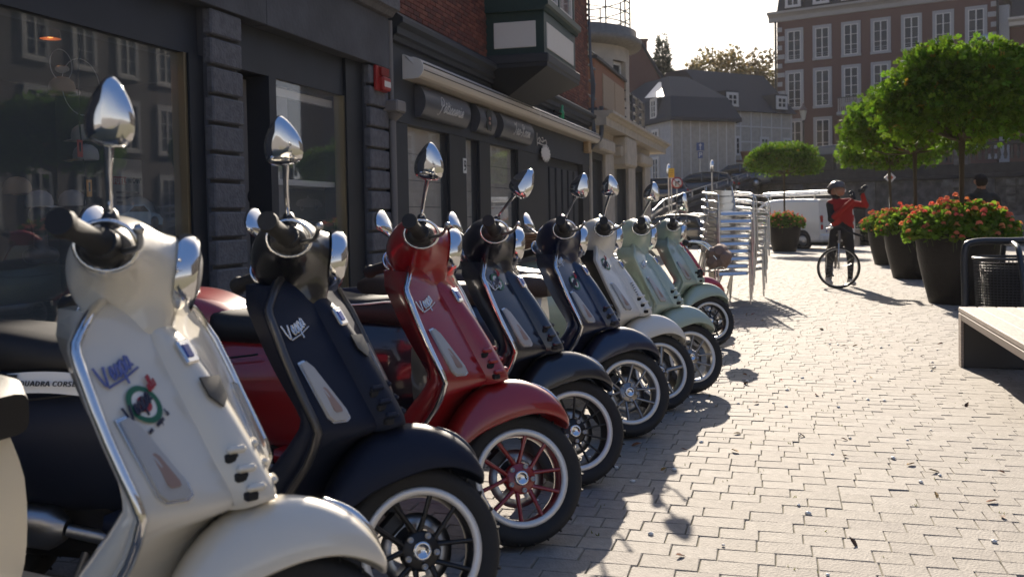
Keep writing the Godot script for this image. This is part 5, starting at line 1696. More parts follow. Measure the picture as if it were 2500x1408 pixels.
func far_trees() -> void:
	var needle := leaf_mesh(0.05, 0.5, 3)
	var t := thing("fir_tree", "tall dark conifer standing behind the brick gable", "tree", at(12.0, 3, -78))
	part(t, "trunk", MB.new().tube(V([0, 0, 0, 0, 11.6, 0]), [0.25, 0.04], 8), M.bark)
	var where := []
	var col := []
	for k in 5200:
		var h := rng.randf()
		h = 1.0 - sqrt(h) * 0.97
		var tier := 0.75 + 0.25 * sin(h * 46.0)
		var r := (1.0 - h) * 2.6 * tier * (0.35 + 0.65 * sqrt(rng.randf())) + 0.05
		var g := rng.randf() * TAU
		var dir := Vector3(cos(g), -0.15, sin(g))
		where.append(Transform3D(Basis(Quaternion(Vector3.UP, dir.normalized())) * Basis.from_euler(Vector3(rng.randfn() * 0.4, rng.randf() * TAU, rng.randfn() * 0.4)), Vector3(cos(g) * r, 0.8 + h * 11.4, sin(g) * r)))
		var v := rng.randf_range(0.7, 1.2)
		col.append(Color(0.035 * v, 0.055 * v, 0.042 * v))
	multi(t, "crown", needle, M.leaf, where, col)
	var lm := leaf_mesh(0.09, 0.26, 4)
	for k in [[20.3, -96.0, 14.2, 3.2, "bare autumn tree behind the roofs, left one", Color(0.16, 0.13, 0.05)], [25.0, -97.0, 13.8, 3.3, "thin yellowing tree beside the mansion corner", Color(0.13, 0.11, 0.05)], [23.0, -104.0, 12.4, 2.6, "loose far tree between the other two", Color(0.1, 0.1, 0.05)]]:
		t = thing("autumn_tree", k[4], "tree", at(k[0], 3, k[1]), "thin trees beyond the houses")
		var tb := MB.new().tube(V([0, 0, 0, 0.1, k[2] * 0.62, 0]), [0.25, 0.14], 6)
		for j in 16:
			var g := rng.randf() * TAU
			var e := Vector3(cos(g) * k[3] * rng.randf_range(0.4, 0.9), k[2] * rng.randf_range(0.7, 0.95), sin(g) * k[3] * 0.8)
			tb.tube([Vector3(0.1, k[2] * rng.randf_range(0.4, 0.6), 0), e * Vector3(0.5, 0.85, 0.5), e], [0.09, 0.05, 0.02], 4)
		part(t, "trunk", tb, M.bark)
		var c := cloud(Vector3(0, k[2] * 0.76, 0), Vector3(k[3], k[2] * 0.24, k[3]), 1500, 60, 1.0, k[5], 0.35, 0.4, 0.3, 0.25)
		multi(t, "crown", lm, M.leaf, c[0], c[1])


func pole_sign(label: String, x: float, z: float, y0: float, y1: float, r := 0.03) -> Node3D:
	var t := thing("road_sign", label, "road sign", at(x, 0, z))
	part(t, "pole", MB.new().tube(V([0, y0, 0, 0, y1, 0]), r, 8), M.steel)
	return t


func far_street() -> void:
	var white := mat(0.6, 0.58, 0.55, 0.5)
	var red := mat(0.36, 0.03, 0.03, 0.5)
	var blue := mat(0.035, 0.07, 0.19, 0.5)
	var lay := Transform3D(Basis(Vector3.RIGHT, PI / 2), Vector3())
	var t := pole_sign("round white sign with red rim forbidding a right turn", 7.34, -44, -0.5, 2.35)
	var disc := func(r: float, z: float) -> MB: return MB.new().lathe([Vector2(0.001, z), Vector2(r, z), Vector2(r, z - 0.02), Vector2(0.001, z - 0.02)], 32, Transform3D(lay.basis, Vector3(0, 2.5, 0.05)))
	part(t, "sign_rim", disc.call(0.255, 0.0), red)
	part(t, "sign_face", disc.call(0.195, 0.006), white)
	part(t, "arrow", MB.new().tube(V([-0.06, 2.36, 0.065, -0.06, 2.55, 0.065, 0.06, 2.55, 0.065]), 0.02, 4).prism(V2([0.05, 2.61, 0.13, 2.55, 0.05, 2.49]), 0.01, at(0, 0, 0.06)), M.dark)
	part(t, "slash", MB.new().tube(V([-0.14, 2.64, 0.07, 0.14, 2.36, 0.07]), 0.018, 4), red)
	t = pole_sign("yellow notice panel above the no right turn sign", 7.13, -44.2, -0.5, 3.1)
	part(t, "panel", MB.new().cbox(Vector3(0, 2.95, 0.04), Vector3(0.26, 0.42, 0.02), 0.005), mat(0.55, 0.36, 0.03, 0.5))
	part(t, "panel_print", MB.new().box(Vector3(0, 3.05, 0.055), Vector3(0.2, 0.03, 0.004)).box(Vector3(0, 2.95, 0.055), Vector3(0.2, 0.03, 0.004)).box(Vector3(0, 2.85, 0.055), Vector3(0.14, 0.03, 0.004)), mat(0.3, 0.15, 0.02, 0.5))
	t = pole_sign("blue one-way arrow sign over a small blue parking plate", 11.05, -58, 2.5, 5.3)
	part(t, "sign_face", MB.new().cbox(Vector3(0, 5.02, 0.05), Vector3(0.44, 0.46, 0.02), 0.005), blue)
	part(t, "arrow", MB.new().box(Vector3(0, 4.97, 0.065), Vector3(0.06, 0.26, 0.006)).prism(V2([-0.1, 5.08, 0.1, 5.08, 0, 5.2]), 0.006, at(0, 0, 0.062)), white)
	part(t, "parking_plate", MB.new().cbox(Vector3(0, 4.54, 0.05), Vector3(0.28, 0.4, 0.02), 0.005), blue)
	lettering(t, "parking_letter", "P", 0.26, white, at(0, 4.54, 0.062))
	for k in [[7.14, -45.0, 3.3, "grey pole carrying a sign seen edge-on, left of the dark cars"], [9.1, -45.0, 3.45, "bright steel pole with a round sign seen edge-on, behind the chair stacks"]]:
		t = pole_sign(k[3], k[0], k[1], -0.5, k[2] - 0.2, 0.04)
		part(t, "sign_back", MB.new().ell(Vector3(0, k[2] - 0.2, 0), Vector3(0.09, 0.3, 0.25), 12), M.alu)
	t = pole_sign("small white diamond sign with an orange-red diamond inside", 14.46, -38, -0.6, 2.2)
	part(t, "diamond", MB.new().box(Vector3(0, 2.37, 0.04), Vector3(0.32, 0.32, 0.02), Basis(Vector3(0, 0, 1), PI / 4)), white)
	part(t, "diamond_centre", MB.new().box(Vector3(0, 2.37, 0.055), Vector3(0.17, 0.17, 0.012), Basis(Vector3(0, 0, 1), PI / 4)), mat(0.5, 0.09, 0.03, 0.5))
	t = thing("street_lamp", "old style lantern on a slim post before the brick mansion", "street lamp", at(19.42, 3.2, -66))
	part(t, "post", MB.new().lathe([Vector2(0.12, 0), Vector2(0.1, 0.5), Vector2(0.055, 0.6), Vector2(0.045, 3.8), Vector2(0.08, 3.85), Vector2(0.05, 3.95)], 10), M.rim_black)
	part(t, "lantern_glass", MB.new().lathe([Vector2(0.12, 4.0), Vector2(0.24, 4.6)], 6), mat(0.6, 0.55, 0.42, 0.3))
	part(t, "lantern_cap", MB.new().lathe([Vector2(0.28, 4.6), Vector2(0.26, 4.68), Vector2(0.1, 4.9), Vector2(0.03, 5.1), Vector2(0.001, 5.12)], 12), mat(0.16, 0.1, 0.07, 0.5))
	# cars
	var black := paint(0.02, 0.024, 0.03)
	var navy := paint(0.02, 0.035, 0.06)
	car("dark estate car parked on the ramp behind the blue sign, rear to the right", at(10.6, 1.95, -56, PI - 0.45), black, 1.0)
	car("dark blue car half hidden by the small tree on the ramp", at(13.4, 2.55, -59.5, PI - 0.3), navy, 1.0)
	car("dark car at the foot of the ramp beside the cream canopy", at(7.2, 1.5, -52, PI - 0.3), navy, 1.0)
	car("black car with lit tail lamp on the lower road", at(7.9, -0.35, -43.5, PI - 0.7), black, 1.0)
	car("blue-grey car partly behind the grey bollard", at(6.4, -0.3, -40.5, PI - 0.7), navy, 0.95)
	van("dark delivery van with white emblems parked up on the terrace", at(21.0, 3.3, -60.5, -0.55), paint(0.02, 0.026, 0.036), false)
	van("white panel van with roof bars parked behind the small tree", at(11.2, gy(12, -40), -39.6, 2.09, 1.05), paint(0.66, 0.65, 0.62), true)
	# bollards
	for k in [[3.0, -14.9, 1.02, 0.055, "slim beige bollard beside the chair stacks"], [4.45, -26.0, 0.95, 0.12, "grey round bollard before the corner building"], [14.9, -43.0, 0.75, 0.16, "pale steel bollard behind the cyclist"], [8.15, -12.2, 0.95, 0.03, "thin steel post behind the litter bin at the right edge"]]:
		t = thing("bollard", k[4], "bollard", on(k[0], k[1]), "bollards round the square")
		part(t, "post", MB.new().lathe([Vector2(k[3], 0), Vector2(k[3], k[2] - 0.05), Vector2(k[3] * 1.15, k[2] - 0.045), Vector2(k[3] * 1.15, k[2] - 0.01), Vector2(k[3] * 0.9, k[2]), Vector2(0.001, k[2] + 0.005)], 16), mat(0.4, 0.36, 0.31, 0.4, 0.5))
	# low hedge and fence along the far pavement
	var hm := leaf_mesh(0.03, 0.09, 4)
	var where := []
	var col := []
	for k in 9000:
		where.append(Transform3D(Basis.from_euler(Vector3(rng.randf() * TAU, rng.randf() * TAU, 0)), Vector3(rng.randf() * 22, pow(rng.randf(), 0.6) * 1.25, rng.randfn() * 0.25)))
		var v := rng.randf_range(0.5, 1.3)
		col.append(Color(0.03 * v, 0.05 * v, 0.025 * v))
	var H := axes(13.2, -0.75, -44.6, 0.99, 0.12)
	t = thing("hedge", "dark clipped hedge along the foot of the terrace wall", "hedge", H)
	multi(t, "hedge_leaves", hm, M.leaf, where, col)
	bx(t, "hedge_core", mat(0.008, 0.012, 0.007, 1), 0, 22, 0, 1.0, -0.2, 0.2)
	t = thing("iron_fence", "low dark iron fence with stone posts before the hedge", "fence", H)
	for k in 6:
		bx(t, "fence_post", mat(0.12, 0.115, 0.11, 0.8), 1.4 + k * 3.6, 2.0 + k * 3.6, 0, 1.55, 0.3, 0.75, 0.02)
	for k in 70:
		part(t, "fence_bar", M.fencebar if M.has("fencebar") else MB.new().tube(V([0, 0.1, 0, 0, 1.25, 0]), 0.012, 4), M.rim_black, at(k * 0.31, 0, 0.5))
	for y in [0.15, 1.15]:
		bx(t, "fence_rail", M.rim_black, 0, 21.8, y, y + 0.03, 0.485, 0.515)
	t = thing("kerb", "pale kerb of the far pavement", "kerb", axes(12.0, -0.62, -43.2, 0.99, 0.12))
	bx(t, "kerb_stone", mat(0.35, 0.33, 0.3, 0.9), 0, 24, -0.2, 0.12, -0.4, 0.0, 0.02)


func car(label: String, where: Transform3D, p: Material, s: float) -> void:      # x forwards
	if not S.has("car_body"):
		var rows := []
		var outline := [[-2.08, 0.42, 0.82, 0.62], [-2.12, 0.3, 0.95, 0.78], [-2.0, 0.22, 1.0, 0.84], [-1.2, 0.2, 0.98, 0.88], [0.0, 0.2, 0.96, 0.88], [1.0, 0.2, 0.95, 0.87], [1.7, 0.22, 0.86, 0.82], [2.02, 0.28, 0.76, 0.7], [2.1, 0.36, 0.66, 0.5]]
		for o in outline:
			var r := PackedVector3Array()
			for j in 20:
				var g := TAU * j / 20
				r.append(Vector3(o[0], lerpf(o[1], o[2], 0.5 + 0.5 * signf(sin(g)) * pow(absf(sin(g)), 0.5)), o[3] * signf(cos(g)) * pow(absf(cos(g)), 0.35)))
			rows.append(r)
		S.car_body = MB.new().loft(rows).mesh()
		var cab := [[0.95, 0.0, 0.78], [0.35, 0.42, 0.68], [-0.3, 0.53, 0.64], [-1.1, 0.52, 0.63], [-1.7, 0.4, 0.65], [-2.02, 0.0, 0.74]]
		rows = []
		for o in cab:
			rows.append(PackedVector3Array([Vector3(o[0], 0.94, -0.8), Vector3(o[0], 0.95 + o[1] * 0.9, -o[2]), Vector3(o[0], 0.95 + o[1], -o[2] * 0.7), Vector3(o[0], 0.95 + o[1], o[2] * 0.7), Vector3(o[0], 0.95 + o[1] * 0.9, o[2]), Vector3(o[0], 0.94, 0.8)]))
		S.car_cab = MB.new().loft(rows, true, true, 2).mesh()
		var rf := MB.new()
		rows = []
		for o in [[0.3, 0.455, 0.6], [-0.3, 0.55, 0.6], [-1.1, 0.545, 0.59], [-1.72, 0.425, 0.58]]:
			rows.append(PackedVector3Array([Vector3(o[0], 0.92 + o[1], -o[2] - 0.06), Vector3(o[0], 0.955 + o[1], -o[2] * 0.6), Vector3(o[0], 0.955 + o[1], o[2] * 0.6), Vector3(o[0], 0.92 + o[1], o[2] + 0.06)]))
		rf.loft(rows, true, true, 2)
		for sd in [-1.0, 1.0]:
			for l in [[0.95, 0.0, 0.3, 0.45], [-0.35, 0.0, -0.35, 0.5], [-1.3, 0.0, -1.3, 0.48], [-2.0, 0.0, -1.72, 0.4]]:
				rf.tube([Vector3(l[0], 0.95 + l[1], 0.775 * sd), Vector3(l[2], 0.93 + l[3], 0.655 * sd)], 0.04, 5)
		S.car_roof = rf.mesh()
		S.car_wheel = MB.new().lathe([Vector2(0.2, -0.1), Vector2(0.3, -0.11), Vector2(0.32, -0.08), Vector2(0.32, 0.08), Vector2(0.3, 0.11), Vector2(0.2, 0.1)], 24, Transform3D(Basis(Vector3.RIGHT, PI / 2), Vector3())).mesh()
		S.car_rim = MB.new().lathe([Vector2(0.001, -0.09), Vector2(0.2, -0.09), Vector2(0.2, 0.09), Vector2(0.001, 0.09)], 16, Transform3D(Basis(Vector3.RIGHT, PI / 2), Vector3())).mesh()
		S.car_lamp = MB.new().cbox(Vector3.ZERO, Vector3(0.16, 0.16, 0.34), 0.04).mesh()
		S.car_plate = MB.new().cbox(Vector3.ZERO, Vector3(0.02, 0.12, 0.52), 0.004).mesh()
		M.car_glass = mat(0.02, 0.025, 0.03, 0.05)
		M.tail_lit = mat(0.4, 0.02, 0.02, 0.2)
	var t := thing("parked_car", label, "car", where * Transform3D(Basis.from_scale(Vector3.ONE * s), Vector3()), "cars beyond the square")
	part(t, "car_body", S.car_body, p)
	part(t, "car_windows", S.car_cab, M.car_glass)
	part(t, "car_roof", S.car_roof, p)
	for x in [-1.25, 1.32]:
		for z in [-0.8, 0.8]:
			var w := part(t, "car_wheel", S.car_wheel, M.rubber, at(x, 0.32, z))
			part(w, "car_rim", S.car_rim, M.steel)
	for z in [-0.6, 0.6]:
		part(t, "tail_lamp", S.car_lamp, M.tail_lit, at(-2.06, 0.82, z))
		part(t, "headlamp", S.car_lamp, M.lens, at(2.0, 0.66, z))
		part(t, "door_mirror", MB.new().ell(Vector3(0.75, 0.98, z * 1.55), Vector3(0.08, 0.07, 0.1), 8), p)
	part(t, "number_plate", S.car_plate, M.white, at(-2.13, 0.62, 0))


func van(label: String, where: Transform3D, p: Material, detailed: bool) -> void:     # x forwards
	var t := thing("van", label, "van", where)
	var side := PackedVector2Array(cr(Array(V2([-2.16, 0.42, -2.18, 0.9, -2.1, 1.7, -2.0, 1.82, -1.0, 1.86, 0.2, 1.84, 0.75, 1.72, 1.25, 1.22, 1.6, 1.1, 2.1, 0.92, 2.22, 0.6, 2.18, 0.35])), 4))
	side.append(Vector2(2.1, 0.25))
	side.append(Vector2(-2.1, 0.28))
	var rings := []
	for k in [[-0.905, 0.86], [-0.89, 0.95], [-0.84, 0.985], [-0.7, 1.0], [0.7, 1.0], [0.84, 0.985], [0.89, 0.95], [0.905, 0.86]]:
		var r := PackedVector3Array()
		for q in side:
			var inn: float = 1.0 if q.y > 0.5 else 0.985
			r.append(Vector3(q.x * (0.97 + 0.03 * k[1]), 0.9 + (q.y - 0.9) * k[1], k[0] * inn * (1.0 - 0.06 * smoothstep(1.0, 1.86, q.y))))
		rings.append(r)
	part(t, "van_body", MB.new().loft(rings, true, true, 1), p)
	var g: Material = M.car_glass
	for s in [-1.0, 1.0]:
		part(t, "cab_window", MB.new().prism(V2([0.25, 1.12, 0.3, 1.6, 0.62, 1.62, 1.12, 1.17, 1.1, 1.1]), 0.012, at(0, 0, 0.868 * s - (0.0 if s > 0 else 0.012))), g)
		part(t, "tail_lamp", MB.new().cbox(Vector3(-2.12, 0.98, s * 0.79), Vector3(0.14, 0.52, 0.15), 0.03), M.tail_lit)
		part(t, "tail_lamp_white", MB.new().cbox(Vector3(-2.135, 0.95, s * 0.79), Vector3(0.13, 0.12, 0.12), 0.02), M.lens)
		part(t, "headlamp", MB.new().cbox(Vector3(2.05, 0.8, s * 0.68), Vector3(0.25, 0.2, 0.32), 0.05), M.lens)
		part(t, "door_mirror", MB.new().cbox(Vector3(0.95, 1.2, s * 1.02), Vector3(0.12, 0.22, 0.2), 0.04), M.plastic)
		part(t, "side_moulding", MB.new().cbox(Vector3(0, 0.62, s * 0.905), Vector3(2.2, 0.08, 0.02), 0.008), p)
		for x in [-1.35, 1.35]:
			var w := part(t, "van_wheel", S.car_wheel, M.rubber, at(x, 0.32, s * 0.8))
			part(w, "van_rim", S.car_rim, M.steel)
			part(t, "wheel_arch", MB.new().lathe([Vector2(0.3, 0.0), Vector2(0.4, 0.0)], 20, Transform3D(Basis(Vector3.RIGHT, PI / 2), Vector3(x, 0.33, s * 0.893))), M.dark)
	part(t, "windscreen", MB.new().loft([V([0.78, 1.7, -0.72, 0.78, 1.7, 0.72]), V([1.25, 1.25, -0.8, 1.25, 1.25, 0.8])], false, false, FLAT), g)
	part(t, "rear_bumper", MB.new().cbox(Vector3(-2.14, 0.44, 0), Vector3(0.2, 0.28, 1.74), 0.06), p if detailed else M.plastic)
	if detailed:
		bx(t, "door_gap", M.dark, -2.186, -2.178, 0.6, 1.72, -0.006, 0.006)
		part(t, "door_handle", MB.new().cbox(Vector3(-2.19, 0.98, -0.12), Vector3(0.03, 0.05, 0.18), 0.01), M.alu)
		part(t, "high_brake_lamp", MB.new().cbox(Vector3(-2.1, 1.74, 0), Vector3(0.03, 0.03, 0.22), 0.006), M.tail_lit)
		part(t, "plate_housing", MB.new().cbox(Vector3(-2.175, 0.82, -0.35), Vector3(0.03, 0.05, 0.5), 0.01), M.dark)
		var pl := part(t, "number_plate", MB.new().cbox(Vector3(-2.19, 0.7, -0.35), Vector3(0.02, 0.12, 0.52), 0.004), M.white)
		part(pl, "plate_band", MB.new().box(Vector3(-2.202, 0.7, -0.58), Vector3(0.004, 0.11, 0.05)), mat(0.03, 0.06, 0.3, 0.5))
		lettering(pl, "plate_text", "1-TLX-304", 0.075, mat(0.25, 0.05, 0.04, 0.5), Transform3D(Basis(Vector3(0, 0, 1), Vector3.UP, Vector3(-1, 0, 0)), Vector3(-2.203, 0.7, -0.33)))
		for s in [-0.62, 0.62]:
			part(t, "roof_bar", MB.new().tube(V([-1.9, 2.02, s, 1.0, 2.0, s]), 0.03, 6), M.alu)
			for x in [-1.7, -0.5, 0.5]:
				part(t, "roof_bar_foot", MB.new().tube(V([x, 1.8, s, x, 2.02, s]), 0.025, 5), M.alu)
		part(t, "roof_pipe", MB.new().tube(V([-2.3, 2.12, 0.25, 1.2, 2.1, 0.25]), 0.06, 8), M.white)
		part(t, "roof_pipe", MB.new().tube(V([-2.0, 2.1, -0.2, 1.3, 2.08, -0.2]), 0.05, 8), M.alu)
		for x in [-1.5, -0.4, 0.6]:
			part(t, "roof_cross_bar", MB.new().tube(V([x, 2.03, -0.7, x, 2.03, 0.7]), 0.025, 6), M.alu)
	else:
		for k in [[0.1, 1.1, 0.2], [-0.35, 1.2, 0.16], [-0.75, 1.08, 0.18]]:
			part(t, "emblem", MB.new().lathe([Vector2(k[2] * 0.5, 0), Vector2(k[2], 0.0), Vector2(k[2], 0.012), Vector2(k[2] * 0.5, 0.012)], 16, Transform3D(Basis(Vector3.RIGHT, PI / 2), Vector3(k[0], k[1], 0.9))), M.white)


# --- on the square: planters, people, bicycle, bin, bench, café chairs ---
func planter(x: float, z: float, idx: int, crown_r: Vector3, crown_y: float, lean: Vector2, n: int, words: Array) -> void:
	var pos := on(x, z)
	if not S.has("pot"):
		S.pot = MB.new().lathe([Vector2(0.38, 0.0), Vector2(0.4, 0.015), Vector2(0.47, 0.3), Vector2(0.535, 0.6), Vector2(0.565, 0.85), Vector2(0.565, 0.95), Vector2(0.55, 0.985), Vector2(0.515, 0.995), Vector2(0.49, 0.97), Vector2(0.49, 0.88)], 56).mesh()
		S.soil = MB.new().lathe([Vector2(0.5, 0.87), Vector2(0.001, 0.9)], 24).mesh()
		M.pot = grain(mat(0.013, 0.012, 0.013, 0.45), noise_tex(0.02, 0.5, 1.25, 81, 5), 1.2, bump_tex(0.03, 82, 5), 0.25)
		M.soil = mat(0.03, 0.02, 0.012, 1.0)
		var lf := MB.new()
		lf.sg(FLAT)
		for k in 6:
			var a := TAU * k / 6
			var b := TAU * (k + 1) / 6
			lf.tri(Vector3(0, -0.012, 0), Vector3(cos(a), 0.15 * (k % 2), sin(a)) * 0.042, Vector3(cos(b), 0.15 * ((k + 1) % 2), sin(b)) * 0.042)
		S.geranium_leaf = lf.mesh()
		M.pot.metallic_specular = 0.35
		var fl := MB.new()
		fl.sg(FLAT)
		for k in 9:
			var d := Vector3(cos(k * 2.4), 0.2 + 0.8 * (1.0 - k / 9.0), sin(k * 2.4)).normalized()
			var c := d * 0.028
			var u := d.cross(Vector3(0.3, 1, 0.2)).normalized() * 0.017
			var v := d.cross(u).normalized() * 0.017
			fl.tri(c - u - v, c + u - v, c + v * 1.3)
			fl.tri(c + u + v, c - u + v, c - v * 1.3)
		S.flower = fl.mesh()
		S.spray = leaf_mesh(0.013, 0.062, 7)
		M.petal = M.leaf.duplicate()
	var pot := thing("planter", words[0], "planter", pos, "round planters on the square")
	part(pot, "pot", S.pot, M.pot)
	part(pot, "soil", S.soil, M.soil)
	var g := thing("geraniums", words[1], "flowers", pos, "geraniums in the planters")
	var where := []
	var col := []
	var stems := MB.new()
	for k in int(n * 0.75):
		var a := rng.randf() * TAU
		var r := sqrt(rng.randf()) * 0.72
		var top := 1.0 + 0.34 * (1.0 - pow(r / 0.74, 2.5)) + 0.05 * sin(a * 5.0 + idx) + rng.randfn() * 0.03
		var y := lerpf(0.88 if r < 0.5 else 0.82, top, pow(rng.randf(), 0.45))
		where.append(Transform3D(Basis.from_euler(Vector3(rng.randfn() * 0.6, rng.randf() * TAU, rng.randfn() * 0.6)).scaled(Vector3.ONE * rng.randf_range(0.6, 1.2)), Vector3(cos(a) * r, y, sin(a) * r)))
		col.append(leaf_tint(Color(0.13, 0.24, 0.025), 0.35))
	multi(g, "foliage", S.geranium_leaf, M.leaf, where, col)
	where = []
	col = []
	for k in int(n * 0.03):
		var a := rng.randf() * TAU
		var r := sqrt(rng.randf()) * 0.76
		var y := 1.03 + 0.3 * (1.0 - pow(r / 0.78, 2.5)) + absf(rng.randfn()) * 0.05
		if r > 0.62:
			y -= rng.randf() * 0.22
		where.append(Transform3D(Basis(Vector3.UP, rng.randf() * TAU).scaled(Vector3.ONE * rng.randf_range(0.7, 1.35)), Vector3(cos(a) * r, y, sin(a) * r)))
		var v := rng.randf_range(0.8, 1.15)
		col.append(Color(0.85 * v, 0.27 * v * rng.randf_range(0.7, 1.5), 0.15 * v))
		stems.tube([Vector3(cos(a) * r * 0.9, y - 0.2, sin(a) * r * 0.9), Vector3(cos(a) * r, y, sin(a) * r)], 0.003, 3, false, false)
	multi(g, "blossoms", S.flower, M.petal, where, col)
	kind(part(g, "stems", stems, mat(0.08, 0.12, 0.03, 0.7)), "stuff")
	var t := thing("globe_tree", words[2], "tree", pos, "round-headed trees in the planters")
	var top := Vector3(lean.x, crown_y - crown_r.y * 0.45, lean.y)
	part(t, "trunk", MB.new().tube(cr([Vector3(0, 0.85, 0), Vector3(lean.x * 0.3 + 0.01, 1.3, 0), top], 5), [0.042, 0.038, 0.036, 0.034, 0.033, 0.032, 0.031, 0.032, 0.034, 0.04, 0.045], 10), M.bark)
	var lm := MB.new()
	for k in 14:
		var a := TAU * k / 14 + rng.randf() * 0.3
		var e := top + Vector3(cos(a) * crown_r.x * rng.randf_range(0.5, 0.85), crown_r.y * rng.randf_range(0.15, 0.8), sin(a) * crown_r.z * rng.randf_range(0.5, 0.85))
		lm.tube(cr([top - Vector3(0, 0.05, 0), top.lerp(e, 0.5) + Vector3(0, rng.randfn() * 0.05 - 0.04, 0), e], 3), [0.026, 0.022, 0.018, 0.015, 0.012, 0.009, 0.006], 5)
	part(t, "limbs", lm, M.bark)
	var c := cloud(Vector3(lean.x, crown_y, lean.y), crown_r, int(n * 2.6), 120, 1.0, Color(0.1, 0.19, 0.014), 0.45, 0.55, 0.35, 0.3)
	multi(t, "crown", S.spray, M.leaf, c[0], c[1])


func hand(parent: Node, where: Transform3D, m: Material, curl: float) -> void:     # palm in xy, fingers along +y, thumb towards +x
	if not S.has("hand"):
		var b := [[Vector3(-0.022, 0.01, 0), Vector3(-0.025, 0.07, 0), 0.017, 0.015], [Vector3(0.02, 0.01, 0), Vector3(0.024, 0.07, 0), 0.017, 0.015], [Vector3(0, -0.04, 0), Vector3(0, 0.02, 0), 0.024, 0.024]]
		for k in 4:
			var x := -0.031 + k * 0.0205
			var l: float = [0.052, 0.066, 0.072, 0.064][k]
			var p := Vector3(x, 0.08, 0)
			var q := p + Vector3(0, l * 0.5, l * 0.25)
			var e := q + Vector3(0, l * 0.1, l * 0.45)
			b.append([p, q, 0.0095, 0.009])
			b.append([q, e, 0.009, 0.0075])
		b.append([Vector3(0.028, 0.015, 0.005), Vector3(0.055, 0.045, 0.02), 0.012, 0.01])
		b.append([Vector3(0.055, 0.045, 0.02), Vector3(0.058, 0.075, 0.035), 0.01, 0.008])
		S.hand = blob(b, 0.0045, 0.006)
	part(parent, "hand", S.hand, m, where)


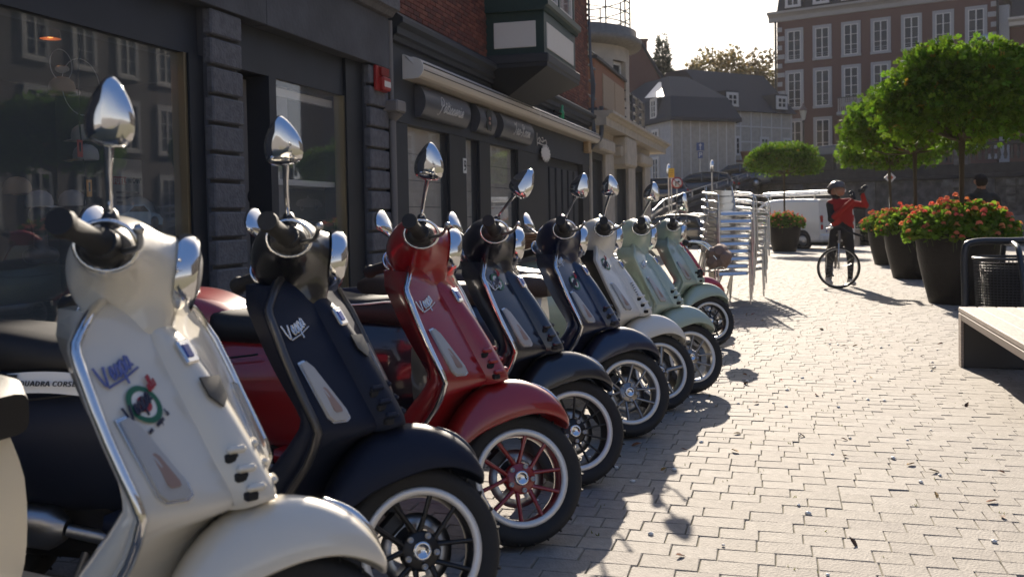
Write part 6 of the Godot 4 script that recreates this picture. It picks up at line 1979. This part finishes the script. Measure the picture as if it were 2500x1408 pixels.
func people() -> void:
	# cyclist with raised camera
	var red := Color(0.33, 0.014, 0.014)
	var black := Color(0.012, 0.013, 0.018)
	var skin := Color(0.36, 0.2, 0.14)
	var white := Color(0.5, 0.48, 0.45)
	M.cloth = M.tinted.duplicate()
	M.cloth.roughness = 0.85
	var t := thing("person", "cyclist in red and black jacket, helmet and sunglasses, raising a camera", "person", at(5.55, -0.13, -16.75))
	var bones := []
	var cols := []
	var add := func(a: Vector3, b: Vector3, ra: float, rb: float, c: Color) -> void:
		bones.append([a, b, ra, rb])
		cols.append(c)
	add.call(Vector3(0.0, 0.93, 0), Vector3(0.03, 1.02, 0), 0.145, 0.14, black)
	add.call(Vector3(-0.05, 1.08, 0.0), Vector3(-0.08, 1.3, 0.02), 0.115, 0.12, red)
	add.call(Vector3(0.06, 1.06, 0.02), Vector3(0.05, 1.3, 0.03), 0.13, 0.125, red)
	add.call(Vector3(-0.17, 1.38, 0.02), Vector3(0.13, 1.4, 0.03), 0.07, 0.07, red)
	add.call(Vector3(-0.09, 1.4, 0.0), Vector3(-0.08, 1.52, 0.0), 0.062, 0.058, black)
	add.call(Vector3(-0.075, 1.58, 0.0), Vector3(-0.03, 1.6, 0.05), 0.085, 0.075, skin)
	add.call(Vector3(-0.03, 1.565, 0.055), Vector3(0.0, 1.55, 0.07), 0.05, 0.035, skin)
	add.call(Vector3(0.005, 1.6, 0.1), Vector3(0.02, 1.605, 0.115), 0.016, 0.012, skin)
	# legs
	add.call(Vector3(-0.09, 0.9, 0.0), Vector3(-0.17, 0.5, 0.0), 0.1, 0.066, black)
	add.call(Vector3(-0.17, 0.5, 0.0), Vector3(-0.19, 0.12, -0.12), 0.062, 0.042, black)
	add.call(Vector3(0.1, 0.9, 0.0), Vector3(0.14, 0.5, 0.06), 0.1, 0.068, black)
	add.call(Vector3(0.14, 0.5, 0.06), Vector3(0.15, 0.12, 0.0), 0.062, 0.042, black)
	add.call(Vector3(-0.19, 0.09, -0.1), Vector3(-0.2, 0.05, 0.06), 0.045, 0.04, white)
	add.call(Vector3(0.15, 0.07, -0.03), Vector3(0.17, 0.035, 0.14), 0.045, 0.038, white)
	# arms
	add.call(Vector3(-0.19, 1.36, 0.02), Vector3(-0.2, 1.12, 0.12), 0.062, 0.052, black)
	add.call(Vector3(-0.2, 1.12, 0.12), Vector3(0.08, 1.42, 0.3), 0.05, 0.036, red)
	add.call(Vector3(0.15, 1.38, 0.03), Vector3(0.36, 1.34, 0.14), 0.062, 0.052, red)
	add.call(Vector3(0.36, 1.34, 0.14), Vector3(0.27, 1.53, 0.26), 0.05, 0.036, red)
	add.call(Vector3(0.17, 1.34, 0.03), Vector3(0.34, 1.3, 0.13), 0.04, 0.035, black)
	part(t, "body", blob(bones, 0.016, 0.035, cols), M.cloth)
	hand(t, Transform3D(Basis.from_euler(Vector3(0.2, 2.4, -0.6)), Vector3(0.11, 1.49, 0.31)), M.plastic, 0.5)
	hand(t, Transform3D(Basis.from_euler(Vector3(0.2, 2.2, 0.5)), Vector3(0.255, 1.56, 0.27)), M.plastic, 0.5)
	var hb := Basis.from_euler(Vector3(-0.35, 0.5, -0.3))
	var he := part(t, "helmet", MB.new().lathe([Vector2(0.134, -0.02), Vector2(0.143, 0.03), Vector2(0.13, 0.085), Vector2(0.085, 0.13), Vector2(0.002, 0.15)], 20, Transform3D(hb * Basis.from_scale(Vector3(0.88, 1, 1.2)), Vector3(-0.075, 1.61, 0.0))), mat(0.12, 0.11, 0.11, 0.35))
	for k in [-0.055, 0.0, 0.055]:
		part(he, "helmet_vent", MB.new().tube(cr([Vector3(k, 0.08, 0.13), Vector3(k, 0.145, 0.0), Vector3(k, 0.08, -0.14)], 4), 0.014, 5), mat(0.5, 0.47, 0.42, 0.4), Transform3D(hb, Vector3(-0.075, 1.612, 0.0)))
	part(he, "chin_strap", MB.new().tube(V([-0.13, 1.63, 0.06, -0.09, 1.52, 0.08, -0.03, 1.5, 0.07]), 0.007, 5), mat(0.35, 0.3, 0.22, 0.7))
	part(t, "sunglasses", MB.new().cbox(Vector3(0, 0.03, 0.1), Vector3(0.14, 0.042, 0.03), 0.012), mat(0.3, 0.33, 0.36, 0.08, 0.8), Transform3D(Basis.from_euler(Vector3(-0.35, 0.65, -0.1)), Vector3(-0.045, 1.6, 0.02)))
	one("handheld_camera", MB.new().cbox(Vector3.ZERO, Vector3(0.1, 0.065, 0.04), 0.01).lathe([Vector2(0.025, 0), Vector2(0.027, 0.05), Vector2(0.02, 0.052)], 12, Transform3D(Basis(Vector3.RIGHT, PI / 2), Vector3())), M.plastic, "small dark camera held up by the cyclist in both hands", "camera", Transform3D(Basis(Vector3.UP, 1.2), Vector3(5.74, 1.45, -16.4)))
	# man seen from behind the big planter
	var coat := Color(0.035, 0.032, 0.03)
	var hair := Color(0.012, 0.01, 0.009)
	t = thing("person", "dark-haired man in a dark jacket seen from behind the largest planter", "person", at(7.08, -0.18, -15.0))
	bones.clear()
	cols.clear()
	add.call(Vector3(0, 0.95, 0), Vector3(0, 1.12, 0), 0.16, 0.16, coat)
	add.call(Vector3(0, 1.15, 0), Vector3(0, 1.38, 0), 0.165, 0.17, coat)
	add.call(Vector3(-0.17, 1.46, 0), Vector3(0.17, 1.46, 0), 0.08, 0.08, coat)
	add.call(Vector3(-0.02, 1.52, 0), Vector3(0.02, 1.52, 0), 0.085, 0.085, coat)
	add.call(Vector3(0, 1.55, 0), Vector3(0.01, 1.64, 0), 0.06, 0.058, skin)
	add.call(Vector3(0.02, 1.7, -0.04), Vector3(0.035, 1.66, -0.065), 0.075, 0.055, skin)
	add.call(Vector3(0.0, 1.74, -0.01), Vector3(0.0, 1.72, 0.02), 0.093, 0.09, hair)
	add.call(Vector3(0.085, 1.69, -0.01), Vector3(0.085, 1.71, -0.01), 0.02, 0.022, skin)
	add.call(Vector3(-0.085, 1.69, 0.0), Vector3(-0.085, 1.71, 0.0), 0.018, 0.02, skin)
	for s in [-1.0, 1.0]:
		add.call(Vector3(s * 0.22, 1.43, 0), Vector3(s * 0.29, 1.16, 0.02), 0.075, 0.06, coat)
		add.call(Vector3(s * 0.29, 1.16, 0.02), Vector3(s * 0.24, 0.93, -0.14), 0.056, 0.042, coat)
		add.call(Vector3(s * 0.09, 0.9, 0), Vector3(s * 0.1, 0.5, 0.02), 0.1, 0.068, black)
		add.call(Vector3(s * 0.1, 0.5, 0.02), Vector3(s * 0.1, 0.1, 0.04), 0.065, 0.045, black)
		add.call(Vector3(s * 0.1, 0.05, 0.06), Vector3(s * 0.11, 0.04, -0.13), 0.045, 0.038, black)
		add.call(Vector3(s * 0.24, 0.93, -0.14), Vector3(s * 0.23, 0.87, -0.2), 0.035, 0.03, skin)
	part(t, "body", blob(bones, 0.014, 0.03, cols), M.cloth)
	part(t, "collar", MB.new().lathe([Vector2(0.1, 1.5), Vector2(0.085, 1.58), Vector2(0.08, 1.58), Vector2(0.09, 1.5)], 16), mat(0.04, 0.037, 0.034, 0.8))
	bicycle()


func bicycle() -> void:
	var t := thing("bicycle", "grey bicycle with straight bars held between the cyclist's legs, front wheel turned aside", "bicycle")
	var frame := mat(0.2, 0.18, 0.17, 0.35, 0.4)
	var fc := Vector3(5.34, 0.2, -16.25)
	var rc := Vector3(5.5, 0.2, -17.25)
	var head := Vector3(5.41, 0.8, -16.42)
	var lowh := Vector3(5.4, 0.62, -16.38)
	var bb := Vector3(5.48, 0.16, -16.85)
	var seat := Vector3(5.5, 0.82, -17.0)
	for k in 2:
		var c := fc if k == 0 else rc
		var u := Vector3(0.93, 0, 0.3).normalized() if k == 0 else Vector3(0.16, 0, -1).normalized()
		var tilt := Vector3(0.02, 1, 0).normalized()
		var w := part(t, "front_wheel" if k == 0 else "rear_wheel", MB.new().tube(ring(c, 0.325, 40, u, tilt), 0.018, 8, true), M.rubber)
		part(w, "rim", MB.new().tube(ring(c, 0.305, 40, u, tilt), 0.01, 5, true), M.steel)
		var sp := MB.new()
		for j in 20:
			var g := TAU * j / 20
			sp.tube([c, c + (u * cos(g) + tilt * sin(g)) * 0.3], 0.0018, 3, false, false)
		kind(part(w, "spokes", sp, M.alu), "stuff")
		part(w, "hub", MB.new().tube([c - u.cross(tilt) * 0.05, c + u.cross(tilt) * 0.05], 0.022, 10), M.steel)
		var n := u.cross(tilt).normalized()
		if k == 0:
			for s in [-0.06, 0.06]:
				part(t, "fork_leg", MB.new().tube([lowh + n * s + Vector3(-0.03, -0.02, 0.06), fc + Vector3(0, 0.2, 0) + n * s, fc + n * s], [0.02, 0.022, 0.014], 8), M.alu)
			part(t, "fork_crown", MB.new().tube([lowh + n * 0.08 + Vector3(-0.03, 0, 0.06), lowh - n * 0.08 + Vector3(-0.03, 0, 0.06)], 0.025, 8), frame)
	for l in [[head, lowh, 0.024], [head - Vector3(0, 0.05, 0), seat - Vector3(0, 0.15, 0), 0.017], [lowh, bb, 0.02], [bb, seat, 0.017], [bb, rc, 0.012], [seat - Vector3(0, 0.2, 0), rc, 0.01]]:
		part(t, "frame_tube", MB.new().tube([l[0], l[1]], l[2], 8), frame)
	part(t, "handlebar", MB.new().tube(cr([Vector3(5.22, 0.83, -16.42), Vector3(5.4, 0.87, -16.38), Vector3(5.5, 0.8, -16.33), Vector3(5.68, 0.72, -16.2)], 4), 0.014, 8), M.plastic)
	part(t, "grip", MB.new().tube([Vector3(5.2, 0.83, -16.42), Vector3(5.3, 0.86, -16.4)], 0.019, 8), M.white)
	part(t, "grip", MB.new().tube([Vector3(5.6, 0.75, -16.25), Vector3(5.72, 0.7, -16.18)], 0.019, 8), M.rubber)
	part(t, "saddle", MB.new().ell(seat + Vector3(0, 0.05, 0.02), Vector3(0.07, 0.035, 0.13), 10), M.plastic)
	part(t, "chainring", MB.new().lathe([Vector2(0.07, -0.004), Vector2(0.09, -0.004), Vector2(0.09, 0.004), Vector2(0.07, 0.004)], 20, Transform3D(Basis(Vector3(0, 0, 1), PI / 2), bb + Vector3(-0.06, 0, 0))), M.steel)
	part(t, "crank", MB.new().tube([bb + Vector3(-0.07, 0, 0), bb + Vector3(-0.08, -0.12, 0.12)], 0.012, 6), M.alu)
	part(t, "pedal", MB.new().cbox(bb + Vector3(-0.12, -0.12, 0.12), Vector3(0.1, 0.025, 0.09), 0.006), M.plastic)


func street_things() -> void:
	planter(9.6, -35.0, 0, Vector3(1.22, 0.72, 1.22), 3.1, Vector2(0.0, 0), 3600, ["smallest looking dark round planter, alone before the white van", "red geraniums round the foot of the lone small tree", "small round-headed tree before the white van, alone on the left"])
	planter(9.55, -25.0, 1, Vector3(1.15, 0.75, 1.15), 2.85, Vector2(-0.05, 0), 3600, ["third dark round planter, farthest of the row on the right", "red geraniums in the farthest planter of the right row", "round-headed tree farthest back in the right row, low limbs showing"])
	planter(7.75, -19.1, 2, Vector3(1.25, 0.85, 1.25), 2.85, Vector2(0.0, 0), 4200, ["middle dark round planter of the row on the right", "red geraniums in the middle planter of the right row", "middle round-headed tree of the right row, leaning crown to the left"])
	planter(6.05, -13.4, 3, Vector3(1.05, 0.85, 1.05), 2.62, Vector2(0.02, 0), 5200, ["largest dark round planter with pale scratches, nearest of the right row", "large bed of red geraniums in the nearest planter", "largest round-headed tree with dense crown, nearest of the right row"])
	# litter bin
	var t := thing("litter_bin", "dark wire mesh litter basket in a tube frame behind the bench", "litter bin", on(4.32, -8.6))
	var iron := mat(0.035, 0.04, 0.05, 0.4, 0.3)
	part(t, "hoop", MB.new().tube(cr(V([-0.4, 0, 0, -0.4, 0.5, 0, -0.4, 0.85, 0, -0.33, 0.94, 0, 0, 0.945, 0, 0.33, 0.94, 0, 0.4, 0.85, 0, 0.4, 0, 0]), 5), 0.03, 8), iron)
	part(t, "hoop", MB.new().tube(cr(V([-0.1, 0, 0.45, -0.1, 0.5, 0.42, -0.08, 0.85, 0.3, -0.02, 0.92, 0.1, 0.02, 0.92, -0.1, 0.08, 0.85, -0.3, 0.1, 0, -0.45]), 5), 0.024, 8), iron)
	part(t, "basket_rim", MB.new().tube(ring(Vector3(0, 0.8, 0), 0.3, 32, Vector3.RIGHT, Vector3.BACK), 0.013, 6, true), iron)
	part(t, "basket_base", MB.new().lathe([Vector2(0.001, 0.24), Vector2(0.26, 0.24), Vector2(0.26, 0.22), Vector2(0.001, 0.22)], 24), iron)
	var mesh := MB.new()
	for k in 60:
		var g := TAU * k / 60
		mesh.tube([Vector3(cos(g) * 0.27, 0.23, sin(g) * 0.27), Vector3(cos(g) * 0.3, 0.8, sin(g) * 0.3)], 0.003, 4, false, false)
	for k in 24:
		mesh.tube(ring(Vector3(0, 0.25 + k * 0.0235, 0), 0.27 + 0.03 * k / 24.0, 32, Vector3.RIGHT, Vector3.BACK), 0.003, 4, true)
	kind(part(t, "basket_mesh", mesh, iron), "stuff")
	part(t, "bin_liner", MB.new().lathe([Vector2(0.2, 0.26), Vector2(0.25, 0.74), Vector2(0.24, 0.74)], 24), M.dark)
	# bench
	t = thing("bench", "weathered wooden slat bench on a dark slab leg at the right edge", "bench", axes(3.43, gy(3.5, -7.0), -7.62, 0.27, -0.96) * at(0, 0, 0))
	var plank := grain(mat(0.36, 0.3, 0.26, 0.75), noise_tex(0.02, 0.6, 1.05, 91, 4), 2.0, bump_tex(0.05, 92), 0.15)
	plank.uv1_scale = Vector3(0.6, 5, 5)
	for k in 4:
		bx(t, "slat", plank, -2.6, 0.04, 0.415, 0.455, k * 0.135, 0.13 + k * 0.135, 0.006)
	for k in [-0.03, -2.2]:
		bx(t, "leg_slab", mat(0.04, 0.038, 0.038, 0.6), k - 0.055, k + 0.055, 0.0, 0.412, 0.02, 0.52, 0.006)
	bx(t, "side_rail", mat(0.12, 0.09, 0.075, 0.7), -2.55, 0.0, 0.36, 0.412, 0.0, 0.03, 0.004)
	bx(t, "end_cap", plank, -0.09, 0.03, 0.0, 0.412, -0.002, 0.02, 0.004)
	# café chairs in two stacks
	chair_stacks()
	# small things on the scooters
	var roll := thing("blanket_roll", "brown folded blanket strapped to the front rack of the mint scooter", "blanket")
	var base := at(1.765, gy(1.765, -8.78), -8.78, -deg_to_rad(18.7))
	var bm := grain(mat(0.25, 0.17, 0.14, 0.9), noise_tex(0.03, 0.7, 1.0, 95), 4.0, bump_tex(0.05, 96), 0.6)
	for k in 5:
		var pts := []
		for j in 15:
			var s := -0.15 + 0.3 * j / 14.0
			pts.append(Vector3(0.06 + 0.05 * cos(k * 1.3) + rng.randfn() * 0.004, 0.79 + 0.055 * sin(k * 1.3) + rng.randfn() * 0.006, s))
		part(roll, "blanket_fold", MB.new().tube(pts, [0.03, 0.05, 0.055, 0.06, 0.055, 0.062, 0.05, 0.06, 0.055, 0.06, 0.055, 0.06, 0.06, 0.05, 0.03], 10), bm, base)
	var fr := thing("front_rack", "chrome folding front rack on the mint scooter with black wheels", "rack", base)
	part(fr, "rack_frame", MB.new().tube(cr(V([-0.2, 0.93, -0.12, -0.05, 0.9, -0.13, 0.1, 0.72, -0.13, 0.11, 0.7, 0, 0.1, 0.72, 0.13, -0.05, 0.9, 0.13, -0.2, 0.93, 0.12]), 5), 0.008, 6), M.chrome)
	for z in [-0.06, 0.06]:
		part(fr, "rack_bar", MB.new().tube(V([-0.05, 0.9, z, 0.1, 0.72, z]), 0.006, 6), M.chrome)
	part(fr, "rack_stay", MB.new().tube(V([-0.08, 0.66, 0.1, 0.1, 0.71, 0.13]), 0.007, 6), M.chrome)
	part(fr, "rack_knob", MB.new().ell(Vector3(-0.09, 0.65, 0.11), Vector3(0.03, 0.045, 0.03), 10), M.plastic)
	part(fr, "rack_knob", MB.new().ell(Vector3(-0.21, 0.92, 0.13), Vector3(0.03, 0.03, 0.03), 10), M.plastic)
	var wk := thing("wicker_basket", "brown wicker basket on the rear rack of a mint scooter", "basket", base * at(-1.66, 0.82, 0))
	var wm := mat(0.22, 0.11, 0.06, 0.8)
	part(wk, "basket_wall", MB.new().cbox(Vector3(0, 0.1, 0), Vector3(0.3, 0.2, 0.36), 0.02), wm)
	for k in 7:
		var y := 0.02 + k * 0.027
		part(wk, "wicker_band", MB.new().tube(V([-0.155, y, -0.18, 0.155, y, -0.18, 0.155, y, 0.185, -0.155, y, 0.185]), 0.013, 5, true), wm)
	# dry leaves and pebbles
	var lm := MB.new()
	lm.sg(FLAT)
	var o := V([0, 0, -0.03, 0.012, 0.006, -0.012, 0.014, 0.009, 0.008, 0.0, 0.004, 0.035, -0.013, 0.01, 0.008, -0.012, 0.005, -0.012])
	for k in 6:
		lm.tri(Vector3(0, 0.001, 0), o[k], o[(k + 1) % 6])
	var lmesh := lm.mesh()
	var lmats := [mat(0.2, 0.07, 0.025, 0.8), mat(0.3, 0.17, 0.04, 0.8), mat(0.12, 0.06, 0.03, 0.8), mat(0.35, 0.3, 0.2, 0.8), mat(0.3, 0.035, 0.02, 0.8)]
	for k in 90:
		var s := rng.randf_range(3.2, 14.0)
		var x := rng.randf_range(0.02, 0.5) * s
		one("fallen_leaf", lmesh, lmats[rng.randi() % 5], "small dry curled leaf lying on the paving", "leaf", Transform3D(Basis.from_euler(Vector3(rng.randfn() * 0.3, rng.randf() * TAU, rng.randfn() * 0.3)).scaled(Vector3.ONE * rng.randf_range(0.45, 1.0)), Vector3(x, gy(x, -s) + 0.006, -s)), "dry leaves on the paving")
	var pm := MB.new().ell(Vector3.ZERO, Vector3(0.012, 0.006, 0.009), 6).mesh()
	for k in 60:
		var s := rng.randf_range(3.0, 9.0)
		var x := rng.randf_range(0.02, 0.5) * s
		one("pebble", pm, M.white, "tiny pale pebble lying on the paving", "pebble", at(x, gy(x, -s) + 0.004, -s, rng.randf() * TAU, rng.randf_range(0.6, 1.4)), "pebbles on the paving")
	var grass := []
	var gcol := []
	for k in 700:
		var s := rng.randf_range(3.0, 16.0)
		var p := FACADE * Vector3(s, 0, rng.randf_range(4.0, 13.0))
		for j in 3:
			grass.append(Transform3D(Basis.from_euler(Vector3(rng.randfn() * 0.5, rng.randf() * TAU, rng.randfn() * 0.5)), Vector3(p.x + rng.randfn() * 0.012, gy(p.x, p.z) - 0.006, p.z + rng.randfn() * 0.012)))
			gcol.append(Color(0.13, 0.14, 0.02))
	var gm := MB.new().sg(FLAT)
	gm.tri(Vector3(-0.004, 0, 0), Vector3(0.004, 0, 0), Vector3(0.002, 0.018, 0.004))
	tag(multi(self, "joint_moss", gm.mesh(), M.leaf, grass, gcol), "yellow-green moss and grass tufts in the paving joints", "moss")


func chair_stacks() -> void:
	var side := []
	for s in [-1.0, 1.0]:
		side.append(MB.new().tube(cr(V([s * 0.25, 0.0, 0.26, s * 0.25, 0.3, 0.25, s * 0.25, 0.6, 0.24, s * 0.255, 0.66, 0.2, s * 0.265, 0.68, 0.05, s * 0.26, 0.69, -0.14]), 5), 0.0125, 8).mesh())
		side.append(MB.new().tube(cr(V([s * 0.24, 0.0, -0.3, s * 0.22, 0.3, -0.2, s * 0.2, 0.43, -0.16, s * 0.2, 0.6, -0.2, s * 0.19, 0.78, -0.24]), 5), 0.0125, 8).mesh())
	var hoop := MB.new().tube(cr(V([0.26, 0.69, -0.14, 0.25, 0.7, -0.22, 0.17, 0.71, -0.29, 0, 0.715, -0.31, -0.17, 0.71, -0.29, -0.25, 0.7, -0.22, -0.26, 0.69, -0.14]), 5), 0.0125, 8).mesh()
	var front := MB.new().cbox(Vector3.ZERO, Vector3(0.45, 0.05, 0.012), 0.005).mesh()
	var rail := MB.new().tube(V([-0.25, 0.42, 0.22, 0.25, 0.42, 0.22]), 0.011, 8).mesh()
	var slat := MB.new().cbox(Vector3.ZERO, Vector3(0.44, 0.008, 0.075), 0.003).mesh()
	var back := []
	for k in 3:
		var r := []
		for y in [-0.035, 0.035]:
			var a := PackedVector3Array()
			for j in 9:
				var u := -1.0 + j / 4.0
				a.append(Vector3(u * 0.19, 0.52 + k * 0.085 + y, -0.2 - 0.03 * (1 - u * u) - k * 0.014))
			r.append(a)
		back.append(MB.new().loft(r, false, false, 1).mesh())
	var proto: Node3D = null
	for st in [[2.83, -13.25, 0.28, 9, "front stack"], [3.3, -14.35, 1.0, 9, "stack behind and to the right"]]:
		for k in st[3]:
			var where: Transform3D = on(st[0], st[1], st[2]) * at(rng.randfn() * 0.006, k * 0.098, k * 0.012 + rng.randfn() * 0.005, rng.randfn() * 0.02)
			var n: String = ["lowest", "second from the bottom", "third from the bottom", "fourth from the bottom", "middle", "fourth from the top", "third from the top", "second from the top", "topmost"][k]
			var label := "%s aluminium café chair of the %s" % [n, st[4]]
			if proto == null:
				proto = thing("cafe_chair", label, "chair", where, "stacked aluminium café chairs")
				for q in side:
					part(proto, "leg", q, M.alu)
				part(proto, "arm_hoop", hoop, M.alu)
				part(proto, "seat_rail", rail, M.alu)
				for j in 5:
					part(proto, "seat_slat", slat, M.alu, at(0, 0.435 - 0.008 * sin(PI * j / 4.0), 0.19 - j * 0.085))
				part(proto, "seat_front", front, M.alu, Transform3D(Basis(Vector3.RIGHT, -0.35), Vector3(0, 0.41, 0.238)))
				for q in back:
					part(proto, "back_slat", q, M.alu)
			else:
				var c: Node3D = proto.duplicate()
				c.name = "cafe_chair"
				add_child(c, true)
				c.transform = where
				tag(c, label, "chair", "stacked aluminium café chairs")


func _ready() -> void:
	rng.seed = 7
	# camera, sky, sun, exposure
	var cam := Camera3D.new()
	cam.name = "camera"
	var pitch := 0.03497
	var fw := Vector3(0, -sin(pitch), -cos(pitch))
	var r0 := Vector3.RIGHT
	var u0 := r0.cross(fw)
	var roll := 0.018
	cam.transform = Transform3D(Basis(r0 * cos(roll) - u0 * sin(roll), u0 * cos(roll) + r0 * sin(roll), -fw), Vector3(0, 1.12, 0))
	cam.projection = Camera3D.PROJECTION_FRUSTUM
	cam.keep_aspect = Camera3D.KEEP_HEIGHT
	cam.near = 0.05
	cam.far = 1500.0
	cam.size = 2 * 0.05 * 704.0 / 2430.0
	cam.frustum_offset = Vector2(0, -0.05 * 89.0 / 2430.0)
	var ph := CameraAttributesPhysical.new()
	ph.frustum_focal_length = 35.0
	ph.frustum_focus_distance = 5.5
	ph.exposure_aperture = 5.0
	cam.attributes = ph
	add_child(cam)
	cam.projection = Camera3D.PROJECTION_FRUSTUM
	cam.near = 0.05
	cam.far = 1500.0
	cam.size = 2 * 0.05 * 704.0 / 2430.0
	cam.frustum_offset = Vector2(0, -0.05 * 89.0 / 2430.0)
	var env := Environment.new()
	env.background_mode = Environment.BG_SKY
	env.tonemap_mode = Environment.TONE_MAPPER_LINEAR
	env.tonemap_exposure = 2.4
	env.sdfgi_enabled = true
	env.ssao_enabled = true
	env.ssil_enabled = true
	var sky := ProceduralSkyMaterial.new()
	sky.sky_top_color = Color(0.04, 0.08, 0.18).linear_to_srgb()
	sky.sky_horizon_color = Color(0.3, 0.315, 0.325).linear_to_srgb()
	sky.sky_curve = 0.16
	sky.sky_energy_multiplier = 1.0
	sky.ground_bottom_color = Color(0.12, 0.11, 0.1).linear_to_srgb()
	sky.ground_horizon_color = Color(0.2, 0.19, 0.18).linear_to_srgb()
	sky.sun_angle_max = 75.0
	sky.sun_curve = 0.3
	env.fog_enabled = true
	env.fog_density = 0.00045
	env.fog_light_color = Color(1.0, 0.98, 0.95)
	env.sky = Sky.new()
	env.sky.sky_material = sky
	var we := WorldEnvironment.new()
	we.name = "world"
	we.environment = env
	add_child(we)
	var sun := DirectionalLight3D.new()
	sun.name = "sun"
	sun.light_energy = 1.6
	sun.light_color = Color(1.0, 0.945, 0.87)
	sun.light_angular_distance = 0.5
	sun.shadow_enabled = true
	var el := deg_to_rad(25.5)
	var towards := Vector3(0.11, 0, -1).normalized() * cos(el) + Vector3.UP * sin(el)
	sun.transform = Transform3D(Basis.looking_at(-towards, Vector3.UP), Vector3(0, 30, 0))
	add_child(sun)
	make_materials()
	paving()
	scooters()
	shop_fronts()
	window_display()
	far_side()
	street_things()
	people()
